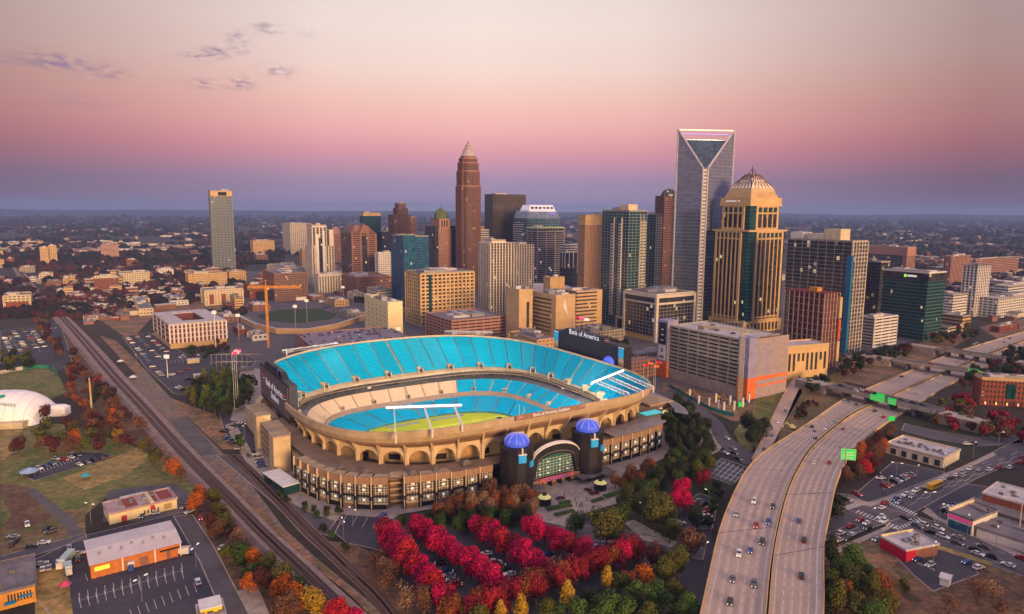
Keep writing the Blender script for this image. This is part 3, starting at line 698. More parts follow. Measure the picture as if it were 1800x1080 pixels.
for i in range(26): vomitory(UPF, RIM, i * NB / 26, .075, 1.15)
for i in range(20): vomitory(CLB, CLT, i * NB / 20, .14, .8)
# rim parapet and outer sloping fascia
w = MB(); ARC = Ring(105, 109, 3.26, 24.6, 21.5)
def flatpt(R, t, d, z): p = R.at(t, d); p.z = z; return p
def deckz(t, d):
    c = ARC.at(t, d); best = 1e9; zz = 0
    for k in range(-20, 21):
        a, b = UPF.at(t + k * .012), RIM.at(t + k * .012); e = Vector((b.x - a.x, b.y - a.y)); q = Vector((c.x - a.x, c.y - a.y)); f = max(0, min(1, q.dot(e) / e.dot(e))); dd_ = (q - e * f).length
        if dd_ < best: best = dd_; zz = a.z + (b.z - a.z) * f
    return zz - .9
for i in range(NB * 2):
    t0, t1 = tt(i / 2), tt((i + 1) / 2)
    if cut(tt(i / 2 + .25)): continue
    def q(R0, d0, z0, R1, d1, z1, mt): w.poly([R0.at(t0, d0, z0), R0.at(t1, d0, z0), R1.at(t1, d1, z1), R1.at(t0, d1, z1)], mt)
    q(RIM, -.5, -.5, RIM, -.5, 1.0, m_sconc); q(RIM, -.5, 1.0, RIM, .3, 1.0, m_sconc); q(RIM, .3, 1.0, RIM, .5, -2.2, m_sconc)
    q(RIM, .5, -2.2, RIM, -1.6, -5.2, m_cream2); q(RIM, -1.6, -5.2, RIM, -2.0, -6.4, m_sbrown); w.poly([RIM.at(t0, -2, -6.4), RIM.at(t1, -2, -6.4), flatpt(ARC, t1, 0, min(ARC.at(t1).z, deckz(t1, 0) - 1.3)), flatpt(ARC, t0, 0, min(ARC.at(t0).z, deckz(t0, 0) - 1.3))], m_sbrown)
w.build('rim_fascia', None, st)
# arcade
for i in range(NB):
    mb = MB(); zt = min(ARC.at(tt(i + .5)).z + .3, deckz(tt(i + .5), 0) - 1.2) if not cut(tt(i + .5)) else 16.5 + 3.4; zb = 9.0 if True else 0; z_sp = 16.5; hw = .40; K = 10
    def pt(f, z, d=0.0):
        a, b = flatpt(ARC, tt(i), d, z), flatpt(ARC, tt(i + 1), d, z); return a.lerp(b, f)
    arch = []
    for k in range(K + 1):
        an = math.pi * k / K; arch.append((.5 - hw * math.cos(an), z_sp + (zt - 2.0 - z_sp) * math.sin(an)))
    for d, fl_ in ((0.3, 0),):
        mb.poly([pt(0, 0, d), pt(.5 - hw, 0, d), pt(.5 - hw, z_sp, d), pt(0, z_sp, d)], m_cream2); mb.poly([pt(.5 + hw, 0, d), pt(1, 0, d), pt(1, z_sp, d), pt(.5 + hw, z_sp, d)], m_cream2)
        for k in range(K):
            (f0, z0), (f1, z1) = arch[k], arch[k + 1]; F0 = k / K; F1 = (k + 1) / K
            mb.poly([pt(f0, z0, d), pt(f1, z1, d), pt(F1, zt, d), pt(F0, zt, d)], m_cream2)
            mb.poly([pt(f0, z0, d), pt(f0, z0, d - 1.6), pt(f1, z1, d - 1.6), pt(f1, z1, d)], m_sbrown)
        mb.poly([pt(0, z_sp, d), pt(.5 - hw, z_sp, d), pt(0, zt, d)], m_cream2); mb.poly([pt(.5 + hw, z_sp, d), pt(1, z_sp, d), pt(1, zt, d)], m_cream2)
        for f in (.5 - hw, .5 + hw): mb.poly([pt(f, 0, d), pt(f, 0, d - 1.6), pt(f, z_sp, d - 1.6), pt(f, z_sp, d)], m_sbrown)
        mb.poly([pt(.5 - hw, 12.2, d), pt(.5 + hw, 12.2, d), pt(.5 + hw, 13.4, d), pt(.5 - hw, 13.4, d)], m_sbrown)
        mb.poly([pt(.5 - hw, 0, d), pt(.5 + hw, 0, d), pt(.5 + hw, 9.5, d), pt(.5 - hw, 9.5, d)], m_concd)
    mb.build('arch_bay', None, st)
    # pier fin carrying the rim
    t = tt(i); a = flatpt(ARC, t, .3, 0); n = (flatpt(ARC, t, 3, 0) - a).normalized(); s = Vector((-n.y, n.x, 0)); fb = MB()
    zr0 = RIM.at(t).z - 2.2; zi_ = min(zr0, deckz(t, .3) - 1.2)
    if cut(t): continue
    prof = [(0, 0), (1.1, 0), (1.1, zt - 3), (5.0, zr0 - 4.2), (6.4, zr0), (3.4, min(zr0, deckz(t, 3.6) - .6)), (0, zi_)]
    L_ = [a + n * x + s * .45 + Vector((0, 0, z)) for x, z in prof]; Rr = [a + n * x - s * .45 + Vector((0, 0, z)) for x, z in prof]
    fb.poly(L_); fb.poly(Rr[::-1])
    for k in range(len(prof)): j = (k + 1) % len(prof); fb.poly([L_[k], L_[j], Rr[j], Rr[k]])
    fb.build('pier_fin', m_cream2, st)
# concourse behind the arches (lit) and its floors
w = MB()
for i in range(NB):
    t0, t1 = tt(i), tt(i + 1)
    dd = -9 if deckz(t0, -9) > 17 and deckz(t1, -9) > 17 else -4; zc = min(23, deckz(t0, dd) - 1.6, deckz(t1, dd) - 1.6) if not cut(t0) else 12; w.poly([flatpt(ARC, t0, dd, 0), flatpt(ARC, t1, dd, 0), flatpt(ARC, t1, dd, zc), flatpt(ARC, t0, dd, zc)], m_warm)
    for z in (4.5, 11.6): w.poly([flatpt(ARC, t0, 0, z), flatpt(ARC, t1, 0, z), flatpt(ARC, t1, dd, z), flatpt(ARC, t0, dd, z)], m_concd)
    if i % 2 and dd < -5: w.poly([flatpt(ARC, t0, -8.6, 13), flatpt(ARC, t0, -8.6, 16), flatpt(ARC, tt(i + .5), -8.6, 16), flatpt(ARC, tt(i + .5), -8.6, 13)], m_dark)
w.build('concourse', None, st)
# outer facade bays
BAY = Ring(121.5, 119.5, 4.2, 0, 0); m_grid = mat('white_mullion', (.72, .66, .56), .6)
m_win2 = mat('facade_window_glass', (.03, .035, .05), .2, spec=.8, cell=(1.7, 1.7, 1.1), col2=(.22, .16, .11), lit=.10)
m_win3 = mat('facade_teal_glass', (.02, .16, .16), .2, spec=.8, col2=(.05, .06, .06), scale=.25)
NBY = 112
def _bt():
    K = 6000; P = [BAY.at(2 * math.pi * i / K) for i in range(K + 1)]; L = [0]
    for a, b in zip(P, P[1:]): L.append(L[-1] + (b - a).length)
    out = []; j = 0
    for i in range(NBY + 1):
        s = L[-1] * i / NBY
        while j < K - 1 and L[j + 1] < s: j += 1
        out.append(2 * math.pi * j / K)
    return out
BT = _bt()
def baypt(i, d, z): return flatpt(BAY, BT[int(i) % NBY] + (i - int(i)) * (BT[int(i) % NBY + 1] - BT[int(i) % NBY]), d, z)
trr = MB()
for i in range(NBY):
    c = baypt(i, 0, 0)
    if c.y < 20:
        q_ = []
        for k in (i, i + 1):
            p = baypt(k, -.6 if -119 < c.x < 84 and c.y < -60 else -6, 14.45); L2_ = math.hypot(p.x, p.y); r = p * (86 / L2_); f = 1.0
            # march inward until the arcade wall line
            for s_ in range(60):
                qq = Vector((p.x * (1 - s_ * .006), p.y * (1 - s_ * .006), 14.45))
                if (abs(qq.x) / 105.6) ** 3.26 + (abs(qq.y) / 109.6) ** 3.26 < 1: break
            q_ += [p, qq]
        trr.poly([q_[0], q_[2], q_[3], q_[1]])
trr.build('terrace_roof', mat('terrace_deck', (.30, .22, .165), .85, col2=(.19, .145, .12), scale=.12), st)
def facade_bay(i, ztop=15.5, roof=True, low='window'):
    a, b = baypt(i, 0, 0), baypt(i + 1, 0, 0)
    ang = math.atan2(b.y - a.y, b.x - a.x); Lb = (b - a).length
    mb = MB()
    # local frame: x along the wall, -y outward
    mb.box(0, Lb, .5, 5.5, 0, ztop - .6, m_sbrown); mb.box(-.02, Lb + .02, 0, .5, ztop - 3.4, ztop, m_sbrown); mb.box(0, Lb, .05, .5, 5.9, 6.9, m_black)
    mb.box(0, Lb, 0, .5, 2.3, 3.1, m_cream2); mb.box(-.02, Lb + .02, .5, 6, ztop - .6, ztop - .4, m_sconc)
    mb.box(-.25, .25, -.9, .0, 0, ztop + .6, m_cream2); mb.box(.3, .85, -.85, .1, 0, 11.5, m_black); mb.box(-.85, -.3, -.85, .1, 0, 11.5, m_black); mb.box(-.95, .95, -1.3, -.92, 4.8, 6.6, m_black)
    mb.box(.8, Lb - .8, -.1, .4, 0, 2.3, m_black if rnd() < .5 else m_sbrown)
    o = mb.build('facade_bay', None, st, None, a, ang)
    for z0, z1, g_ in ((6.9, ztop - 3.4, m_win2), (3.1, 5.9, m_win3 if 50 < i < 72 else m_win2)):
        wb = MB(); wb.box(.5, Lb - .3, .2, .3, z0, z1, g_)
        for k in range(1, 5): x = .5 + (Lb - .8) * k / 5; wb.box(x - .1, x + .1, .1, .2, z0, z1, m_grid)
        for k in range(1, 4): z = z0 + (z1 - z0) * k / 4; wb.box(.5, Lb - .3, .08, .18, z - .09, z + .09, m_grid)
        zc_ = (z0 + z1) / 2; wb.lathe([(.001, 0), (.62, 0), (.62, .12), (.001, .12)], n=10, mt=m_lampw)
        n_ = 40
        for q in range(len(wb.v) - n_, len(wb.v)): x, y, z = wb.v[q]; wb.v[q] = (Lb / 2 + x, .02 - z, zc_ + y)
        wb.build('window', None, o)
m_lampw = mat('round_window_lamp', (.8, .8, .75), .5, emit=(1, .95, .8), es=.5)
u_skip = []
for i in range(NBY):
    c = baypt(i + .5, 0, 0)
    if c.y < -58 and c.x < -60 or (c.y < 0 and (-60 <= c.x < -38 or 27 < c.x < 84)):
        # gaps for the recessed stair bays
        if -92 < c.x < -85 and c.y < -100: u_skip.append(i); continue
        facade_bay(i, 15.5 if c.x < -60 else 14.6)
    else:
        a, b = baypt(i, -6, 0), baypt(i + 1, -6, 0); ang = math.atan2(b.y - a.y, b.x - a.x); Lb = (b - a).length
        if c.y > 0 or c.x > 80 or c.x < -60:
            mb = MB().box(-.05, Lb + .05, 0, 3.5, 0, 10.5, m_cream2).box(.8, Lb - .8, -.08, .0, 1, 3.6, m_dark).box(.8, Lb - .8, -.08, 0, 5.2, 8.2, m_dark); mb.build('facade_bay', None, st, None, a, ang)
        elif -38 <= c.x <= 27: MB().box(-.05, Lb + .05, 3, 6, 0, 11.4, m_black).box(0, Lb, -2, 8, 11.4, 11.8, m_concd).build('facade_bay', None, st, None, a, ang)
# recessed stair stack between two facade blocks
for i in u_skip:
    a, b = baypt(i, -3, 0), baypt(i + 1, -3, 0); ang = math.atan2(b.y - a.y, b.x - a.x); Lb = (b - a).length; mb = MB()
    for z in (2, 5, 8, 11, 14): mb.box(0, Lb, 0, 6, z, z + .7, m_sconc)
    mb.box(0, Lb, 3, 6.5, 0, 14, m_sbrown); mb.build('stair_bay', None, st, None, a, ang)
# left end stair towers
def blk(u0, u1, v0, v1, z1, mt, nm, rot=0.0, lines=None):
    mb = MB(); c = ((u0 + u1) / 2, (v0 + v1) / 2); w_, d_ = (u1 - u0) / 2, (v1 - v0) / 2
    mb.box(-w_, w_, -d_, d_, 0, z1, mt); mb.box(-w_ - .15, w_ + .15, -d_ - .15, d_ + .15, z1, z1 + .7, m_sconc)
    if lines:
        for z in lines: mb.box(-w_ - .5, w_ + .5, -d_ - .5, d_ + .5, z, z + .6, m_sconc)
    return mb.build(nm, None, st, None, (c[0], c[1], 0), rot)
blk(-124, -116, 7, 15, 19, m_cream2, 'stair_tower'); blk(-122, -112, -22, 5, 15.5, m_sbrown, 'ramp_block', lines=(3, 6.4, 9.8, 13.2)); blk(-125, -116, -38, -28, 19.5, m_cream2, 'stair_tower')
MB().box(-12, 12, -4, 4, 0, 4.6, m_glt).box(-12.5, 12.5, -4.6, 4.4, 4.6, 5.0, m_white).build('ticket_lobby', None, st, None, (-126, -57, 0), math.radians(-80))
# ramp decks / roof terraces seen on the left end
blk(-120, -108, 22, 60, 12, m_cream2, 'end_block', lines=(4, 8.5))
# entrance towers and arch
def tower(u, v, R, H):
    t = MB(); t.lathe([(R * 1.12, 0), (R * 1.08, 3), (R, 3.2), (R, H)], n=12, mt=m_black); o = t.build('entrance_tower', None, st, None, (u, v, 0), -math.pi / 12)
    d = MB(); pr = [(R * .72, H), (R * .76, H + 2.0)] + [(R * .76 * math.cos(a), H + 2 + R * .5 * math.sin(a)) for a in [math.pi / 2 * k / 7 for k in range(1, 8)]]
    d.lathe([(max(.05, r), z) for r, z in pr], n=20, mt=m_dome); d.build('dome', None, o)
    for k in range(20): pass
    r_ = MB()
    for k in range(10):
        an = 2 * math.pi * k / 10
        P = [Vector((R * .765 * math.cos(b) * math.cos(an), R * .765 * math.cos(b) * math.sin(an), H + 2 + R * .51 * math.sin(b))) for b in [math.pi / 2 * q / 6 for q in range(7)]]
        for a_, b_ in zip(P, P[1:]): r_.tube(a_, b_, .1, m_white, 4)
    r_.build('dome_rib', None, o)
    cap = MB(); cap.lathe([(R * 1.06, H - .5), (R * 1.06, H + .1), (R * .86, H + .5)], n=12, mt=m_black); cap.build('cornice', None, o)
    MB().box(-1.9, 1.9, -R * 1.13, -R * .97, H - 6.2, H - 2.2, m_bluel).box(-2.1, 2.1, -R * 1.15, -R * .97, H - 2.2, H - 1.8, m_white).box(-.3, .3, -R * 1.1, -R * .95, H - 1.8, H + 1, m_white).build('blue_panel', None, st, None, (u, v, 0), math.radians(-14))
    MB().box(-1.4, 1.4, -R * 1.06, -R * .97, H - 9.5, H - 6.5, m_bluel).build('blue_panel', None, st, None, (u, v, 0), math.radians(28))
    lt = MB().box(-R * 1.3, R * 1.3, -R * 1.25, R * .6, 2.6, 3.3, m_concd); lt.build('canopy_band', None, st, None, (u, v, 0), 0)
TWU = (-27.5, 17.0); TWV = -124.5; TH = 24.5; TR = 8.4
for u in TWU: tower(u, TWV, TR, TH)
u0, u1 = TWU[0] + TR * .9, TWU[1] - TR * .9; vF = -127.5; aw = MB(); K = 18; ZT = 22.5; ZS = 15.0; um = (u0 + u1) / 2; hw = (u1 - u0) / 2
def az_(x, zt, zs): return zs + (zt - zs) * math.sqrt(max(0, 1 - (x / (hw * 1.02)) ** 2))
for k in range(K):   # black arched portal frame
    x0 = -hw + 2 * hw * k / K; x1 = -hw + 2 * hw * (k + 1) / K
    def inner_z(x): return 10.5 + 6.3 * math.sqrt(max(0, 1 - (x / (hw * .88)) ** 2)) if abs(x) < hw * .88 else None
    zo0, zo1 = az_(x0, ZT, ZS), az_(x1, ZT, ZS); zi0, zi1 = inner_z(x0), inner_z(x1)
    zi0 = 4.6 if zi0 is None else zi0; zi1 = 4.6 if zi1 is None else zi1
    for v in (vF,): aw.poly([(um + x0, v, zi0), (um + x1, v, zi1), (um + x1, v, zo1), (um + x0, v, zo0)], m_black)
    aw.poly([(um + x0, vF, zi0), (um + x0, vF + 3, zi0), (um + x1, vF + 3, zi1), (um + x1, vF, zi1)], m_black)
    aw.poly([(um + x0, vF, zo0), (um + x1, vF, zo1), (um + x1, vF + 9, zo1 - 1), (um + x0, vF + 9, zo0 - 1)], m_black)
    aw.poly([(um + x0, vF - .5, zo0), (um + x1, vF - .5, zo1), (um + x1, vF + 1.2, zo1 + .6), (um + x0, vF + 1.2, zo0 + .6)], m_white)
    aw.poly([(um + x0, vF - .45, zo0 - .6), (um + x1, vF - .45, zo1 - .6), (um + x1, vF - .5, zo1), (um + x0, vF - .5, zo0)], m_white)
    aw.poly([(um + x0, vF - .06, max(zi0, 4.7) + 1.2), (um + x1, vF - .06, max(zi1, 4.7) + 1.2), (um + x1, vF - .06, max(zi1, 4.7) + 1.5), (um + x0, vF - .06, max(zi0, 4.7) + 1.5)], m_metal)
aw.build('entrance_arch', None, st)
gw = MB(); m_egl = mat('entrance_glass', (.02, .16, .14), .2, spec=.8, emit=(.05, .5, .4), es=.05, col2=(.04, .05, .05), scale=.12)
gw.box(um - hw * .88, um + hw * .88, vF + 2.6, vF + 2.9, 4.6, 16.8, m_egl)
for k in range(13): x = um - hw * .86 + hw * 1.72 * k / 12; gw.box(x - .07, x + .07, vF + 2.4, vF + 2.58, 4.6, 14.2, m_grid)
for k in range(7): z = 4.8 + k * 1.5; gw.box(um - hw * .86, um + hw * .86, vF + 2.3, vF + 2.5, z - .07, z + .07, m_grid)
gw.build('entrance_window', None, st)
for x in (-.6, -.25, .25, .6):
    for z in (6.5, 9.5, 12.5):
        if abs(x) > .5 and z > 12: continue
        MB().lathe([(.05, -.35), (.42, -.3), (.42, .3), (.05, .35)], n=8).build('wall_lamp', m_lampw, st, None, (um + x * hw, vF + 2.0, z))
MB().box(u0, um - hw * .62, vF - .6, vF + 3, 1.2, 4.7, m_sbrown).box(um + hw * .62, u1, vF - .6, vF + 3, 1.2, 4.7, m_sbrown).box(um - hw * .55, um + hw * .55, vF + 3, vF + 3.3, 3.4, 4.6, m_black).box(u0, um - hw * .6, vF + .3, vF + 3, 0, 1.2, m_black).box(um + hw * .6, u1, vF + .3, vF + 3, 0, 1.2, m_black).build('entrance_base', None, st)
for x in (-.58, -.2, .2, .58): MB().box(um + x * hw - .35, um + x * hw + .35, vF - .4, vF + 3.5, 0, 4.6).build('column', m_black, st)
MB().box(um - hw * .95, um + hw * .95, vF + 3.5, vF + 8, 0, 4.4).build('lobby', m_warm, st)
# right hand terrace block with curved grey canopy and corner pavilion
cn = MB()
for i in range(0, NBY):
    c = baypt(i + .5, 0, 0)
    if c.y < -90 and 40 < c.x < 84:
        for k in range(4):
            d0, d1 = 1.6 - 3.2 * k, 1.6 - 3.2 * (k + 1); z0 = 16.0 + 1.5 * math.sin(math.pi * (k) / 5); z1 = 16.0 + 1.5 * math.sin(math.pi * (k + 1) / 5)
            cn.poly([baypt(i, d0, z0), baypt(i + 1, d0, z0), baypt(i + 1, d1, z1), baypt(i, d1, z1)])
        cn.poly([baypt(i, 1.6, 15.6), baypt(i + 1, 1.6, 15.6), baypt(i + 1, 1.6, 16), baypt(i, 1.6, 16)])
cn.build('canopy_roof', mat('grey_canopy', (.24, .22, .26), .45, .3), st)
w = MB()
for i in range(NBY):
    c = baypt(i + .5, 0, 0)
    if c.x > 104 and -100 < c.y < 30:
        w.poly([baypt(i, 8, 14.5), baypt(i + 1, 8, 14.5), baypt(i + 1, 1, 15.6), baypt(i, 1, 15.6)]); w.poly([baypt(i, 8, 14.0), baypt(i + 1, 8, 14.0), baypt(i + 1, 8, 14.5), baypt(i, 8, 14.5)])
w.build('canopy_roof', mat('grey_canopy', (.24, .22, .26), .45, .3), st)
MB().box(100, 120, -84, -60, 0, 15.5, m_sbrown).box(99.5, 120.5, -84.5, -59.5, 15.5, 16, m_sconc).box(120.6, 120.8, -83, -61, 2, 13, m_win2).box(102, 118, -84.8, -84.6, 2, 13, m_win2).build('corner_pavilion', None, st)
MB().box(84, 98, -98, -91, 14.9, 15.1).build('terrace_screen', mat('teal_screen', (.02, .4, .45), .3, emit=(.05, .7, .8), es=.5), st)
# floodlight racks: bar of lamps on arms from the rim
def rack(u, v, z, ang, L, roots, label):
    p = L2W(u, v, z); t = thing('floodlight_rack', label, 'floodlights', p, SA + ang)
    b = MB().box(-L / 2, L / 2, -.35, .35, -.38, .38, m_lamp).box(-L / 2 - .3, L / 2 + .3, .35, .6, -.6, .6, m_metal); b.build('lamp_bar', None, t)
    MB().box(-L / 2, L / 2, .95, 1.4, -1.6, -1.3).build('catwalk', m_metal, t)
    Mi = (Matrix.Translation(p) @ Matrix.Rotation(SA + ang, 4, 'Z')).inverted()
    for f, (ru, rv, rz) in roots:
        a = Vector((f * L / 2, .5, -.6)); q = Mi @ L2W(ru, rv, rz); e = q + Vector((0, 0, 4)); mb = MB()
        mb.tube(a + Vector((0, 0, .9)), e, .32, n=4).tube(a - Vector((0, 0, .9)), e - Vector((0, 0, 2.2)), .25, n=4).tube(e, q, .5, n=6)
        for k in range(9): s0 = a.lerp(e, k / 9); s1 = a.lerp(e, (k + 1) / 9); mb.tube(s0 + Vector((0, 0, .9 - .1 * k)), s1 - Vector((0, 0, 1.6)), .13, n=4)
        mb.build('support_arm', m_white, t)
    ld = bpy.data.lights.new('floodlight', 'AREA'); ld.shape = 'RECTANGLE'; ld.size = L * .9; ld.size_y = 2; ld.energy = 190000 if v < 0 else 9000; ld.color = (1, .93, .78)
    lo = bpy.data.objects.new('floodlight', ld); COL.objects.link(lo); lo.location = L2W(u * .93, v * .93, z + .5)
    tgt = L2W(0, v * .1, -12) - lo.location; lo.rotation_euler = tgt.to_track_quat('-Z', 'Y').to_euler()
def rimz(u, v): return 33
DG = math.radians(23)
rack(63, -86, 40, math.radians(22), 40, [(-.7, (58, -110, 32)), (0, (71, -108, 31)), (.7, (86, -101, 30))], 'white floodlight bar on three arms at the right corner of the stadium')
rack(-62, -91, 41, math.radians(-24), 38, [(-.8, (-85, -109, 31)), (0, (-68, -113, 32)), (.8, (-53, -115, 33))], 'white floodlight bar on arms reaching over the field from the near left rim')
rack(-64, 104, 38.5, math.pi + math.radians(10), 44, [(.6, (-80, 110, 32)), (-.4, (-54, 114, 33))], 'white floodlight bar on the far left rim beside the flags')
rack(67, 99, 39, math.pi - math.radians(37), 40, [(-.5, (80, 108, 32)), (.5, (60, 114, 33))], 'white floodlight bar at the middle of the far rim')
# scoreboards
txtw = mat('sign_white', (.75, .78, .9), .5, emit=(.8, .86, 1), es=.25); txtr = mat('sign_red', (.65, .03, .06), .5, emit=(1, .06, .1), es=.5)
txtb = mat('sign_blue', (.03, .08, .55), .5, emit=(.05, .12, 1), es=.35); m_sbf = mat('scoreboard_back', (.155, .115, .12), .6, var=.1, scale=.15)
def flaglogo(parent, cx, cz, s, y, flip=1):
    mb = MB()
    for k in range(3):
        z0 = cz + s * (.5 - k * .36); mb.poly([(cx - s * .8, y, z0 - s * .1 - .12 * s), (cx + s * .55, y, z0 + s * .16 - .12 * s), (cx + s * .8, y, z0 + s * .02), (cx - s * .55, y, z0 - s * .24)], txtr if k != 1 else txtw)
    mb.build('logo', None, parent)
def lettering(s, size, parent, x, y, z, mt, rz=0.0, nm='lettering'):
    me = text_mesh(s, size, .04); me.materials.clear(); me.materials.append(mt)
    me.transform(Matrix.Rotation(math.pi / 2, 4, 'X'))
    o = addobj(nm, me, parent); o.location = (x, y, z); o.rotation_euler = (0, 0, rz); return o
def scoreboard(u, v, zb, zt, wid, dep, rot, label, kind):
    t = thing('scoreboard', label, 'scoreboard', L2W(u, v, zb), SA + rot); h = zt - zb; w2 = wid / 2
    MB().box(-w2, w2, 0, dep, 0, h, m_black).prism([(-w2 * .8, 1), (w2 * .5, 1), (w2 * .5, dep), (-w2 * .8, dep)], h, h + 3.2, m_black, None, .8).build('housing', None, t)
    return t, h, w2
t, h, w2 = scoreboard(-107.5, 33, 15.5, 38, 74, 5, -math.pi / 2, 'black scoreboard at the left end showing white stadium lettering with two red flags', 0)
MB().box(-w2 + 2, w2 - 2, -.35, 0, 2, h - 1.5).build('screen', m_sbf, t)
lettering('Bank of America', 6.4, t, 2.0, -.45, h * .60, txtw); lettering('Stadium', 6.2, t, 3.5, -.45, h * .34, txtw)
flaglogo(t, -25.0, h * .64, 5.2, -.5); flaglogo(t, 29.0, h * .56, 5.2, -.5)
MB().box(4.5, 11.5, -.1, .2, h + .3, h + 5.8, mat('navy_panel', (.01, .03, .16), .5)).build('blue_emblem_panel', None, t)
t, h, w2 = scoreboard(123, 11.5, 22, 42.5, 87, 7, -math.pi / 2, 'long black scoreboard behind the far right rim with white lettering and red flag on top', 0)
MB().box(-w2 + 7, w2 - 7, -.35, 0, 1.5, h - 1.5).build('screen', m_black, t)
lettering('Bank of America', 5.6, t, -4, -.2, h + 1.6, txtw); flaglogo(t, 24.0, h + 1.6, 3.6, -.3)
for x in (-w2 + 3.4, w2 - 3.4): MB().box(x - 2.6, x + 2.6, -.5, -.02, h - 8.5, h - 1.5, m_bluel).box(x - 2.6, x + 2.6, -.42, -.02, 0, h - 8.7, m_sconc).box(x - 3, x + 3, -.6, 4, h - 1.2, h - .7, m_white).build('blue_panel', None, t)
# lettering on the near rim and over the entrance
a = RIM.at(tt(NB * .75 + 2.6), .9, -.2)
def rimtext():
    i0 = None; best = 1e9
    for k in range(0, NB * 8):
        p = RIM.at(tt(k / 8), .8)
        if p.y < 0 and abs(p.x - (-2)) < best: best = abs(p.x + 2); i0 = k / 8
    a, b = RIM.at(tt(i0 - .5), 1.0), RIM.at(tt(i0 + .5), 1.0); ang = math.atan2(b.y - a.y, b.x - a.x); c = (a + b) / 2
    o = addobj('rim_sign', MB().box(-22, 22, -.12, .3, -2.4, .4, m_sbrown).mesh('rim_sign'), st); o.location = c + Vector((0, -.6, 1.2)); o.rotation_euler = (0, 0, ang)
    lettering('Bank of America Stadium', 2.3, o, 0, -.25, -.9, txtw); flaglogo(o, -19.5, -.9, 2.0, -.3); flaglogo(o, 19.5, -.9, 2.0, -.3)
rimtext()
o = MB().box(-11, 11, -.2, .2, -1.1, 1.1, mat('sign_pink', (.5, .12, .12), .6)).build('entrance_sign', None, st, None, (um, vF - .8, 4.4))
lettering('Bank of America Stadium', 1.35, o, 0, -.3, 0, txtb); flaglogo(o, -9.3, 0, 1.0, -.3); flaglogo(o, 9.3, 0, 1.0, -.3)
# blue dome on the far right entrance and flag poles behind the rim
o = MB().lathe([(6.5, 0), (6.5, 28)], n=12, mt=m_black).build('entrance_tower', None, st, None, (124, -16, 0)); MB().lathe([(6.2 * math.cos(a_), 28 + 5.4 * math.sin(a_)) for a_ in [math.pi / 2 * k / 7 for k in range(7)]] + [(.05, 33.4)], n=18, mt=m_dome).build('dome', None, o)
# press/service boxes on the near roof terrace
for u, v, s in ((-78, -112, 2.2), (-66, -113, 1.6), (-50, -113, 2.4), (48, -112, 1.8), (-96, -98, 1.8), (-104, -86, 1.5), (62, -110, 1.8)):
    s *= .6; MB().box(-s * 1.6, s * 1.6, -s, s, 0, s * 1.1, m_concd).box(-s, s, -s * .6, s * .6, s * 1.1, s * 1.5, m_metal).build('roof_plant', None, st, None, (u, v, 15.1), rnd())
def flagpole(p, h, col, label, group):
    t = thing('flagpole', label, 'flagpole', p, 0, group); MB().tube((0, 0, 0), (0, 0, h), .14, n=6, r2=.08).build('pole', m_white, t)
    f = MB(); n = 6; A = [Vector((.1 + i * .75, .35 * math.sin(i * 1.1), h - .3)) for i in range(n)]; B = [q - Vector((0, 0, 2.2)) for q in A]; f.strip(A, B); f.build('flag', mat('flag_' + col, {'red': (.6, .03, .05), 'pink': (.75, .1, .3), 'white': (.7, .7, .75), 'blue': (.05, .08, .4), 'orange': (.75, .22, .04)}[col], .8), t)
for i, (x, c) in enumerate(((477, 'pink'), (486, 'white'), (493, 'pink'))): flagpole(L2W(-121 + i * 2, 92 + i * 4, 0), 43, c, '%s flag pole, %s of three behind the left scoreboard' % (c, ('leftmost', 'middle', 'rightmost')[i]), 'flags behind the left scoreboard')
for i, (x, c) in enumerate(((1026, 'red'), (1034, 'pink'), (1042, 'white'))): flagpole(L2W(133, 40 - i * 6, 0), 55, c, '%s flag pole, %s of three behind the long black scoreboard' % (c, ('leftmost', 'middle', 'rightmost')[i]), 'flags behind the right scoreboard')
for i, (x, y, c) in enumerate(((1130, 668, 'red'), (1138, 664, 'orange'), (1148, 670, 'orange'), (1151, 662, 'red'))): flagpole(G(x, y + 25, 0), 24, c, '%s flag by the far right stadium corner, %s from the left' % (c, ('first', 'second', 'third', 'fourth')[i]), 'flags by the far right corner of the stadium')
# ================================================================== BUILDINGS
GRID = math.radians(32.1)
m_warm2 = mat('warm_lit_window', (.8,.5,.25), .5, emit=(1,.7,.4), es=.6)
def solve(xl, xc, xr, yb, yt, ang=GRID):
    """near corner on the ground at (xc,yb); width to the right until xr, depth to the left until xl; height from yt"""
    C = G(xc, yb); dr = Vector((math.cos(ang), math.sin(ang), 0)); dl = Vector((-math.sin(ang), math.cos(ang), 0))
    lo, hi = 0.5, 600
    for _ in range(40):
        m = (lo + hi) / 2
        if PJ((C.x, C.y, m))[1] > yt: lo = m
        else: hi = m
    h = lo
    def ext(d, xt, sgn):
        lo, hi = 1.0, 400
        for _ in range(40):
            m = (lo + hi) / 2; x = PJ(C + d * m + Vector((0, 0, h * .6)))[0]
            if (x - xt) * sgn < 0: lo = m
            else: hi = m
        return lo
    return C, ext(dr, xr, 1), ext(dl, xl, -1), h
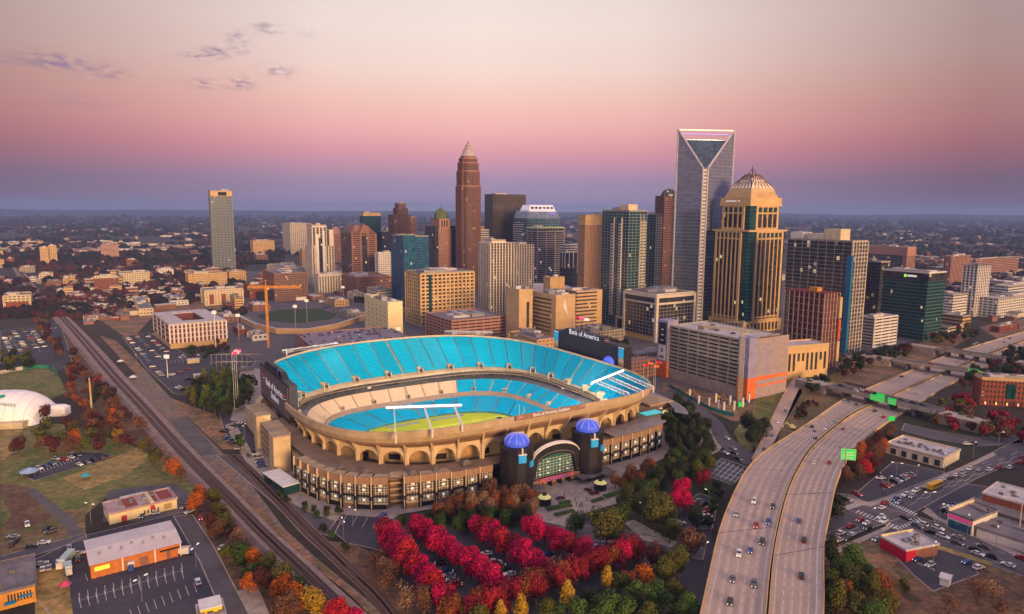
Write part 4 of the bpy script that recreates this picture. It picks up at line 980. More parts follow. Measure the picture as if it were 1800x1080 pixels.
class B:
    """a building: Empty at the near corner, x along the right (sunlit) face, y along the left face going back"""
    def __init__(s, name, label, xl, xc, xr, yb, yt, cat='building', ang=GRID, group=None):
        C, W, D, h = solve(xl, xc, xr, yb, yt, ang)
        if C.x < -150 and xc < 480 and 'courtyard' not in label: D = min(D, 38.0 if 'tower' not in name else 30.0)
        s.W, s.D, s.H = W, D, h
        s.t = thing(name, label, cat, (C.x, C.y, 0), ang, group); s.roofs = []
    def core(s, z0, z1, mt, ins=0.0, x0=0, x1=None, y0=0, y1=None, nm='wall'):
        x1 = s.W if x1 is None else x1; y1 = s.D if y1 is None else y1
        return MB().box(x0 + ins, x1 - ins, y0 + ins, y1 - ins, z0, z1).build(nm, mt, s.t)
    def bands(s, z0, z1, fh, wall, glass, x0=0, x1=None, y0=0, y1=None, gf=.55, bay=0, pw=.5, ins=.35, nm='window_band', proud=.12, merge=False, wallname='wall'):
        x1 = s.W if x1 is None else x1; y1 = s.D if y1 is None else y1
        n = max(1, round((z1 - z0) / fh)); fh = (z1 - z0) / n; w = MB(); gm = MB()
        for i in range(n):
            a = z0 + i * fh; b = a + fh * (1 - gf); c = a + fh
            w.box(x0, x1, y0, y1, a, b, wall)
            if merge: gm.box(x0 + ins, x1 - ins, y0 + ins, y1 - ins, b, c)
            else: MB().box(x0 + ins, x1 - ins, y0 + ins, y1 - ins, b, c).build(nm, glass, s.t)
        w.box(x0, x1, y0, y1, z1, z1 + .5, wall)
        if bay:
            p = proud
            for L, ax in ((x1 - x0, 0), (y1 - y0, 1)):
                k = max(1, round(L / bay)); q = L / k
                for i in range(k + 1):
                    c = i * q
                    if ax == 0: w.box(x0 + c - pw / 2 - (p if i == 0 else 0), x0 + c + pw / 2 + (p if i == k else 0), y0 - p, y0 + .6, z0 - .02, z1 + .52, wall); w.box(x0 + c - pw / 2, x0 + c + pw / 2, y1 - .6, y1 + p, z0 - .02, z1 + .52, wall)
                    else: w.box(x0 - p * .96, x0 + .6, y0 + c - pw / 2, y0 + c + pw / 2, z0 - .01, z1 + .51, wall); w.box(x1 - .6, x1 + p * .96, y0 + c - pw / 2, y0 + c + pw / 2, z0 - .01, z1 + .51, wall)
        if merge: gm.build('glazing', glass, s.t)
        return w.build(wallname, None, s.t)
    def strips(s, z0, z1, wall, glass, bay, pw, x0=0, x1=None, y0=0, y1=None, proud=.6, fh=3.8, sp=.9, spm=None):
        """vertical piers with glass strips between"""
        x1 = s.W if x1 is None else x1; y1 = s.D if y1 is None else y1; w = MB(); spm = spm or wall
        w.box(x0 + .5, x1 - .5, y0 + .5, y1 - .5, z0, z1 + .4, wall)
        for ax, L in ((0, x1 - x0), (1, y1 - y0)):
            k = max(1, round(L / bay)); q = L / k
            for i in range(k + 1):
                c = i * q; c0 = max(0, c - pw / 2); c1 = min(L, c + pw / 2)
                if ax == 0: w.box(x0 + c0, x0 + c1, y0 - proud, y0 + .5, z0, z1 + .6, wall)
                else: w.box(x0 - proud * .97, x0 + .5, y0 + c0, y0 + c1, z0, z1 + .58, wall)
                if i < k:
                    a, b = c + pw / 2, c + q - pw / 2; g_ = MB()
                    if ax == 0: g_.box(x0 + a, x0 + b, y0 + .2, y0 + .49, z0, z1)
                    else: g_.box(x0 + .2, x0 + .49, y0 + a, y0 + b, z0, z1)
                    g_.build('window_strip', glass, s.t)
        n = max(1, round((z1 - z0) / fh)); q = (z1 - z0) / n
        for i in range(n): w.box(x0 + .12, x1 - .12, y0 + .08, y1 - .12, z0 + i * q, z0 + i * q + sp, spm)
        return w.build('wall', None, s.t)
    def glass(s, z0, z1, glass, mull, fh=3.8, bay=3.0, x0=0, x1=None, y0=0, y1=None, t=.1, vm=True, every=1, nm='curtain_wall'):
        x1 = s.W if x1 is None else x1; y1 = s.D if y1 is None else y1
        o = MB().box(x0, x1, y0, y1, z0, z1).build(nm, glass, s.t); w = MB()
        n = max(1, round((z1 - z0) / fh)); q = (z1 - z0) / n
        for i in range(0, n + 1, every): w.box(x0 - t, x1 + t, y0 - t, y1 + t, z0 + i * q - .15 - (0 if i < n else .2), z0 + i * q + .15 - (0 if i < n else .2), mull)
        if vm:
            for ax, L in ((0, x1 - x0), (1, y1 - y0)):
                k = max(1, round(L / bay)); b = L / k
                for i in range(k + 1):
                    c = i * b
                    if ax == 0: w.box(x0 + c - .1, x0 + c + .1, y0 - t * .8, y0, z0, z1, mull)
                    else: w.box(x0 - t * .8, x0, y0 + c - .1, y0 + c + .1, z0, z1, mull)
        w.build('mullions', None, s.t); return o
    def roof(s, z, mt=None, par=None, x0=0, x1=None, y0=0, y1=None, units=3, ph=1.1, um_=None):
        x1 = s.W if x1 is None else x1; y1 = s.D if y1 is None else y1; mt = mt or m_roofg; par = par or m_conc
        w = MB().box(x0 + .3, x1 - .3, y0 + .3, y1 - .3, z - .1, z + .56, mt)
        for a, b, c, d in ((x0 - .05, x1 + .05, y0 - .05, y0 + .45), (x0 - .05, x1 + .05, y1 - .45, y1 + .05), (x0 - .04, x0 + .45, y0 + .45, y1 - .45), (x1 - .45, x1 + .04, y0 + .45, y1 - .45)): w.box(a, b, c, d, z + .4, z + .5 + ph, par)
        w.build('roof', None, s.t)
        for i in range(units):
            W, D = x1 - x0, y1 - y0; a = U(.10, .22) * W; b = U(.10, .25) * D; cx = x0 + W * U(.25, .75); cy = y0 + D * U(.25, .75); hh = U(1.5, 4)
            MB().box(cx - a, cx + a, cy - b, cy + b, z + .56, z + .56 + hh, um_ or (m_metal if i % 2 else m_roofw)).box(cx - a * .4, cx + a * .2, cy - b * .5, cy + b * .3, z + .56 + hh, z + 1.2 + hh, m_concd).build('rooftop_unit', None, s.t)
m_brown = mat('brown_granite', (.25, .115, .085), .55, var=.1, scale=.1); m_brownd = mat('dark_brown_granite', (.17, .085, .075), .5, var=.1, scale=.1)
m_pinkg = mat('pink_granite', (.38, .20, .155), .6, var=.08, scale=.1); m_sand = mat('sandstone', (.50, .33, .17), .75, var=.1, scale=.1); m_gold_s = mat('golden_sandstone', (.60, .40, .19), .7, var=.08, scale=.1)
m_off = mat('offwhite_panel', (.60, .53, .46), .65, var=.08, scale=.1); m_wht = mat('white_panel', (.66, .62, .60), .6, var=.06, scale=.1); m_yel = mat('pale_yellow_stucco', (.72, .62, .36), .8, var=.06)
m_mul = mat('light_mullion', (.42, .40, .42), .5, .2); m_muld = mat('dark_mullion', (.12, .12, .14), .5, .2)
# --- left slim residential tower
b = B('apartment_tower', 'very slim tall teal glass residential tower with a cream crown, alone at the left', 369, 377, 410, 477, 336); H = b.H
b.bands(0, H * .935, 3.6, mat('blue_grey_frame', (.24, .25, .29), .6), mat('blue_grey_glass', (.05, .09, .12), .15, .2, .8, cell=(2.4, 2.4, 3.6), col2=(.11, .15, .18), lit=.004), gf=.72, bay=7, pw=.6, ins=.5, merge=False, proud=.5); b.core(H * .935, H, m_gold_s, .0, nm='crown'); MB().box(b.W * .35, b.W * .75, -.25, 0, H * .945, H * .99).build('louvre', m_dark, b.t); b.roof(H, units=1)
# --- grey balcony apartments
b = B('apartment_building', 'grey apartment block with vertical balcony stacks left of the white twin crown tower', 497, 512, 548, 447, 394); b.strips(0, b.H, m_off, m_gl, 6, 2.6, sp=1.4); b.roof(b.H, m_roofw)
b = B('apartment_building', 'low beige hotel slab standing in dark trees between the slim tower and the grey apartments', 428, 446, 482, 446, 424); b.bands(0, b.H, 3.4, m_gold_s, m_gl, gf=.35, bay=4, pw=1.8, ins=.3); b.roof(b.H)
# --- white twin crown tower
b = B('apartment_tower', 'cream tower with raised twin crown and recessed dark glass centre', 537, 551, 587, 505, 397); H, W, D = b.H, b.W, b.D
b.strips(0, H * .66, m_off, m_gld, 5, 2.2, sp=.6); b.strips(H * .66, H * .97, m_off, m_gld, 6, 2.6, x0=W * .02, x1=W * .68, y1=D * .8, sp=.5); b.core(H * .97, H, m_off, 0, W * .02, W * .68, 0, D * .8, 'crown'); b.core(H * .66, H * .93, m_off, 0, W * .8, W, 0, D * .7, 'crown')
MB().box(W * .18, W * .30, -1.0, .2, 5, H * .86).box(W * .48, W * .58, -1.0, .2, 5, H * .92).build('fin', m_wht, b.t); MB().box(W * .31, W * .47, -.8, .2, 5, H * .8).build('window_strip', m_gld, b.t); b.roof(H, x0=W * .02, x1=W * .68, y1=D * .8, units=1)
b = B('podium_building', 'pale vertical ribbed low block in front of the cream twin crown tower', 553, 561, 603, 516, 484); b.strips(0, b.H * .9, m_off, m_gl, 4.5, 2.4, sp=.5); b.core(b.H * .9, b.H, m_off); b.roof(b.H, m_roofw, m_off)
# --- domed pinkish tower
b = B('office_tower', 'distant pink tower with a rounded glass dome left of the brown gabled tower', 578, 584, 603, 462, 412); b.bands(0, b.H, 4, m_pinkg, m_gl, gf=.5, bay=4, pw=1.2); R = b.W * .42
MB().lathe([(R * 1.05, b.H), (R, b.H + 8)] + [(max(.1, R * math.cos(a)), b.H + 8 + R * .9 * math.sin(a)) for a in [math.pi / 2 * k / 6 for k in range(7)]], b.W / 2, b.D / 2, 14).build('dome', m_pinkg, b.t)
# --- brown gabled tower
b = B('office_tower', 'brown granite tower with stepped gabled top and dark central glass stripe', 600, 620, 662, 503, 411); H, W, D = b.H, b.W, b.D
b.bands(0, H, 3.9, m_brown, m_gld, gf=.48, x0=W * .0, x1=W, ins=.4)
MB().box(W * .40, W * .62, -.6, .2, 8, H * .96).build('window_strip', m_gld, b.t)
MB().box(W * .34, W * .40, -1, .2, 0, H).box(W * .62, W * .68, -1, .2, 0, H).box(-.5, W * .06, -1, .2, 0, H).box(W * .94, W + .5, -1, .2, 0, H).build('pier', m_brown, b.t)
MB().prism([(0, D * .1), (W, D * .1), (W, D), (0, D)], H + .5, H + 5, m_brownd, None, .9).prism([(W * .12, D * .12), (W * .88, D * .12), (W * .88, D * .9), (W * .12, D * .9)], H + 5, H + 14, m_brown, None, .7).build('stepped_roof', None, b.t)
g_ = MB(); g_.poly([(W * .3, -1, H + .5), (W * .72, -1, H + .5), (W * .51, -1, H + 18)]); g_.poly([(W * .3, -1, H + .5), (W * .51, -1, H + 18), (W * .51, D * .4, H + 18), (W * .3, D * .4, H + .5)]); g_.poly([(W * .72, -1, H + .5), (W * .72, D * .4, H + .5), (W * .51, D * .4, H + 18), (W * .51, -1, H + 18)]); g_.build('gable', m_brown, b.t)
b = B('podium_building', 'brown granite podium at the foot of the gabled tower', 596, 628, 688, 522, 490); b.bands(0, b.H, 5, m_brown, m_gld, gf=.3, bay=5, pw=2); b.roof(b.H, m_brownd, m_brown)
# --- dark glass tower behind
b = B('office_tower', 'dark teal glass tower with a pale lit top band behind the brown gabled tower', 633, 641, 670, 470, 375); b.glass(0, b.H * .95, m_glt, m_muld, 4, 4, vm=False); b.core(b.H * .95, b.H, m_gold_s, 0, nm='crown'); b.roof(b.H, units=1)
b = B('office_tower', 'brown banded tower with a narrower dark cap, left of the green domed tower', 683, 695, 722, 480, 376); H, W, D = b.H, b.W, b.D; b.strips(0, H * .98, m_brownd, m_gld, 4.6, 2.0, sp=1.3); b.strips(H * .98, H * 1.0 + 12, m_brownd, m_gld, 4, 1.8, x0=W * .25, x1=W * .9, y0=D * .15, y1=D * .8, sp=1.5); b.core(H + 12, H + 22, m_brownd, 0, W * .32, W * .8, D * .2, D * .75, 'cap'); b.roof(H + 22, units=1, x0=W * .32, x1=W * .8, y0=D * .2, y1=D * .75)
b = B('office_tower', 'lower stepped brown wing right of the brown banded tower with dark cap', 712, 722, 733, 470, 383); b.bands(0, b.H, 4, m_brown, m_gld, gf=.45); b.roof(b.H, units=1)
b = B('office_building', 'small white punched window office block between the brown gabled and blue glass towers', 660, 667, 691, 508, 446); b.bands(0, b.H, 3.6, m_wht, m_gl, gf=.5, bay=3.4, pw=1.5, ins=.4); b.roof(b.H, m_roofw, m_wht)
b = B('office_building', 'dark plum block behind the small white punched window office', 664, 672, 694, 470, 408); b.glass(0, b.H, m_gld, m_muld, 4, 6); b.roof(b.H)
# --- blue glass tower
b = B('apartment_tower', 'blue glass residential tower with blue fins behind the tan balcony block', 688, 711, 754, 552, 417); H, W, D = b.H, b.W, b.D; b.glass(0, H, m_glb, mat('blue_fin', (.045, .11, .30), .4, .3), 3.5, 4.2, t=.45); MB().box(W * .0, W * .45, -1.2, 0, 6, H + 2).build('projecting_bay', m_glb, b.t); MB().box(-1, W * .6, -1.4, D * .3, H + 2, H + 2.8).build('roof_brow', mat('green_trim', (.12, .2, .12), .5), b.t); b.roof(H, units=2)
# --- green dome tower
b = B('office_tower', 'pink and gold tower with a green copper dome', 748, 767, 802, 505, 385); H, W, D = b.H, b.W, b.D
b.bands(0, H * .86, 3.7, m_pinkg, m_gl, gf=.45, bay=3.4, pw=1.4, x0=W * .12, x1=W * .72, y0=-2, y1=D * .8); b.glass(0, H * .9, m_gld, m_muld, 3.7, 5, x0=W * .0, x1=W, y0=2, y1=D); b.core(H * .86, H, m_pinkg, 0, W * .16, W * .68, -1, D * .7, 'upper_wall')
for x in (.26, .38, .5): MB().box(W * x, W * (x + .06), -1.4, -.9, H * .88, H * .98).build('window', m_gld, b.t)
R = W * .29; MB().lathe([(R * 1.12, H), (R * 1.12, H + 2.5), (R, H + 3), (R * .97, H + 9), (R * .7, H + 14), (R * .3, H + 18), (.3, H + 20), (.12, H + 26)], W * .42, D * .33, 8).build('dome', mat('green_copper', (.10, .14, .05), .6, var=.15), b.t)
# --- tallest brown tower with crown
b = B('skyscraper', 'tallest brown granite tower stepping in to a pointed silver crown', 793, 816, 848, 509, 246); H = b.H; S = min(b.W, b.D); b.W = b.D = S
c0 = S / 2
def octo(s, k=.28): a = s / 2; q = a * (1 - 2 * k * .7); return [(c0 - q, c0 - a), (c0 + q, c0 - a), (c0 + q + (a - q) * .55, c0 - a + (a - q) * .55), (c0 + a, c0 - q), (c0 + a, c0 + q), (c0 + q, c0 + a), (c0 - q, c0 + a), (c0 - a, c0 + q), (c0 - a, c0 - q), (c0 - q - (a - q) * .55, c0 - a + (a - q) * .55)]
tiers = ((1.0, 0, .70), (.92, .70, .80), (.83, .80, .855), (.73, .855, .885))
for k, (s, f0, f1) in enumerate(tiers):
    poly = octo(S * s); wb = MB(); zz0, zz1 = H * f0, H * f1; wb.prism(poly, zz0, zz1, m_brown); wb.prism(octo(S * s * 1.012), zz1 - 1.5, zz1 + .6, m_pinkg)
    for i in range(len(poly)):
        p, q = poly[i], poly[(i + 1) % len(poly)]; L = math.hypot(q[0] - p[0], q[1] - p[1]); n = max(2, round(L / 2.6)); dx, dy = (q[0] - p[0]) / L, (q[1] - p[1]) / L; a = math.atan2(dy, dx)
        for j in range(n + 1): Mx = Matrix.Translation((p[0] + dx * L * j / n, p[1] + dy * L * j / n, 0)) @ Matrix.Rotation(a, 4, 'Z'); wb.box(-.45, .45, -.7, .4, zz0, zz1, m_brown, Mx)
    nf = int((zz1 - zz0) / 4)
    for j in range(nf):
        z = zz0 + (zz1 - zz0) * j / nf; wb.prism(octo(S * s + .35), z, z + 1.2, m_brownd)
    wb.build('wall_tier', None, b.t)
    for i in (8, 0, 9, 1, 2): 
        p, q = poly[i], poly[(i + 1) % len(poly)]; g_ = MB(); ox, oy = (q[1] - p[1]), -(q[0] - p[0]); L = math.hypot(ox, oy); ox, oy = ox / L * .12, oy / L * .12
        g_.poly([(p[0] + ox, p[1] + oy, zz0), (q[0] + ox, q[1] + oy, zz0), (q[0] + ox, q[1] + oy, zz1), (p[0] + ox, p[1] + oy, zz1)]); g_.build('window_wall', m_gl, b.t)
m_sil = mat('silver_crown', (.56, .48, .47), .35, .4)
cr = MB(); cr.prism(octo(S * .64), H * .885, H * .90, m_brown)
for s0, f0, f1 in ((.62, .90, .912), (.53, .912, .928), (.44, .928, .943), (.34, .943, .957), (.24, .957, .97), (.14, .97, .982)): cr.prism(octo(S * s0), H * f0, H * f1, m_sil, None, .88); cr.prism(octo(S * s0 * .8), H * f1 - .1, H * f1 + .8, m_brownd)
for k in range(16):
    a = 2 * math.pi * k / 16
    for s0, z0_, z1_ in ((.31, .89, .945), (.22, .92, .97), (.11, .95, 1.0)): cr.tube((c0 + S * s0 * math.cos(a), c0 + S * s0 * math.sin(a), H * z0_), (c0 + S * (s0 - .07) * math.cos(a), c0 + S * (s0 - .07) * math.sin(a), H * z1_), .5, m_sil, 4, .15)
cr.build('crown', None, b.t)
# --- dark slab
b = B('office_tower', 'dark bronze glass slab tower right of the tallest brown tower', 852, 866, 924, 498, 343); b.glass(0, b.H, mat('bronze_glass', (.16, .12, .075), .15, .5, .8, cell=(3, 3, 3.8), col2=(.09, .07, .05)), m_muld, 3.9, 3.4, t=.15); b.roof(b.H, par=m_black, units=2)
# --- horizontal striped tower
b = B('office_tower', 'white and dark horizontally striped tower with stepped top', 803, 826, 868, 505, 418); H, W, D = b.H, b.W, b.D; b.bands(0, H, 3.6, m_wht, m_gld, gf=.52, ins=.6); b.bands(H + .5, H + 12, 3.6, m_wht, m_gld, gf=.5, ins=.5, x0=W * .08, x1=W * .85, y0=D * .08, y1=D * .85); b.core(H + 12, H + 20, m_pinkg, 0, W * .18, W * .7, D * .2, D * .7, 'penthouse'); b.roof(H + 12.5, m_roofw, m_wht, W * .08, W * .85, D * .08, D * .85, 1)
# --- vertical ribbed
b = B('office_tower', 'cream vertically ribbed tower with dark window columns in front of the striped tower', 842, 862, 903, 553, 428); H, W, D = b.H, b.W, b.D; b.strips(0, H, m_off, m_gld, 4.4, 1.5, proud=.9, sp=.9, spm=m_conc); b.core(H, H + 3, m_off, 0, W * .1, W * .7, D * .1, D * .9, 'penthouse'); b.roof(H + 3, x0=W * .1, x1=W * .7, y0=D * .1, y1=D * .9, units=1)
b = B('office_tower', 'lower cream ribbed wing joined right of the ribbed tower', 890, 903, 938, 540, 432); b.strips(0, b.H, m_off, m_gld, 4.4, 1.6, proud=.9, sp=.9); b.roof(b.H, units=1)
# --- blue glass with lit crown
m_lit = mat('lit_white_crown', (.62, .58, .68), .5, emit=(.9, .8, 1), es=.35)
b = B('office_tower', 'blue glass tower with an illuminated white slanted crown', 903, 926, 983, 505, 384); H, W, D = b.H, b.W, b.D; b.glass(0, H, m_glb, m_mul, 3.8, 4.5); MB().prism([(0, 0), (W, 0), (W, D), (0, D)], H, H + 14, m_glr, None, .88).build('sloped_glass', None, b.t)
MB().box(W * .08, W * .92, D * .06, D * .3, H + 10, H + 12, m_lit).prism([(W * .05, D * .05), (W * .9, D * .05), (W * .9, D * .7), (W * .05, D * .7)], H + 12, H + 24, m_lit, None, .82).build('crown', None, b.t)
for k in range(6): MB().box(W * (.14 + .12 * k), W * (.21 + .12 * k), D * .06, D * .12, H + 17, H + 20.5, m_gld).build('crown_opening', None, b.t)
MB().box(W * .72, W * .86, D * .02, D * .06, H + 7, H + 9.5).build('blue_sign', mat('violet_sign', (.1, .1, .8), .5, emit=(.25, .2, 1), es=.8), b.t); b.bands(0, H * .93, 4, m_wht, m_gld, x0=-2, x1=W * .0 + 1, y0=D * .3, y1=D, gf=.6, merge=True, wallname='white_edge')
b = B('office_tower', 'dark banded office tower with a green lit roof edge below the lit crown', 926, 944, 991, 512, 402); H, W, D = b.H, b.W, b.D; b.bands(0, H * .94, 3.8, m_mul, m_gld, gf=.74, ins=.5, bay=22, pw=1.0, proud=.5); b.bands(H * .95, H, 5, m_mul, m_gld, gf=.8, bay=6, pw=.6, merge=True, wallname='top_frame'); MB().box(-.6, W + .6, -.6, D + .6, H + .6, H + 1.6).build('lit_edge', mat('green_lit_edge', (.4, .5, .25), .5, emit=(.6, .8, .3), es=.3), b.t); b.roof(H + 1, units=2)
# --- round building
p = G(945, 533); t = thing('round_building', 'round colonnaded drum with a glowing top storey behind the tan justice complex', 'building', (p.x, p.y, 0)); R = 47; Hh = 22
MB().lathe([(R, 0), (R, Hh)], n=40).build('wall', m_conc, t); MB().lathe([(R + 2.5, Hh), (R + 2.5, Hh + 3), (R, Hh + 3.2), (R - 6, Hh + 4)], n=40).build('roof', m_roofw, t)
fb = MB()
for k in range(40): a = 2 * math.pi * k / 40; fb.tube((R * 1.04 * math.cos(a), R * 1.04 * math.sin(a), 0), (R * 1.04 * math.cos(a), R * 1.04 * math.sin(a), Hh), .8, n=6)
fb.build('colonnade', m_off, t)
for k in range(40): a = 2 * math.pi * (k + .5) / 40; MB().box(-2.2, 2.2, -.2, .2, Hh - 6, Hh - 2).build('window', m_warm2 if k in range(22, 36) else m_gl, t, None, (R * 1.01 * math.cos(a), R * 1.01 * math.sin(a), 0), a + math.pi / 2)
# --- tan complex
b = B('government_building', 'tan windowless slab at the left end of the justice complex', 890, 912, 936, 607, 512); b.core(0, b.H, m_sand); MB().box(b.W * .55, b.W * .75, -.2, 0, 5, b.H - 12).build('window_strip', m_gl, b.t); b.roof(b.H, m_roofw, m_sand, units=2)
b = B('government_building', 'tan justice block with dark ribbon windows and a pale diamond panel on its corner', 934, 976, 1011, 612, 522); H, W, D = b.H, b.W, b.D; b.bands(0, H * .93, 4.2, m_sand, m_gl, gf=.42, x1=W * .0 + 8, ins=.5, y0=8, y1=D); b.core(0, H, m_sand, 0, 0, W, 0, 8); b.core(H * .93, H, m_sand, 0, 0, W * .9, 8, D)
MB().poly([(W * .38, -.15, H * .78), (W * .62, -.15, H * .62), (W * .46, -.15, H * .97)]).build('diamond_panel', m_wht, b.t); b.roof(H, m_roofw, m_sand, units=3)
b = B('government_building', 'tan ribbon window office block at the right end of the justice complex', 988, 1012, 1058, 592, 515); b.bands(0, b.H, 4.2, m_sand, m_gl, gf=.4, ins=.5, x1=b.W * .8); b.core(0, b.H + .5, m_sand, 0, b.W * .8, b.W); b.roof(b.H + .4, m_roofw, m_sand, units=2)
b = B('government_building', 'taller plain tan service tower rising in the middle of the justice complex', 955, 966, 992, 575, 490); b.core(0, b.H, m_sand); b.roof(b.H, par=m_sand, units=1)
b = B('office_building', 'low tan block between the stadium rim and the justice complex', 895, 945, 980, 628, 600); b.bands(0, b.H, 4, m_sand, m_gl, gf=.3, bay=5, pw=2); b.roof(b.H, m_roofg, m_sand, units=4)
# --- dark colonnade building
b = B('office_building', 'dark building with tall white columns in the gap beside the plain tan tower', 984, 992, 1022, 520, 432); H, W, D = b.H, b.W, b.D; b.glass(0, H * .55, m_gld, m_muld, 8, 9); b.strips(H * .55, H * .86, m_wht, m_gld, 9, 1.3, sp=.1, fh=30); b.bands(H * .86, H, 4.5, m_wht, m_gld, gf=.5); b.roof(H, m_roofw, m_wht, units=1)
# --- plain tan tower
b = B('office_tower', 'plain tan tower with fine vertical ribs and a solid top band', 1016, 1026, 1064, 540, 380); b.strips(0, b.H * .9, mat('rib_tan', (.42, .27, .18), .7), m_brown, 2.6, 1.3, proud=.5, sp=.5); b.core(b.H * .9, b.H, m_sand, -.6, nm='top_band'); b.roof(b.H, par=m_sand, units=2)
# --- teal condo
b = B('apartment_tower', 'teal glass condo tower with white balcony columns and a white rooftop box', 1057, 1100, 1135, 585, 372); H, W, D = b.H, b.W, b.D
b.glass(0, H, m_glt, m_mul, 3.4, 5, t=.25)
for y, n_ in ((.24, 0), (.52, 0)): 
    bl = MB()
    for k in range(int(H * .80 / 3.4)): bl.box(-1.6, .2, D * y, D * (y + .1), H * .13 + k * 3.4, H * .13 + k * 3.4 + 1.3)
    bl.box(-1.4, 0, D * y - .5, D * y, H * .12, H * .95); bl.build('balcony_stack', m_off, b.t)
for x in (.62, .8):
    bl = MB()
    for k in range(int(H * .84 / 3.4)): bl.box(W * x, W * (x + .13), -1.6, .2, H * .1 + k * 3.4, H * .1 + k * 3.4 + 1.3)
    bl.box(W * x - .6, W * x, -1.4, 0, 0, H * .97); bl.build('balcony_stack', m_off, b.t)
b.core(H, H + 8, m_cream, 0, W * .1, W * .6, D * .1, D * .4, 'penthouse'); b.roof(H, units=1); MB().box(-1.5, 6, -1.5, D * .36, 0, H * .13).build('entrance_frame', m_off, b.t); MB().box(-1.8, -1.4, D * .08, D * .28, 3, H * .11).build('entrance_opening', m_gld, b.t)
b = B('apartment_tower', 'slimmer teal condo tower with a white gridded end, right of the taller condo', 1120, 1137, 1161, 548, 378); b.glass(0, b.H, m_glt, m_mul, 3.4, 5, x1=b.W * .55); b.bands(0, b.H * .985, 3.4, m_off, m_gld, x0=b.W * .55, gf=.6, bay=4, pw=.8, merge=True); b.roof(b.H, units=1)
# --- round top dark brown
b = B('office_tower', 'plum granite tower with a rounded dark top behind the open frame skyscraper', 1150, 1162, 1190, 520, 345); H, W, D = b.H, b.W, b.D; b.bands(0, H, 3.9, m_brownd, m_gld, gf=.45, x1=W * .55, bay=4, pw=1.2); b.glass(0, H, m_gld, m_brownd, 3.9, 4, x0=W * .55); MB().lathe([(W * .42 * math.cos(a), H + W * .42 * math.sin(a)) for a in [math.pi / 2 * k / 6 for k in range(7)]], W * .55, D * .4, 12, sx=1.1).build('rounded_top', m_gld, b.t)
# --- open frame skyscraper
b = B('skyscraper', 'tall silver glass skyscraper with an open white frame and V shaped notch on top', 1187, 1229, 1284, 575, 222, ang=math.radians(42)); H, W, D = b.H, b.W, b.D
zn = H * .80; m_fr = mat('white_frame', (.62, .60, .67), .4, .2); ch = min(W, D) * .10
gw_ = MB()
# body: two glass faces whose tops slope up to outer corners, notch at the near corner
def fb_(pts): gw_.poly(pts)
gw_.poly([(ch, 0, 0), (W, 0, 0), (W, 0, H), (ch, 0, zn)]); gw_.poly([(0, D, 0), (0, ch, 0), (0, ch, zn), (0, D, H)])
hr = zn + (H - zn) * .7; gw_.poly([(W, 0, 0), (W, D, 0), (W, D, hr), (W, 0, hr)]); gw_.poly([(W, D, 0), (0, D, 0), (0, D, hr), (W, D, hr)]); gw_.poly([(W, 0, hr), (W, D, hr), (0, D, hr)])
gw_.build('glass_facade', m_glr, b.t)
MB().poly([(ch, 0, zn), (W * .80, 0, zn + (H - zn) * .72), (W * .4, D * .4, zn + (H - zn) * .74), (0, D * .80, zn + (H - zn) * .72), (0, ch, zn)]).poly([(W * .80, .3, H * .3), (W * .80, .3, zn + (H - zn) * .72), (.3, D * .80, zn + (H - zn) * .72), (.3, D * .80, H * .3)][::-1]).build('notch_glass', mat('notch_glass', (.10, .14, .20), .15, .5, cell=(3, 3, 4), col2=(.05, .07, .1)), b.t)
fr = MB(); T_ = 1.1
for a_, c_ in (((ch, -.2, zn), (W, -.2, H)), ((-.2, ch, zn), (-.2, D, H)), ((W, -.2, 0), (W, -.2, H)), ((-.2, D, 0), (-.2, D, H)), ((W, 0, H - 1), (0, D, H - 1))): fr.tube(a_, c_, T_, m_fr, 4)
fr.tube((W, 0, H - 5.5), (0, D, H - 5.5), .7, mat('violet_lit_bar', (.3, .25, .8), .5, emit=(.4, .3, 1), es=.6), 4)
fr.box(ch - .8, ch + .8, -.6, .6, 0, zn, m_fr); fr.box(-.6, .6, ch - .8, ch + .8, 0, zn, m_fr); fr.build('frame', None, b.t)
cs = MB(); nf = int(zn / 4.2)
for k in range(nf):
    z = zn * k / nf; cs.poly([(ch, .1, z), (ch, .1, z + 2.4), (.1, ch, z + 2.4), (.1, ch, z)][::-1], m_off); cs.poly([(ch, .3, z + 2.4), (ch, .3, z + zn / nf), (.3, ch, z + zn / nf), (.3, ch, z + 2.4)][::-1], m_glr)
cs.build('corner_bays', None, b.t); ml = MB()
for k in range(int(H * .95 / 4.2)):
    z = 4.2 * k; xw = W if z < zn else W; x0_ = ch if z < zn else ch + (z - zn) / (H - zn) * (W - ch) + 1; y0_ = x0_ * D / W if z >= zn else ch
    ml.box(x0_, W, -.22, -.02, z, z + .7); ml.box(-.22, -.02, y0_, D, z, z + .7)
ml.build('mullions', mat('pale_spandrel', (.27, .27, .33), .4, .3), b.t)
# --- low glass block
b = B('office_building', 'long low glass and stone office block before the open frame skyscraper', 1097, 1152, 1220, 603, 520); H, W, D = b.H, b.W, b.D
b.glass(6, H * .80, m_gld, m_mul, 4, 5, t=.2); b.core(H * .80, H, m_off, -.8, nm='stone_band'); MB().box(2, W - 2, -1.0, -.82, H * .84, H * .94).box(-1.0, -.82, 2, D - 2, H * .84, H * .94).build('window_band', m_gl, b.t); [MB().box(*q_).build('corner_pier', m_off, b.t) for q_ in ((-1.2, 2, -1.2, 2, 0, H + .4), (W - 2, W + 1, -1.2, 2, 0, H), (-1.2, 2, D - 2, D + 1, 0, H))]; b.roof(H, m_roofg, m_off, units=4)
for k in range(12): MB().box(3 + k * (W - 8) / 12, 4.2 + k * (W - 8) / 12, -.6, 0, 0, 6).build('column', m_off, b.t)
b.core(0, 6, m_warm, 1.5, nm='lit_lobby')
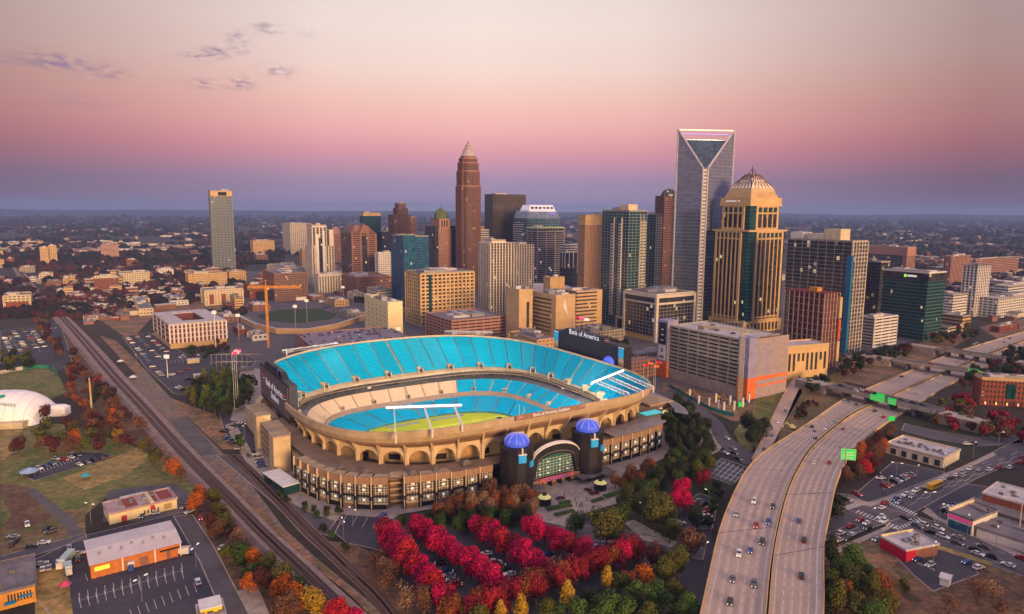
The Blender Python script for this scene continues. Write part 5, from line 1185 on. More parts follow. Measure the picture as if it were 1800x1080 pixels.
# --- golden tower with glass pyramid
b = B('skyscraper', 'golden stone tower with dark glass panels and a pale lattice pyramid roof', 1251, 1307, 1377, 588, 408); H, W, D = b.H, b.W, b.D; TH_ = None
def gold_stage(x0, x1, y0, y1, z0, z1, nb, ch=.30):
    w, d = x1 - x0, y1 - y0; c = w * .10; cd = d * .16
    MB().box(x0 + .7, x1 - .7, y0 + .7, y1 - .7, z0, z1).build('curtain_wall', m_glt, b.t)
    s = MB()
    for ax in (0, 1):
        L = w if ax == 0 else d; a0 = L * .22; a1 = L * .90; n = nb; q = (a1 - a0) / n
        for i in range(n + 1):
            c_ = a0 + i * q; wd = 1.5 if i in (0, n) else .75
            if ax == 0: s.box(x0 + c_ - wd, x0 + c_ + wd, y0 - .9, y0 + .75, z0, z1, m_gold_s)
            else: s.box(x0 - .87, x0 + .75, y0 + c_ - wd, y0 + c_ + wd, z0, z1, m_gold_s)
        for zz in (z0, z0 + (z1 - z0) * .03, z1 - 9, z1 - 1.5):
            if ax == 0: s.box(x0 + a0, x0 + a1, y0 - .5, y0 + .75, zz, zz + 1.6, m_gold_s)
            else: s.box(x0 - .47, x0 + .75, y0 + a0, y0 + a1, zz, zz + 1.6, m_gold_s)
    s.box(x0 - 1.2, x1 + 1.2, y0 - 1.2, y1 + 1.2, z1, z1 + 1.8, m_gold_s); s.build('stone_frame', None, b.t)
    for i in range(nb):
        q = (w * .68) / nb; MB().box(x0 + w * .22 + i * q + .8, x0 + w * .22 + (i + 1) * q - .8, y0 + .1, y0 + .68, z0 + 2, z1 - 9).build('window_strip', m_gld, b.t)
        q = (d * .68) / nb; MB().box(x0 + .1, x0 + .68, y0 + d * .22 + i * q + .8, y0 + d * .22 + (i + 1) * q - .8, z0 + 2, z1 - 9).build('window_strip', m_gld, b.t)
    ms = MB(); n = int((z1 - z0) / 4)
    for i in range(n): z = z0 + (z1 - z0) * i / n; ms.box(x0 + .45, x1 - .45, y0 + .45, y1 - .45, z, z + .5)
    ms.build('floor_lines', mat('dark_teal_mullion', (.04, .10, .11), .4), b.t)
b.core(0, 14, m_gold_s, -.8, nm='base')
for k in range(9): MB().box(4 + k * (W - 8) / 9, 4 + (k + .55) * (W - 8) / 9, -1.0, -.82, 2, 11).build('window', m_gld, b.t); MB().box(-1.0, -.82, 4 + k * (D - 8) / 9, 4 + (k + .55) * (D - 8) / 9, 2, 11).build('window', m_gld, b.t)
gold_stage(0, W, 0, D, 14, H, 6)
i_ = .09; x0, x1, y0, y1 = W * i_, W * (1 - i_), D * i_, D * (1 - i_); z2 = H + 29; gold_stage(x0, x1, y0, y1, H + 1.8, z2, 4)
MB().box(x0 - .6, x1 + .6, y0 - .6, y1 + .6, z2 + 1.8, z2 + 9.5).build('parapet_storey', m_gold_s, b.t)
mx_, my_ = W / 2, D / 2
def inset(f): return [(mx_ - W * f, my_ - D * f), (mx_ + W * f, my_ - D * f), (mx_ + W * f, my_ + D * f), (mx_ - W * f, my_ + D * f)]
MB().prism(inset(.375), z2 + 9.5, z2 + 16, m_sand, None, .86).prism(inset(.322), z2 + 16, z2 + 20.5, m_tanc, None, .94).build('stepped_roof', None, b.t)
pb, ptp = inset(.30), inset(.09); zb_, zt_ = z2 + 20.5, z2 + 37
m_lp = mat('pale_lattice_panel', (.74, .60, .50), .4, emit=(1, .8, .65), es=.12); MB().prism(pb, zb_, zb_ + 9, m_lp, None, .61).prism(inset(.183), zb_ + 9, zt_, m_lp, None, .40).build('pyramid', None, b.t)  # faint emission put into the pyramid panels to make them look brighter
lt = MB()
for s in range(4):
    A0, A1, B0, B1 = Vector((*pb[s], zb_)), Vector((*pb[(s + 1) % 4], zb_)), Vector((*ptp[s], zt_)), Vector((*ptp[(s + 1) % 4], zt_)); n = 6
    for k in range(n + 1):
        for k2 in (k + 2, k - 2):
            k2 = max(0, min(n, k2)); mid_ = A0.lerp(A1, k / n).lerp(B0.lerp(B1, k2 / n), .53); cx_ = Vector((mx_, my_, mid_.z)); mid_ = cx_ + (mid_ - cx_) * 1.015; lt.tube(A0.lerp(A1, k / n), mid_, .42, m_brownd, 4); lt.tube(mid_, B0.lerp(B1, k2 / n), .36, m_brownd, 4)
lt.build('pyramid_lattice', None, b.t)
an = MB()
for dx, dy in ((-3, -3), (3, -3), (3, 3), (-3, 3)): an.tube((mx_ + dx, my_ + dy, zt_), (mx_ + dx * .2, my_ + dy * .2, zt_ + 6), .3, m_black, 4)
an.tube((mx_, my_, zt_), (mx_, my_, zt_ + 10), .35, m_black, 4); an.build('finial', None, b.t)
lettering('bank of america', 2.2, b.t, -.95 + .0, my_ + 6, z2 + 6.4, m_lampw, -math.pi / 2) if False else None
MB().box(x0 - .8, x0 - .62, my_ - 2, my_ + 14, z2 + 5, z2 + 6).box(x0 - .8, x0 - .62, my_ - 6, my_ - 4.4, z2 + 4.8, z2 + 6.4).build('lit_sign', m_lampw, b.t)
# --- dark gridded tower on the right
b = B('office_tower', 'large dark glass office tower with a white gridded end and blue seam', 1380, 1484, 1520, 622, 426); H, W, D = b.H, b.W, b.D
b.glass(0, H, m_gld, m_mul, 3.9, 9, t=.35); b.bands(0, H, 3.9, m_off, m_gld, y1=8, gf=.62, x0=2, x1=W + .3, ins=.7, bay=5, pw=.9, proud=.3, wallname='white_grid', nm='window_band')
MB().box(-.8, 2.4, -1.2, 4, 0, H * .88).build('blue_seam', mat('blue_cladding', (.02, .15, .30), .4), b.t); b.roof(H, units=0)
for x0, x1, hh, mt_ in ((.02, .22, 8, m_wht), (.3, .6, 7, m_off), (.55, .8, 12, m_cream)): MB().box(W * .1, W * .7, D * (1 - x1), D * (1 - x0), H + .5, H + hh).build('rooftop_unit', mt_, b.t)
# --- red frame under construction
b = B('construction_frame', 'unfinished concrete frame building lined in red mesh in front of the dark gridded tower', 1376, 1441, 1474, 650, 517); H, W, D = b.H, b.W, b.D
m_redn = mat('red_safety_mesh', (.20, .03, .035), .85, var=.3, scale=.3); n = 12
for k in range(n + 1): z = H * k / n; MB().box(0, W, 0, D, max(0, z - .35), z + .25).build('floor_slab', m_redn if k == n else m_brown, b.t)
cl_ = MB()
for i in range(6):
    for j in range(9): x, y = W * i / 5 * .98 + .3, D * j / 8 * .98 + .3; cl_.box(x - .45, x + .45, y - .45, y + .45, 0, H)
cl_.build('columns', m_conc, b.t); MB().box(2.5, W - 2.5, 2.5, D - 2.5, 0, H - 1).build('mesh_screen', m_redn, b.t); MB().box(W * .3, W * .6, D * .3, D * .5, H + .3, H + 4).build('formwork', mat('orange_form', (.5, .22, .04), .8), b.t)
for k in range(3): MB().box(W - 2, W + 1.5, -1.5, 2, 5 + k * 20, 24 + k * 20).build('hoist', mat('red_hoist', (.5, .1, .05), .7) if k == 1 else m_gold_s, b.t)
# --- others at right
b = B('office_building', 'wide beige topped office building behind the dark gridded tower', 1515, 1590, 1608, 505, 436); b.glass(0, b.H * .8, m_gld, m_mul, 4, 8); b.core(b.H * .8, b.H, m_pinkg, -.5, nm='top_band'); b.bands(0, b.H, 4, m_pinkg, m_gld, y1=6, gf=.4, bay=4, pw=1.5, merge=True, x0=-.8); b.roof(b.H, m_roofw)
b = B('office_tower', 'dark violet glass tower tucked between the gridded tower and the green glass block', 1506, 1540, 1562, 575, 462); b.glass(0, b.H, m_gld, m_muld, 3.9, 6, every=1); b.roof(b.H, m_roofw, units=2)
b = B('office_building', 'dark green glass office block with a lit sign on its roof edge', 1549, 1622, 1660, 600, 482); H, W, D = b.H, b.W, b.D; b.bands(0, H * .88, 3.9, mat('green_spandrel', (.08, .13, .13), .4, .2), m_glt, gf=.66, ins=.4); b.core(H * .88, H, m_gld, .3, nm='top_storey'); b.roof(H, m_roofw, m_wht, units=3)
MB().box(-.3, -.1, D * .25, D * .45, H - 4.5, H - 2.5).build('lit_sign', m_lampw, b.t); MB().box(-.32, -.08, D * .47, D * .52, H - 5, H - 2.2).build('lit_sign', mat('green_lamp', (.3, .8, .1), .5, emit=(.4, 1, .1), es=1), b.t)
b = B('parking_garage', 'small pale parking garage before the dark green glass block', 1507, 1534, 1577, 612, 562, cat='garage'); b.bands(0, b.H, 3.2, m_wht, m_dark, gf=.42, ins=1.2, bay=13, pw=.9, proud=.05); b.roof(b.H, m_roofw, m_wht, units=1)
b = B('low_building', 'low cream pavilion at the foot of the green glass block', 1640, 1665, 1680, 596, 578); b.bands(0, b.H, 4, m_cream, m_gl, gf=.5); b.roof(b.H, units=0)
b = B('apartment_tower', 'pale round cornered apartment tower near the right edge', 1690, 1711, 1738, 557, 470); b.strips(0, b.H, m_wht, m_gld, 5, 1.9, sp=1.2); b.roof(b.H, units=2)
b = B('office_building', 'pinkish slab behind the pale apartment tower near the right edge', 1658, 1668, 1705, 500, 452); b.strips(0, b.H, m_pinkg, m_gld, 5, 2.4, sp=1.2); b.roof(b.H)
b = B('office_building', 'long plum office slab right of the pinkish slab', 1700, 1712, 1790, 488, 457); b.bands(0, b.H, 4, m_pinkg, m_gld, gf=.4); b.roof(b.H)
b = B('apartment_building', 'wide pale low apartment complex at the right edge', 1718, 1752, 1830, 560, 527); b.bands(0, b.H, 3.6, m_wht, m_gl, gf=.5, bay=6, pw=1.6); b.roof(b.H, m_roofw, units=5)
b = B('office_building', 'low white building behind the wide pale apartment complex', 1745, 1770, 1840, 528, 505); b.bands(0, b.H, 4, m_wht, m_gl, gf=.45); b.roof(b.H, m_roofw, units=3)
b = B('office_building', 'small white stepped building right of the dark green glass block', 1645, 1672, 1700, 560, 520); b.bands(0, b.H, 3.8, m_wht, m_gl, gf=.4); b.roof(b.H, m_roofw)
b = B('office_building', 'low tan building by the trees under the pale apartment tower', 1655, 1690, 1706, 583, 558); b.bands(0, b.H, 3.8, m_sand, m_gl, gf=.4); b.roof(b.H, m_roofw, units=1)
b = B('brick_office', 'long brick office building with punched windows and lit ground floor at the right', 1712, 1722, 1830, 712, 668, cat='building', ang=math.radians(-14)); H, W, D = b.H, b.W, b.D
b.bands(0, H, 3.6, m_brick, m_gl, gf=.45, bay=2.6, pw=1.3, ins=.3); b.core(H, H + 1, m_sand, -.4, nm='cornice'); b.roof(H + .6, m_roofg, m_sand, units=5); MB().box(W * .42, W * .58, -.6, 0, 6, H - 2).build('window_bay', m_glt, b.t)
for k in range(6): MB().box(3 + k * 7, 3.8 + k * 7, -.4, -.2, .8, 2.8).build('wall_lamp', mat('amber_lamp', (1, .6, .2), .5, emit=(1, .55, .2), es=1.2), b.t)
# --- tan classical post office next to the big garage
b = B('civic_building', 'golden classical low building with tall windows right of the big parking garage', 1352, 1380, 1456, 668, 612, ang=math.radians(20)); H, W, D = b.H, b.W, b.D; b.core(0, H, m_gold_s); b.roof(H, m_roofw, m_gold_s, units=0)
for k in range(9): MB().box(W * (.05 + .105 * k), W * (.10 + .105 * k), -.25, 0, H * .25 if k in (0, 1, 4, 5, 6, 8) else H * .55, H * .8).build('window', m_gl, b.t)
# --- big parking garage
b = B('parking_garage', 'big beige parking garage with purple and orange painted corner', 1176, 1312, 1384, 704, 598, cat='garage'); H, W, D = b.H, b.W, b.D
b.bands(7, H - 2, 3.15, m_conc, m_dark, gf=.45, ins=1.3, bay=11, pw=.9, proud=.05, x1=W, y0=8); b.core(0, 7, m_conc, .0, y0=8, nm='base'); b.roof(H - 2, m_roofw, m_conc, units=0, y0=8)
m_lav = mat('lavender_paint', (.28, .26, .42), .7); m_org = mat('orange_paint', (.72, .16, .045), .7); m_gryp = mat('garage_metal_screen', (.34, .27, .28), .6, var=.08)
MB().box(-.3, 9, -.3, 9.5, H * .36, H + 1.2, m_lav).box(-.4, 9.1, -.4, 9.6, 0, H * .36, m_org).build('painted_stair_tower', None, b.t)
sc_ = MB().box(9.1, W + .3, -.25, .2, H * .36, H, m_gryp)
for k in range(9): sc_.box(11, W * .6, -.4, -.25, H * .4 + k * H * .058, H * .425 + k * H * .058, m_lav)
sc_.box(9.1, W + .3, -.3, .2, H * .30, H * .36, m_org).box(9.1, W + .3, -.25, .2, 0, H * .30, m_gryp).box(9.1, W + .35, -.35, .1, H * .19, H * .22, m_org); sc_.build('metal_screen', None, b.t)
MB().box(-2, 10, D, D + 12, 0, H * .3, m_org).box(-2, 10, D, D + 12, H * .3, H + 3, m_lav).build('painted_stair_tower', None, b.t); MB().box(-2.3, -2.02, D + 2, D + 10, H * .62, H + 1).build('dark_banner', m_black, b.t); MB().box(-2.3, -2.02, D + 2, D + 10, H * .32, H * .6).build('white_banner', m_wht, b.t)
MB().box(-2.36, -2.3, D + 5, D + 7, H * .47, H * .54).box(-2.36, -2.3, D + 3.5, D + 8.5, H * .36, H * .40).build('banner_print', m_muld, b.t)
for k in range(3): MB().box(-2.36, -2.3, D + 4.6, D + 7.4, H * (.68 + .1 * k), H * (.705 + .1 * k)).build('banner_print', m_wht, b.t)
GAR = b
# --- tan balcony block and garage
b = B('apartment_building', 'large tan balcony apartment block facing the stadium', 713, 741, 833, 575, 484); H, W, D = b.H, b.W, b.D; b.bands(0, H, 4.4, m_gold_s, m_gl, gf=.60, bay=5.6, pw=1.7, ins=1.2, proud=.35); b.core(H, H + 1.2, m_gold_s, -.6, nm='cornice'); MB().box(W * .14, W * .19, -.7, .2, 4, H).build('window_strip', m_glt, b.t); b.roof(H + 1, units=5)
for k in range(7): x = W * (.27 + .1 * k); bl = MB(); [bl.box(x, x + 2.4, -1.3, 0, 3.3 * q_ + 1, 3.3 * q_ + 2) for q_ in range(1, int(H / 3.3))]; bl.build('balcony_stack', m_sand, b.t)
b = B('parking_garage', 'tan parking garage with a roof terrace in front of the balcony apartment block', 748, 795, 890, 606, 566, cat='garage'); b.bands(0, b.H, 3.3, m_pinkg, m_dark, gf=.4, ins=1, bay=10, pw=.9, proud=.05); b.roof(b.H, m_roofg, m_pinkg, units=3)
# --- pale yellow hotel
b = B('hotel', 'pale yellow eight storey hotel with small windows behind the far rim of the stadium', 641, 683, 708, 598, 534); H, W, D = b.H, b.W, b.D; b.core(0, H, m_yel)
for i in range(7):
    for j in range(5): MB().box(-.12, .1, D * (.12 + .17 * j), D * (.12 + .17 * j) + 1.5, 3 + i * (H - 5) / 7, 4.8 + i * (H - 5) / 7).build('window', m_gl, b.t)
MB().box(-.3, W * .3, D * .7, D + .3, H, H + 3).build('parapet_tower', m_yel, b.t); b.roof(H, m_roofw, m_yel, units=2)
b = B('office_building', 'low beige block behind the pale yellow hotel', 645, 664, 690, 548, 512); b.bands(0, b.H, 4, m_off, m_gl, gf=.3); b.roof(b.H, units=3)
# --- parking deck left of hotel with cars on the roof
b = B('parking_deck', 'wide flat parking deck with cars on its purple roof behind the stadium rim', 507, 556, 735, 640, 618, cat='garage', ang=math.radians(28)); b.bands(0, b.H, 3.4, m_pinkg, m_dark, gf=.4, ins=1, bay=9, pw=.8, proud=.05, y1=95); b.roof(b.H, mat('purple_deck', (.24, .21, .27), .85, var=.1), m_pinkg, units=0, y1=95); DECK = b
# --- ballpark: stands round a green field
p = G(500, 560); t = thing('ballpark', 'small baseball park with green field and curved tan stands', 'ballpark', (0, 0, 0))
MB().poly([(q.x, q.y, .3) for q in P2([(450, 556), (490, 545), (560, 543), (592, 553), (580, 562), (520, 568), (468, 564)])]).build('field', mat('ballpark_turf', (.03, .055, .02), .9), t)
A = [G(x, y, 0) for x, y in dens([(415, 562), (445, 577), (485, 587), (540, 588), (595, 578), (640, 563)], 12)]; sb = MB(); C_ = G(520, 545)
for z, s in ((9, 0), (5, 10)): pass
up = Vector((0, 0, 1)); inn = [(p_ + (C_ - p_).normalized() * 22) for p_ in A]
sb.strip(A, [p_ + up * 6 for p_ in A], m_sand).strip([p_ + up * 6 for p_ in A], [p_ + up * 5.8 + (C_ - p_).normalized() * 5 for p_ in A], m_roofw).strip([p_ + up * 5.5 + (C_ - p_).normalized() * 5 for p_ in A], [p_ + up * 1.2 for p_ in inn], m_concd); sb.build('stand', None, t)
MB().box(-20, 20, -1, 1, 0, 14).build('scoreboard', m_black, t, None, G(478, 528), .1); MB().box(-17, 17, -1, 1, 4, 13).build('scoreboard', m_black, t, None, G(640, 538), -.4)
# --- left side mid-rise blocks
def simple(name, label, xl, xc, xr, yb, yt, wall, gl_=None, ang=GRID, fh=3.4, gf=.45, bay=4, pw=1.6, units=3, roofm=None, par=None, cat='building', group=None, merge=False):
    b = B(name, label, xl, xc, xr, yb, yt, cat, ang, group); b.bands(0, b.H, fh, wall, gl_ or m_gl, gf=gf, bay=bay, pw=pw, ins=.35, merge=merge); b.roof(b.H, roofm or m_roofg, par or wall, units=units); return b
b = simple('apartment_building', 'cream and brick apartment block with checkered roof edge near the orange crane', 354, 362, 427, 538, 512, m_cream, fh=3.3, gf=.4, bay=4, pw=2.2)
for k in range(3): MB().box(b.W * (.1 + .32 * k), b.W * (.22 + .32 * k), -.5, -.14, 2, b.H * .75).build('brick_panel', m_brick, b.t)
simple('apartment_building', 'long cream apartment building at the foot of the slim tower', 316, 333, 398, 505, 483, m_gold_s); simple('apartment_building', 'cream apartment wing right of the slim tower foot', 392, 405, 432, 497, 479, m_gold_s)
# red and white courtyard block
b = B('apartment_building', 'courtyard apartment block with dark red and white striped walls beside the car park', 270, 300, 398, 614, 572, ang=math.radians(36)); H, W, D = b.H, b.W, b.D
b.core(0, H * .22, m_sand, nm='base'); m_rw = mat('dark_red_panel', (.17, .05, .06), .8, var=.15); c_ = 16
w = MB()
for x0, x1, y0, y1 in ((0, W, 0, c_), (0, W, D - c_, D), (0, c_, c_, D - c_), (W - c_, W, c_, D - c_)): w.box(x0, x1, y0, y1, H * .22, H, m_rw); w.box(x0 - .1, x1 + .1, y0 - .1, y1 + .1, H, H + 1.0, m_roofw)
w.build('wall', None, b.t); ww = MB()
for k in range(15): x = W * k / 14; ww.box(x - .8, x + .8, -.5, 0, H * .22, H)
for k in range(5): y = D * k / 4; ww.box(-.5, 0, y - .8, y + .8, H * .22, H)
for f in (.42, .62, .82, .97): ww.box(-.4, W + .3, -.35, 0, H * f - .3, H * f + .3); ww.box(-.4, -.0, 0, D, H * f - .3, H * f + .3)
ww.build('white_trim', m_wht, b.t)
for k in range(14):
    for f in (.27, .46, .66, .86):
        if k % 2: MB().box(W * k / 14 + 1.6, W * (k + 1) / 14 - 1.6, -.2, -.02, H * f, H * (f + .11)).build('window', m_gl, b.t)
b = simple('apartment_building', 'cream and brick building at the far left edge beyond the railway', -30, 8, 53, 548, 522, m_cream, bay=5)
MB().box(2, b.W - 2, -.6, -.2, 1, b.H * .6).build('brick_panel', m_brick, b.t)
b = simple('apartment_building', 'brick building with cream turreted roof edge on the left', 137, 168, 208, 516, 490, m_brick, par=m_cream)
for k in range(9): MB().box(b.W * k / 9, b.W * k / 9 + 2.5, -.4, 2, b.H, b.H + 3.5).build('turret', m_cream, b.t)
simple('apartment_building', 'long cream building behind the brick one with turrets', 196, 214, 262, 502, 482, m_cream); simple('apartment_tower', 'left half of the tan twin slab tower near the left edge', 65, 73, 84, 468, 436, m_gold_s, group=None); simple('apartment_tower', 'right half of the tan twin slab tower near the left edge', 83, 88, 99, 466, 433, m_gold_s)
simple('office_building', 'dark brick office with pale window bands left of the slim tower', 170, 178, 209, 455, 431, m_brick, m_wht, gf=.3, bay=0); simple('office_building', 'small reddish block at the left horizon edge', 4, 12, 24, 468, 456, m_brick)
simple('apartment_building', 'unfinished brick block wrapped in scaffolding behind the orange crane', 462, 484, 540, 530, 483, m_brown, bay=4, pw=.7, gf=.6); simple('apartment_building', 'brick and grey block left of the scaffolded one', 426, 440, 466, 526, 503, m_brick); simple('office_building', 'cream stepped roofs in front of the tower cluster at left', 470, 495, 536, 492, 473, m_off)
simple('apartment_building', 'small cream block left of the twin crown tower', 527, 532, 541, 468, 440, m_sand)
simple('store', 'small flat cream store by the road left of the courtyard block', 232, 246, 269, 556, 545, m_cream, fh=4, gf=.3, units=2)
simple('office_building', 'low white terrace buildings right of the golden pyramid tower base', 1520, 1560, 1600, 560, 548, m_wht); simple('store', 'low dark roofed hall with plants before the balcony block', 985, 1030, 1095, 606, 588, m_conc, units=4); simple('office_building', 'low roof with parked cars left of the big parking garage', 1098, 1120, 1172, 640, 625, m_conc, units=0)
DK2 = simple('office_building', 'teal fronted concourse building left of the big parking garage', 1090, 1105, 1170, 668, 640, m_brown, m_glb, units=0)
rb = random.Random(11); ADJ = ['cream', 'grey', 'brick', 'white', 'plum', 'tan']; MT_ = [m_cream, m_conc, m_brick, m_wht, m_brown, m_sand]
for i, (xl, xc, xr, yb, h_) in enumerate(((212, 226, 262, 536, 8), (150, 168, 205, 548, 7), (118, 130, 150, 530, 8), (288, 300, 330, 538, 7), (430, 446, 474, 548, 9), (575, 590, 612, 540, 10), (612, 622, 640, 528, 11), (598, 612, 640, 560, 7), (410, 420, 436, 590, 8), (436, 446, 470, 600, 8), (380, 392, 418, 568, 8), (655, 668, 690, 528, 9), (690, 702, 716, 555, 10), (560, 572, 600, 602, 7), (244, 252, 268, 492, 10), (268, 280, 304, 486, 11), (290, 302, 322, 520, 8), (100, 112, 132, 500, 9), (60, 70, 92, 492, 9), (22, 36, 60, 480, 9), (214, 224, 240, 470, 12), (380, 390, 412, 470, 12), (440, 452, 470, 462, 13), (1480, 1492, 1510, 640, 6), (1600, 1612, 1636, 540, 12), (1622, 1634, 1650, 520, 12), (1742, 1756, 1790, 585, 8), (1780, 1796, 1830, 500, 10), (1590, 1600, 1622, 500, 14), (880, 892, 915, 640, 8))):
    k = i % 6; simple('office_building' if i % 2 else 'store', '%s flat roofed block at the %s' % (ADJ[k], ('road below the slim tower', 'field beyond the railway', 'far side of the railway bend', 'avenue west of the courtyard block', 'left end of the ballpark', 'right end of the ballpark', 'street behind the ballpark', 'ballpark entrance street', 'ballpark stand left corner', 'crane foot', 'lane behind the courtyard block', 'foot of the brown gabled tower', 'foot of the blue glass tower', 'parking deck left edge', 'brick turret building back side', 'cream building back side', 'red shop row', 'far railway lots', 'twin slab tower foot', 'left horizon rail yard', 'dark brick office foot', 'slim tower far side', 'hotel slab foot', 'gridded tower street corner', 'beige topped office foot', 'green block back side', 'loop ramp', 'right edge plum slab foot', 'wide beige office far side', 'hidden yard behind the far rim')[i]), xl, xc, xr, yb, yb - h_, MT_[k], bay=5, pw=2.2, units=3, roofm=m_roofw if i % 3 else m_roofg, merge=True)
# --- near left: dome, warehouses
p = G(30, 745); t = thing('sports_dome', 'big white inflated sports dome with green lettering at the left edge', 'dome', G(4, 737), math.radians(8)); m_mem = mat('white_membrane', (.92, .88, .90), .5, var=.04, scale=.1)
dm = MB(); NXd, NYd = 26, 14; Ld, Wd, Hd = 29, 21, 19
for i in range(NXd):
    for j in range(NYd):
        def dp(i, j):
            return dpuv(-1 + 2 * i / NXd, -1 + 2 * j / NYd)
        def dpuv(u, v):
            r_ = max(0, 1 - abs(u) ** 3.2) * max(0, 1 - abs(v) ** 2.4); x = u * Ld; y = v * Wd * (1 - .18 * abs(u) ** 3); return (x, y, Hd * r_ ** .55)
        dm.poly([dp(i, j), dp(i + 1, j), dp(i + 1, j + 1), dp(i, j + 1)])
o = dm.build('membrane', m_mem, t)
for q in o.data.polygons: q.use_smooth = True
sm_ = MB()
for k in range(-4, 5):
    P_ = [Vector(dpuv(k / 5.2, -1 + 2 * j / 16)) + Vector((0, 0, .08)) for j in range(17)]
    for a_, b_ in zip(P_, P_[1:]): sm_.tube(a_, b_, .12, n=4)
sm_.build('seam', mat('membrane_seam', (.62, .60, .64), .6), t)
me = text_mesh('Atrium Health', 3.4, .05); me.materials.clear(); me.materials.append(mat('green_print', (.03, .36, .30), .6))
for v in me.vertices: q_ = Vector(dpuv((v.co.x + 7) / Ld, -.70 + v.co.y * .045)); v.co = q_ + Vector((0, -.35, .35))
addobj('lettering', me, t)
lg = MB(); [lg.poly([Vector(dpuv((6 + 2.2 * math.cos(a_)) / Ld, -.42 + .09 * math.sin(a_))) + Vector((0, -.35, .35)) for a_ in [k_ * .5236 for k_ in range(12)]])]; lg.build('logo', mat('green_print', (.03, .36, .30), .6), t)
MB().box(-16, 9, -Wd - 5, -Wd + 3, 0, 5.2, m_cream).box(-17, 10, -Wd - 6, -Wd + 3, 5.2, 6, m_white).build('entrance_block', None, t)
for k in range(12): MB().box(-14 + k * 1.5, -13 + k * 1.5, -Wd - 5.2, -Wd - 5.0, .5, 4).build('window', m_gl, t)
MB().box(-14.5, 4, -Wd - 6.15, -Wd - 6.0, 5.1, 5.9).build('purple_sign', mat('purple_lit', (.2, .05, .7), .5, emit=(.3, .08, 1), es=.8), t); MB().box(9, 25, -Wd - 3, -Wd + 4, 0, 4, m_cream).build('side_wing', None, t)
MB().box(Ld - 2, Ld + 9, 2, 10, 0, 5, m_mem).prism([(Ld - 2, 2), (Ld + 9, 2), (Ld + 9, 10), (Ld - 2, 10)], 5, 7, m_mem, None, .5).build('white_annex', None, t)
t = thing('field_fence', 'green and white banner fence round the sports field behind the dome', 'fence', (0, 0, 0)); A = [G(x, y, 0) for x, y in dens([(0, 658), (30, 652), (60, 648), (85, 648), (102, 660)], 8)]
for i, (a_, c_) in enumerate(zip(A, A[1:])): MB().strip([a_, c_], [a_ + Vector((0, 0, 3)), c_ + Vector((0, 0, 3))]).strip([c_ + Vector((0, .2, 0)), a_ + Vector((0, .2, 0))], [c_ + Vector((0, .2, 3)), a_ + Vector((0, .2, 3))]).build('banner', mat('green_banner', (.03, .25, .17), .7) if i > 3 else m_wht, t)
def hall(name, label, corners, z, wall, roofm, gable=0.0, cat='building'):
    """roof corner pixels in order near-left, near-right, far-right, far-left"""
    P = [G(x, y, z) for x, y in corners]; c = sum(P, Vector()) / 4; a = math.atan2(P[1].y - P[0].y, P[1].x - P[0].x); W = ((P[1] - P[0]).length + (P[2] - P[3]).length) / 2; D = ((P[3] - P[0]).length + (P[2] - P[1]).length) / 2
    t = thing(name, label, cat, (c.x, c.y, 0), a); MB().box(-W / 2, W / 2, -D / 2, D / 2, 0, z - .4).build('wall', wall, t)
    r = MB(); W2, D2 = W / 2 + .4, D / 2 + .4
    if gable: r.poly([(-W2, -D2, z - .4), (W2, -D2, z - .4), (W2, 0, z + gable), (-W2, 0, z + gable)]).poly([(W2, D2, z - .4), (-W2, D2, z - .4), (-W2, 0, z + gable), (W2, 0, z + gable)]).poly([(-W2, -D2, z - .4), (-W2, 0, z + gable), (-W2, D2, z - .4)], wall).poly([(W2, -D2, z - .4), (W2, D2, z - .4), (W2, 0, z + gable)], wall); r.mats = [roofm, wall]; r.m = [0, 0, 1, 1]
    else:
        r.box(-W2, W2, -D2, D2, z - .4, z)
        if W < 60:
            for q_ in ((-W2, W2, -D2, -D2 + .35), (-W2, W2, D2 - .35, D2), (-W2, -W2 + .35, -D2 + .35, D2 - .35), (W2 - .35, W2, -D2 + .35, D2 - .35)): r.box(*q_, z, z + .5)
        for q_ in range(5): u_, v_ = U(-.38, .38) * W, U(-.3, .3) * D; MB().box(u_ - .9, u_ + .9, v_ - .7, v_ + .7, z, z + U(.7, 1.3)).tube((u_, v_, z + .6), (u_ + U(-3, 3), v_ + U(-2, 2), z + .35), .2, n=5).build('rooftop_unit', m_metal if q_ % 2 else m_concd, t)
    r.build('roof', roofm if not gable else None, t); return t, W, D
m_orw = mat('orange_brick', (.52, .17, .045), .8, var=.12, scale=.4)
t, W, D = hall('warehouse', 'long orange warehouse with a pale pink white roof and yellow sign', [(160, 992), (319, 952), (297, 915), (147, 949)], 6.0, m_orw, mat('white_metal_roof', (.70, .62, .62), .6, col2=(.55, .48, .48), scale=.12, detail=8), .7)
for x in (-.17, .19, .485): MB().box(W * x, W * x + .4, -D / 2 - .2, -D / 2, 0, 5.4).build('downpipe', m_white, t)
for x0, x1, nm in ((-.14, -.04, 'loading_door'), (.02, .12, 'loading_door'), (.33, .37, 'door')): MB().box(W * x0, W * x1, -D / 2 - .12, -D / 2, 0, 3.6).build(nm, m_brown, t)
MB().box(W * .25, W * .48, -D / 2 - 1.2, -D / 2, 4.1, 4.3).build('awning', m_black, t)
o = MB().box(-W * .46, -W * .30, -D / 2 - .3, -D / 2 - .1, 2.8, 4.4).build('sign', mat('yellow_lit_sign', (.9, .7, .05), .5, emit=(1, .8, .1), es=.5), t)
for k in range(7): MB().box(-W * .4 + k * W * .12, -W * .4 + k * W * .12 + 1, D * .1 * (k % 2) - D * .25, D * .1 * (k % 2) - D * .25 + .8, 6.1, 6.9).build('roof_vent', m_metal, t)
t, W, D = hall('workshop', 'cream workshop with a patched rust red and white roof', [(188, 905), (306, 877), (301, 858), (184, 884)], 5.0, m_yel, mat('patched_roof', (.50, .38, .38), .8, col2=(.33, .20, .20), scale=.15, detail=8), 0)
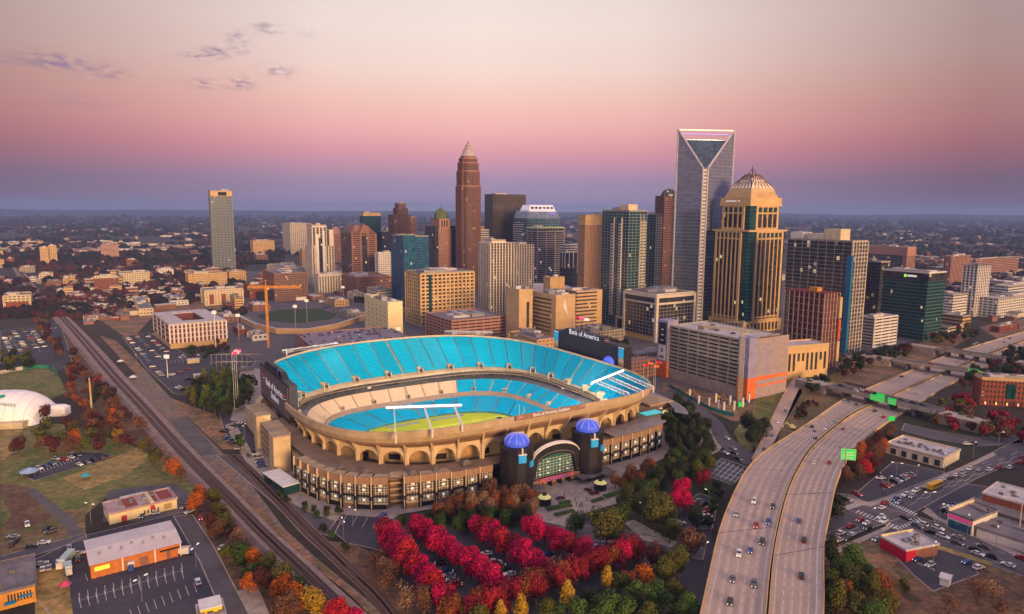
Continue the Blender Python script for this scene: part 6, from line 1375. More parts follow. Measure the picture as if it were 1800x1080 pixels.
m_rust = mat('rust_red_roof', (.30, .045, .045), .7, col2=(.22, .05, .05), scale=.4)
for x0, x1 in ((-.24, -.06), (.12, .24), (.27, .47)): MB().box(W * x0, W * x1, -D * .3, D * .44, 5.02, 5.12).build('roof_patch', m_rust, t)
MB().box(W * .1, W * .16, -D * .5, D * .5, 5.0, 6.0).build('parapet', m_cream, t); MB().box(-W * .33, -W * .25, -D / 2 - .1, -D / 2, 0, 2.8).build('door', mat('red_door', (.45, .03, .06), .6), t); MB().box(W * .3, W * .42, -D / 2 - .1, -D / 2, 1, 3.6).build('door', m_sand, t)
for k in range(5): MB().box(W * (.0 + .05 * k), W * (.02 + .05 * k), -D / 2 - .1, -D / 2, 1.0, 2.8).build('window', m_gl, t)
MB().lathe([(.1, 0), (1.1, 0), (1.1, .2), (.1, .2)], n=10).build('round_sign', mat('red_door', (.45, .03, .06), .6), t, None, (W * .13, -D / 2 - .2, 3.4)).rotation_euler = (math.pi / 2, 0, 0)
MB().box(-5, 5, -1.6, 1.6, 0, 4.5).build('trailer_box', m_white, t, None, (-W * .05, D * .7, 0))
t, W, D = hall('shop_building', 'orange fronted building with flat grey roof and blue awning at the lower left corner', [(-60, 1058), (60, 1028), (60, 978), (-60, 1000)], 6.5, mat('amber_wall', (.58, .26, .05), .8), m_roofg, 0)
for k in range(8): MB().box(W * (.1 + .045 * k), W * (.125 + .045 * k), -D / 2 - .1, -D / 2, 2, 5).build('window', m_gl, t)
MB().box(W * .05, W * .22, -D / 2 - 2.5, -D / 2, 2.4, 2.7).box(W * .26, W * .46, -D / 2 - 1.6, -D / 2, 3.6, 3.8).build('awning', mat('blue_awning', (.03, .28, .5), .6), t); MB().lathe([(1.2, 0), (1.2, 1), (.3, 1.4)], -W * .2, 0, 8).build('roof_vent', m_white, t, None, (0, 0, 6.5))
t, W, D = hall('restaurant', 'small restaurant with a bright yellow stepped front at the lower edge', [(352, 1098), (402, 1085), (385, 1056), (345, 1066)], 6, mat('bright_yellow_wall', (.85, .60, .06), .7), m_roofw, 0)
MB().box(-W * .42, W * .42, -D * .1, D * .46, 6, 8).build('parapet', mat('bright_yellow_wall', (.85, .60, .06), .7), t); MB().box(-W * .44, W * .44, -D * .12, D * .48, 8, 8.3).build('parapet_cap', m_white, t)
# --- near right
t, W, D = hall('office_building', 'long low white strip building with rooftop units beside the crossroads', [(1563, 782), (1664, 808), (1683, 790), (1582, 766)], 5.5, m_off, m_roofw, 0)
for k in range(5): MB().box(-W * .40 + k * W * .19, -W * .31 + k * W * .19, -D / 2 - .15, -D / 2, .6, 4).build('window', m_gl, t)
for a in range(10): MB().box(-W * .4 + a * W * .085, -W * .35 + a * W * .085, -D * .2 + (a % 3) * 2, -D * .2 + (a % 3) * 2 + 1.8, 5.5, 6.6).build('rooftop_unit', m_metal if a % 2 else m_concd, t)
MB().box(-W / 2 - .4, W / 2 + .4, -D / 2 - .4, -D / 2, 5.5, 6.3).box(-W / 2 - .4, W / 2 + .4, D / 2, D / 2 + .4, 5.5, 6.3).box(-W / 2 - .4, -W / 2, -D / 2, D / 2, 5.5, 6.3).box(W / 2, W / 2 + .4, -D / 2, D / 2, 5.5, 6.3).build('parapet', m_cream, t)
t, W, D = hall('bank', 'small corner building with a white roof and bright red wall by the crossroads', [(1588, 967), (1636, 958), (1612, 930), (1558, 946)], 5.0, m_brown, m_roofw, 0)
MB().box(-W / 2 - .3, -W / 2, -D / 2 - .3, D / 2, 0, 4.8).box(-W / 2 - .3, -W * .2, -D / 2 - .3, -D / 2, 0, 4.8).build('red_wall', mat('crimson_wall', (.55, .01, .05), .6), t)
for k in range(3): MB().box(-W * .2 + k * 3, -W * .2 + k * 3 + 2, -1, 1, 5, 6).build('rooftop_unit', m_metal, t)
MB().box(-W * .5, W * .5, D / 2 - .3, D / 2, 5, 6).build('parapet', m_cream, t)
t, W, D = hall('store', 'two storey white store with magenta lit band beyond the crossroads', [(1683, 904), (1727, 920), (1738, 893), (1694, 878)], 7.5, m_wht, m_roofg, 0)
MB().box(-W / 2 - .1, W / 2 + .1, -D / 2 - .25, -D / 2, 5.2, 6.6).build('magenta_sign', mat('magenta_sign', (.55, .03, .16), .5, emit=(1, .1, .3), es=.3), t); MB().box(-W * .45, W * .45, -D / 2 - .12, -D / 2, .5, 4.2).build('shop_window', m_glb, t); MB().box(-W / 2 - .3, -W / 2 + .5, -D / 2, D / 2, 7.5, 9).build('parapet', m_cream, t)
t, W, D = hall('warehouse', 'long red brick hall with a dark flat roof behind the white store', [(1702, 885), (1830, 925), (1850, 885), (1735, 862)], 5.5, m_brick, m_roofg, 0)
t, W, D = hall('warehouse', 'pale roofed hall with brick wall at the right edge', [(1732, 868), (1830, 895), (1840, 868), (1748, 850)], 9.0, m_brick, m_roofw, 0)
t, W, D = hall('warehouse', 'white walled hall with dark roof by the magenta banded store', [(1728, 930), (1830, 962), (1835, 925), (1740, 900)], 4.5, m_wht, m_roofg, 0)
t, W, D = hall('shed', 'tiny white shed in the brush by the lower right car park', [(1652, 1013), (1668, 1018), (1674, 1010), (1658, 1005)], 3.5, m_white, m_wht, .5)
# ================================================================== VEGETATION
m_bark = mat('bark', (.10, .065, .05), .9)
FOL = {}
def fol(n, a, b):
    m = mat('foliage_' + n, a, .75, spec=.15, col2=b, scale=.55, detail=3); FOL[n] = m; return m
fol('crimson', (.62, .006, .085), (.34, .005, .05)); fol('scarlet', (.58, .03, .03), (.34, .012, .025)); fol('crimson_dark', (.30, .015, .03), (.14, .012, .02))
fol('orange', (.50, .13, .012), (.30, .07, .01)); fol('gold', (.48, .28, .02), (.28, .17, .02)); fol('olive', (.12, .115, .02), (.06, .065, .015)); fol('green', (.06, .105, .02), (.03, .055, .012))
fol('bright_green', (.10, .17, .03), (.05, .09, .02)); fol('brown', (.19, .085, .045), (.10, .048, .03)); fol('maroon', (.105, .028, .026), (.055, .018, .018)); fol('far_maroon', (.055, .02, .022), (.03, .013, .015)); fol('far_dark', (.020, .022, .018), (.012, .014, .012)); fol('far_brown', (.065, .034, .026), (.035, .02, .018)); fol('dark', (.035, .045, .016), (.02, .026, .01)); fol('tan', (.33, .19, .10), (.20, .11, .06)); fol('rust', (.27, .08, .025), (.14, .045, .018))
def crown_mesh(name, R, Hc, n, size, seed, shape='round', lobes=9):
    r = random.Random(seed); mb = MB(); cs = []
    for k in range(lobes):
        a = r.uniform(0, 6.283); f = r.uniform(.18, .5); z = r.uniform(-.5, .52)
        if shape == 'cone': f *= (.75 - z) * .75
        cs.append((math.cos(a) * f * R, math.sin(a) * f * R, z * Hc / 2, r.uniform(.42, .58) * min(R, Hc / 2) * (1.0 if shape != 'cone' else .9 - z * .4)))
    cs.append((0, 0, 0, .62 * min(R, Hc / 2)))
    if shape == 'cone': cs += [(0, 0, Hc * .42, R * .3), (0, 0, Hc * .25, R * .42)]
    for i in range(n):
        x0, y0, z0, rr = cs[r.randrange(len(cs))]; u = r.uniform(-1, 1); a = r.uniform(0, 6.283); s = math.sqrt(1 - u * u); d = Vector((s * math.cos(a), s * math.sin(a), u)); q = rr * r.uniform(.72, 1.08)
        p = Vector((x0, y0, z0)) + d * q
        nrm = (d + Vector((r.uniform(-.7, .7), r.uniform(-.7, .7), r.uniform(-.4, .8)))).normalized(); t = nrm.orthogonal().normalized(); b = nrm.cross(t); w = size * r.uniform(.6, 1.25); an = r.uniform(0, 3.1)
        t, b = t * math.cos(an) + b * math.sin(an), b * math.cos(an) - t * math.sin(an)
        mb.poly([p - t * w - b * w * .5, p + t * w * .2 - b * w * .7, p + t * w, p + b * w * .7])
    me = mb.mesh(name, m_bark); return me
def trunk_mesh(h, r0, seed, n=5):
    r = random.Random(seed); mb = MB(); mb.tube((0, 0, 0), (0, 0, h * .62), r0, n=6, r2=r0 * .6)
    for k in range(n): a = 6.283 * k / n + r.random(); z = h * r.uniform(.38, .6); mb.tube((0, 0, z), (math.cos(a) * h * .22, math.sin(a) * h * .22, z + h * r.uniform(.15, .28)), r0 * .4, n=4, r2=r0 * .12)
    return mb.mesh('trunk', m_bark)
TREES = {}
for k, (nm, R, Hc, n, sz, sh, tr) in enumerate((('near0', 5.2, 9, 2300, .36, 'round', 11), ('near1', 4.9, 9.4, 2200, .36, 'round', 11), ('near2', 5.4, 8.6, 2300, .37, 'round', 10.5), ('tall0', 4.6, 11, 1500, .45, 'cone', 13), ('big', 7.5, 13, 3000, .5, 'round', 16),
                                              ('mid0', 5, 7.5, 420, .8, 'round', 9.5), ('mid1', 4.6, 7.5, 380, .85, 'round', 9.5), ('midcone', 3.8, 11, 420, .8, 'cone', 13), ('thin', 4.8, 9, 520, .34, 'round', 11), ('bush', 2.6, 3.4, 420, .34, 'round', 4))):
    TREES[nm] = (crown_mesh('crown_' + nm, R, Hc, n, sz, 31 + k, sh), trunk_mesh(tr * .9, .32 if tr > 5 else .12, k), tr, Hc)
CROWNS = {}
def tree(px, py, colour, label, group=None, kind=None, s=1.0, name='autumn_tree', cat='tree', z0=0.0, world=None):
    kind = kind or random.choice(('near0', 'near1', 'near2')); cm_, tm, tr, Hc = TREES[kind]; zc_ = (tr - Hc / 2) * s
    p = world if world is not None else G(px, py, z0 + zc_)
    if (p.x - SC.x) ** 2 + (p.y - SC.y) ** 2 < 118 ** 2 and z0 == 0:
        pass
    t = thing(name, label, cat, (p.x, p.y, z0), rnd() * 6.28, group); t.scale = (s * U(.93, 1.07), s * U(.93, 1.07), s * U(.95, 1.1))
    key = (kind, colour)
    if key not in CROWNS: me = cm_.copy(); me.materials.clear(); me.materials.append(FOL[colour]); CROWNS[key] = me
    o = addobj('crown', CROWNS[key], t); o.location = (0, 0, tr - Hc / 2); addobj('trunk', tm, t); TREEL.append(t); return t
ORDN = ['first', 'second', 'third', 'fourth', 'fifth', 'sixth', 'seventh', 'eighth', 'ninth', 'tenth', 'eleventh', 'twelfth', 'thirteenth', 'fourteenth', 'fifteenth', 'sixteenth', 'seventeenth', 'eighteenth', 'nineteenth', 'twentieth', 'twenty first', 'twenty second', 'twenty third']
TREEL = []; CARL = []
def ln(a, b, n): return [(a[0] + (b[0] - a[0]) * i / (n - 1), a[1] + (b[1] - a[1]) * i / (n - 1)) for i in range(n)]
def row(pts, cols, label, group, s=1.0, kind=None, jit=2, end=None, **k):
    for i, (x, y) in enumerate(pts): tree(x + U(-jit, jit), y + U(-jit, jit), random.choice(cols), label + (', %s from the %s' % (ORDN[i], end) if end else ''), group, kind, s * U(.9, 1.1), **k)
RD = ['crimson', 'crimson', 'crimson', 'crimson', 'scarlet', 'crimson_dark']
row(ln((676, 932), (797, 1062), 14), RD, 'crimson tree in the leftmost slanting row', 'crimson trees, leftmost slanting row', 1.13, jit=1.0, end='stadium end', name='maple_tree')
row(ln((730, 920), (872, 1019), 14), RD[:4], 'crimson tree in the second slanting row', 'crimson trees, second slanting row', 1.13, jit=1.0, end='stadium end', name='maple_tree')
row(ln((840, 921), (955, 994), 11), RD, 'crimson tree in the third slanting row', 'crimson trees, third slanting row', 1.13, jit=1.0, end='stadium end', name='maple_tree')
row(ln((932, 922), (1024, 964), 8), RD, 'red tree in the short row left of the big olive tree', 'red trees, short row by the olive tree', 1.13, jit=1.0, end='left', name='maple_tree')
row([(1120, 960), (1108, 962), (1096, 967), (1080, 972), (1067, 979), (1053, 984), (1040, 988), (1026, 992), (1013, 998), (1000, 1003), (987, 1009), (972, 1014), (957, 1020), (942, 1026), (928, 1031), (914, 1036), (899, 1044), (884, 1048), (869, 1052), (854, 1058), (840, 1063), (826, 1070)], ['crimson', 'scarlet', 'crimson_dark', 'rust', 'crimson_dark'], 'dark red tree in the long front row', 'dark red trees, front row', 1.13, jit=1.0, end='right end', name='maple_tree')
row([(1197, 855), (1201, 868), (1187, 880), (1205, 880)], ['crimson'], 'bright crimson tree in the clump beside the small lot', 'crimson clump by the small lot', end='top', name='maple_tree')
tree(1237, 840, 'crimson_dark', 'single dark crimson tree by the painted grid next to the motorway', None, 'near2', 1.0)
for i, (x, y, c, s_) in enumerate(((1136, 1014, 'orange', 1.1), (1101, 1020, 'rust', .9), (1067, 1020, 'gold', .9), (997, 1050, 'gold', 1.0), (916, 1070, 'gold', .9), (880, 1078, 'gold', .8), (960, 1072, 'olive', .9), (1085, 1025, 'olive', .9))): tree(x, y, c, 'gold or orange tree among the greens in front of the dark red row', 'gold and orange trees in the foreground', 'tall0' if c == 'gold' else None, s_)
row([(1035, 1050), (1050, 1060), (1065, 1050), (1080, 1062), (1098, 1058), (1115, 1045), (1130, 1060), (1147, 1052), (1160, 1040), (1175, 1060), (1190, 1042), (1205, 1052), (1215, 1066), (1100, 1075), (1020, 1072), (1165, 1078), (980, 1078), (1140, 1080), (1195, 1078), (1060, 1080), (1222, 1080)], ['green', 'bright_green', 'olive', 'green', 'dark'], 'green tree in the foreground grove beside the motorway', 'green trees in the foreground grove', 1.0, name='leafy_tree')
tree(1067, 916, 'olive', 'big round olive tree in front of the entrance plaza', None, 'big', 1.25, name='leafy_tree'); tree(1120, 884, 'olive', 'olive tree left one of the pair beside the plaza', None, 'big', .9, name='leafy_tree'); tree(1154, 894, 'olive', 'large dark olive tree right of the plaza', None, 'big', 1.2, name='leafy_tree')
for x, y, c, l in ((1092, 905, 'green', 'round green tree between the big olive tree and the pair'), (1100, 868, 'olive', 'small olive tree at the right edge of the plaza hedges'), (1175, 905, 'dark', 'dark green tree right of the large dark olive tree'), (1012, 915, 'green', 'green tree left of the big round olive tree'), (1135, 862, 'green', 'green tree behind the olive pair'), (1178, 930, 'olive', 'olive tree at the bend of the pavement'), (1225, 905, 'dark', 'dark tree between the small lot and the wide brown tree')): tree(x, y, c, l, None, 'near1', 1.05, name='leafy_tree')
tree(1187, 988, 'olive', 'olive green tree right end of the dark red front row', None, 'near1', 1.2, name='leafy_tree'); tree(1216, 950, 'brown', 'wide brown tree between the small lot and the motorway', None, 'big', .8); tree(1156, 974, 'maroon', 'dull maroon tree at the right end of the front row', None, 'near0', 1.2); tree(1172, 1000, 'olive', 'dark olive tree below the dull maroon one', None, 'near0', 1.1, name='leafy_tree')
CW = {'crimson': 'crimson', 'scarlet': 'scarlet', 'crimson_dark': 'deep red', 'orange': 'orange', 'gold': 'golden', 'olive': 'olive', 'green': 'mid green', 'bright_green': 'bright green', 'brown': 'brown', 'far_brown': 'dusky brown', 'maroon': 'maroon', 'dark': 'darkest green', 'tan': 'tan', 'rust': 'rusty'}
def inpoly(x, y, P):
    c = False; j = len(P) - 1
    for i in range(len(P)):
        if (P[i][1] > y) != (P[j][1] > y) and x < (P[j][0] - P[i][0]) * (y - P[i][1]) / (P[j][1] - P[i][1]) + P[i][0]: c = not c
        j = i
    return c
def scatter(poly, spacing, cols, label, group, kind=None, s=1.0, name='autumn_tree', maxn=90, jit=.4):
    """fill the ground area seen inside a pixel polygon with trees on a jittered grid in metres"""
    W = [G(x, y, 5) for x, y in poly]; xs = [p.x for p in W]; ys = [p.y for p in W]; P = [(p.x, p.y) for p in W]; n = 0; x = min(xs)
    pts = []
    while x < max(xs):
        y = min(ys)
        while y < max(ys):
            a, b = x + U(-jit, jit) * spacing, y + U(-jit, jit) * spacing
            if inpoly(a, b, P): pts.append((a, b))
            y += spacing
        x += spacing
    random.shuffle(pts)
    for a, b in pts[:maxn]:
        cc = random.choice(cols); tree(0, 0, cc, label + ', %s crown' % CW[cc], group + ', ' + CW[cc], random.choice(kind) if isinstance(kind, (tuple, list)) else kind, s * U(.85, 1.15), name=name, world=Vector((a, b, 0)))
MID = ('mid0', 'mid1')
scatter([(745, 892), (800, 872), (880, 850), (925, 862), (945, 885), (940, 895), (850, 895), (770, 902)], 5.4, ['brown', 'rust', 'brown', 'tan'], 'brown leaved tree in the strip along the near stadium facade', 'brown trees along the stadium facade', ('near0', 'near1'), .84, maxn=52)
scatter([(700, 910), (770, 902), (850, 895), (945, 895), (945, 912), (860, 918), (760, 925), (700, 930)], 6.5, ['dark', 'green', 'dark'], 'dark green tree in the hedge row behind the crimson trees', 'dark green hedge trees', ('near0', 'near1'), .72, name='leafy_tree', maxn=34)
scatter([(1075, 835), (1150, 812), (1165, 822), (1130, 842), (1085, 852)], 6.5, ['brown', 'rust', 'brown'], 'brown leaved tree on the right of the entrance plaza by the facade', 'brown trees right of the plaza', ('near0', 'near1'), .75, maxn=16)
scatter([(1100, 855), (1160, 822), (1175, 790), (1240, 790), (1250, 815), (1215, 840), (1150, 865), (1110, 868)], 7, ['green', 'dark', 'olive'], 'dark green tree on the slope between plaza and curved street', 'green trees right of the plaza', ('near0', 'near1'), .85, name='leafy_tree', maxn=34)
scatter([(1170, 712), (1200, 705), (1235, 735), (1252, 775), (1245, 800), (1175, 800), (1172, 760)], 7.5, ['dark', 'green', 'dark'], 'dark evergreen tree in the dense grove right of the stadium', 'evergreens right of the stadium', ('near0', 'near1', 'tall0'), .95, name='evergreen_tree', maxn=55)
row([(350, 866), (343, 880)], ['orange'], 'bright orange tree at the head of the strip beside the railway', 'bright orange pair beside the railway', .95); tree(374, 872, 'olive', 'yellow green tree touching the bright orange pair by the railway', None, 'near2', 1.0)
scatter([(365, 890), (400, 905), (450, 960), (500, 1010), (560, 1070), (500, 1090), (440, 1030), (395, 970), (370, 930)], 8, ['rust', 'brown', 'olive', 'maroon', 'orange', 'olive', 'brown', 'tan', 'rust', 'green'], 'mixed autumn tree in the strip left of the railway', 'autumn trees left of the railway', ('near0', 'near1', 'near2'), .95, maxn=55)
for x, y, c in ((512, 1040, 'orange'), (522, 1050, 'orange'), (545, 1050, 'gold'), (560, 1060, 'gold')): tree(x, y, c, 'orange or golden tree at the lower end of the railway strip', 'golden trees at the lower railway strip', 'near1', .95)
row([(590, 1074), (606, 1078), (620, 1083)], ['scarlet', 'crimson'], 'red treetop beside the railway at the bottom edge', 'red treetops at the bottom edge', .9)
scatter([(618, 975), (650, 972), (700, 1000), (735, 1035), (750, 1070), (700, 1060), (650, 1015)], 8, ['tan', 'tan', 'brown'], 'thin tan half bare tree on the bank right of the railway', 'half bare tan trees right of the railway', ('thin',), .95, maxn=30)
scatter([(740, 1040), (800, 1055), (850, 1080), (900, 1090), (780, 1095), (740, 1075)], 8, ['rust', 'crimson_dark', 'olive', 'brown'], 'rusty red tree at the bottom edge below the crimson rows', 'rusty trees at the bottom edge', ('near0', 'near2'), .9, maxn=18)
row([(568, 928), (584, 938), (607, 958), (596, 895), (575, 892)], ['dark', 'green'], 'small round dark evergreen bush at the stadium car park edge', 'round bushes at the stadium car park', 1.1, 'bush', name='bush', cat='bush')
scatter([(470, 850), (500, 868), (560, 895), (590, 900), (585, 892), (520, 868), (480, 845)], 5, ['green', 'dark'], 'small dark bush along the path under the stadium wall', 'bushes under the stadium wall', ('bush',), .9, name='bush', maxn=14)
# left side
scatter([(62, 548), (110, 590), (150, 640), (205, 700), (240, 740), (215, 745), (160, 690), (110, 640), (70, 590)], 15, ['maroon', 'brown', 'far_brown', 'brown'], 'brownish tree on the far side of the railway embankment', 'maroon trees beside the far railway', MID, .95, maxn=60)
scatter([(120, 660), (165, 680), (200, 710), (250, 735), (240, 770), (180, 745), (120, 712)], 13.5, ['maroon', 'brown', 'brown', 'dark', 'rust'], 'maroon or brown tree around the tall pole near the dome', 'dark red trees by the tall pole', MID, 1.0, maxn=45)
scatter([(60, 775), (80, 740), (150, 735), (240, 760), (260, 790), (215, 785), (150, 790), (80, 795)], 10.5, ['brown', 'maroon', 'brown', 'olive'], 'bare brown tree in the wood between dome and car park', 'brown wood between dome and car park', ('thin', 'mid0'), 1.0, maxn=60)
for x, y, c, l in ((200, 726, 'orange', 'orange tree nearest the railway bend beside the brown wood'), (133, 768, 'orange', 'tall orange tree in front of the brown wood'), (125, 650, 'rust', 'rusty tree behind the sports field fence corner'), (168, 672, 'scarlet', 'scarlet tree beside the tall pole'), (208, 765, 'gold', 'yellowish tree below the orange tree by the railway'), (308, 820, 'orange', 'small orange tree alone beside the railway above the workshop'), (30, 780, 'maroon', 'round maroon tree on the straw coloured grass'), (75, 725, 'maroon', 'maroon tree in front of the white dome')): tree(x, y, c, l, None, 'near1' if y > 740 else 'mid0', 1.0)
scatter([(250, 760), (290, 790), (330, 840), (318, 850), (280, 815), (245, 785)], 7, ['olive', 'tan', 'brown', 'olive'], 'olive or tan tree on the bank below the railway', 'olive trees on the railway bank', ('thin', 'near0'), .75, maxn=26)
scatter([(325, 690), (360, 665), (440, 668), (452, 700), (400, 722), (360, 725)], 9, ['green', 'olive', 'dark'], 'tall dark pine between the railway and the left scoreboard', 'pines left of the stadium', ('midcone', 'mid0'), 1.15, name='pine_tree', maxn=45)
scatter([(0, 620), (50, 615), (60, 645), (0, 650)], 10, ['olive', 'dark'], 'olive tree behind the sports field at the left edge', 'olive trees behind the sports field', MID, .9, maxn=16)
scatter([(370, 720), (400, 750), (430, 790), (445, 800), (440, 780), (400, 735)], 7, ['dark', 'green'], 'dark shrub along the path left of the stadium', 'dark shrubs along the left path', ('bush', 'mid1'), .8, name='bush', maxn=20)
scatter([(330, 610), (395, 596), (410, 612), (345, 628)], 8, ['maroon', 'dark'], 'maroon tree at the foot of the courtyard apartment block', 'maroon trees by the courtyard block', MID, .7, maxn=16)
# right side
for x, y, s_ in ((1318, 742, 1.4), (1334, 752, 1.4), (1326, 765, 1.3), (1345, 745, 1.0)): tree(x, y, 'dark', 'dark round evergreen in the clump between garage and exit ramp', 'evergreen clump by the exit ramp', 'near0', s_, name='evergreen_tree')
scatter([(1412, 672), (1440, 660), (1462, 665), (1450, 682), (1418, 690)], 8, ['dark', 'dark', 'green'], 'dark tree in the oval clump beside the civic building ramp', 'dark oval clump by the ramp', MID, .9, name='evergreen_tree', maxn=24)
scatter([(1400, 710), (1425, 698), (1440, 702), (1410, 725), (1392, 735)], 6, ['maroon', 'dark'], 'dark maroon shrub on the grass beside the motorway', 'maroon shrubs beside the motorway', ('bush',), 1.1, name='bush', maxn=16)
scatter([(1462, 650), (1490, 632), (1520, 620), (1600, 606), (1605, 620), (1530, 640), (1480, 662)], 11, ['dark', 'maroon', 'dark'], 'dark tree on the bank above the first road bridge', 'dark trees above the first bridge', MID, .95, maxn=34)
scatter([(1620, 590), (1700, 570), (1720, 590), (1660, 605)], 12, ['maroon', 'brown', 'olive', 'dark'], 'autumn tree by the low pavilion behind the bridges', 'autumn trees behind the bridges', MID, 1.0, maxn=26)
scatter([(1500, 800), (1530, 768), (1572, 752), (1560, 790), (1540, 815), (1500, 840), (1482, 850)], 7.5, ['orange', 'rust', 'scarlet', 'maroon', 'brown'], 'orange or red tree between the green road sign and the strip building', 'orange trees by the green road sign', ('near0', 'near1'), .85, maxn=34)
scatter([(1450, 985), (1480, 960), (1520, 975), (1560, 1030), (1590, 1090), (1440, 1095)], 8, ['green', 'olive', 'dark', 'rust', 'bright_green'], 'green tree in the wood at the right foot of the motorway', 'green trees right of the motorway', ('near0', 'tall0', 'near1'), 1.05, name='leafy_tree', maxn=48)
scatter([(1565, 1005), (1620, 1000), (1640, 1030), (1590, 1040)], 7, ['tan', 'olive'], 'pale bush in the brush below the corner building', 'pale bushes below the corner building', ('bush', 'thin'), .9, name='bush', maxn=18)
scatter([(1640, 1040), (1800, 1010), (1830, 1090), (1600, 1095)], 11, ['brown', 'tan', 'maroon'], 'low brown thicket tree at the lower right corner', 'brown thicket in the lower right corner', ('thin',), .8, maxn=50)
scatter([(1655, 700), (1700, 690), (1712, 720), (1830, 740), (1830, 775), (1740, 765), (1640, 745)], 10, ['maroon', 'crimson_dark', 'brown', 'olive'], 'dark red tree between the brick office and the side road', 'dark red trees by the brick office', MID, .95, maxn=45)
scatter([(1690, 655), (1760, 625), (1830, 600), (1830, 660), (1715, 668), (1690, 690)], 12, ['dark', 'maroon', 'dark'], 'dark tree on the outer bank of the motorway by the bridges', 'dark trees outside the motorway bend', MID, 1.0, maxn=55)
scatter([(1462, 868), (1476, 868), (1478, 892), (1464, 905)], 6, ['dark'], 'dark bush under the motorway edge by the crossing', 'dark bushes under the motorway', ('bush',), 1.4, name='bush', maxn=8)
scatter([(985, 604), (1050, 596), (1105, 596), (1100, 604), (1000, 612)], 9, ['dark', 'olive'], 'dark tree behind the long black scoreboard', 'trees behind the right scoreboard', MID, .8, name='leafy_tree', maxn=20)
scatter([(752, 552), (800, 548), (832, 552), (830, 560), (760, 562)], 8, ['dark'], 'dark tree on the terrace of the balcony apartment block', 'terrace trees before the balcony block', MID, .7, name='leafy_tree', maxn=14)
scatter([(1240, 846), (1280, 850), (1285, 870), (1262, 900), (1255, 940), (1240, 960)], 8, ['dark', 'green'], 'dark low tree in the shade beside the motorway wall', 'shaded trees beside the motorway wall', ('mid1',), .7, name='leafy_tree', maxn=20)
# distant wood: thousands of crowns nobody could count
def far_mass(name, label, band_, n, cols, size, seed, xr=(-500, 2350)):
    r = random.Random(seed); mb = MB()
    for i in range(n):
        px = r.uniform(*xr); py = band_[0] + (band_[1] - band_[0]) * r.random() ** 1.3; p = G(px, py)
        dens_ = noise.noise(Vector((p.x / 260, p.y / 260, seed)))
        if dens_ < (-.05 if n > 9000 else -.3): continue
        if 420 < px < 1560 and p.y < 2100 and not (px < 500): continue
        s = size * r.uniform(.6, 1.4) * max(1, p.y / 2600); mt = FOL[cols[min(len(cols) - 1, int((noise.noise(Vector((p.x / 120, p.y / 120, 3.1 + seed))) + .5 + r.uniform(-.25, .25)) * len(cols)))] if True else 0]
        k = len(mb.v); h = s * r.uniform(.9, 1.5); a = r.random() * 3; mi = mb.mi(mt); vs_ = [(0, 0, h)]
        for j in range(6): t = a + j * 1.047; q = s * r.uniform(.6, 1.1); vs_.append((q * math.cos(t), q * math.sin(t), h * r.uniform(.35, .7)))
        for j in range(6): t = a + .5 + j * 1.047; q = s * r.uniform(.7, 1.0); vs_.append((q * math.cos(t), q * math.sin(t), 0))
        mb.v += [(p.x + x, p.y + y, z) for x, y, z in vs_]
        for j in range(6):
            j2 = (j + 1) % 6; mb.f += [(k, k + 1 + j, k + 1 + j2), (k + 1 + j, k + 7 + j, k + 1 + j2), (k + 1 + j2, k + 7 + j, k + 7 + j2)]; mb.m += [mi] * 3
    o = mb.build(name); tag(o, label, 'woodland', kind='stuff')
far_mass('distant_woodland', 'dark autumn woods spreading between the suburbs towards the horizon', (383, 470), 21000, ['far_dark', 'far_maroon', 'far_brown', 'far_dark', 'far_dark', 'far_dark'], 9, 1)
far_mass('roadside_woodland', 'autumn woods continuing past the right edge of the city blocks', (500, 1100), 2600, ['far_dark', 'maroon', 'brown', 'dark', 'rust'], 5, 6, (1835, 2500))
far_mass('roadside_woodland', 'autumn woods continuing past the left edge of the sports field', (500, 1100), 2200, ['far_dark', 'maroon', 'brown', 'dark', 'olive'], 5, 7, (-620, -25))
far_mass('suburban_trees', 'maroon and brown trees among the houses behind the railway and left car parks', (462, 560), 4600, ['far_maroon', 'far_dark', 'far_brown', 'maroon'], 6, 2, (-300, 430))
far_mass('suburban_trees', 'dark trees among the houses at the far right beyond the motorway', (470, 560), 1500, ['far_dark', 'far_maroon', 'dark', 'far_dark'], 6, 4, (1600, 2300))
# distant low buildings (each a thing)
protos = []
def house_proto(i, wall, w, d, h, label, group):
    t = thing('distant_building', label, 'building', (0, 0, 0), 0, group); MB().box(-w / 2, w / 2, -d / 2, d / 2, 0, h).build('wall', wall, t); MB().box(-w / 2 - .4, w / 2 + .4, -d / 2 - .4, d / 2 + .4, h, h + .8).box(-w * .1, w * .15, -d * .1, d * .2, h + .8, h + 2.6).build('roof', m_roofw if i % 2 else m_roofg, t)
    nb_ = MB(); nfl = max(1, int(h / 3.6))
    for k in range(nfl): MB().box(-w / 2 - .12, w / 2 + .12, -d / 2 - .12, d / 2 + .12, k * h / nfl + h / nfl * .45, k * h / nfl + h / nfl * .8).build('window_band', m_gl, t)
    return t
DB = [('pale', m_off, 46, 22, 9), ('pink', m_pinkg, 60, 26, 10), ('brick', m_brick, 34, 22, 10), ('white', m_wht, 70, 34, 8), ('tan', m_gold_s, 40, 20, 17), ('grey', m_conc, 28, 20, 11)]
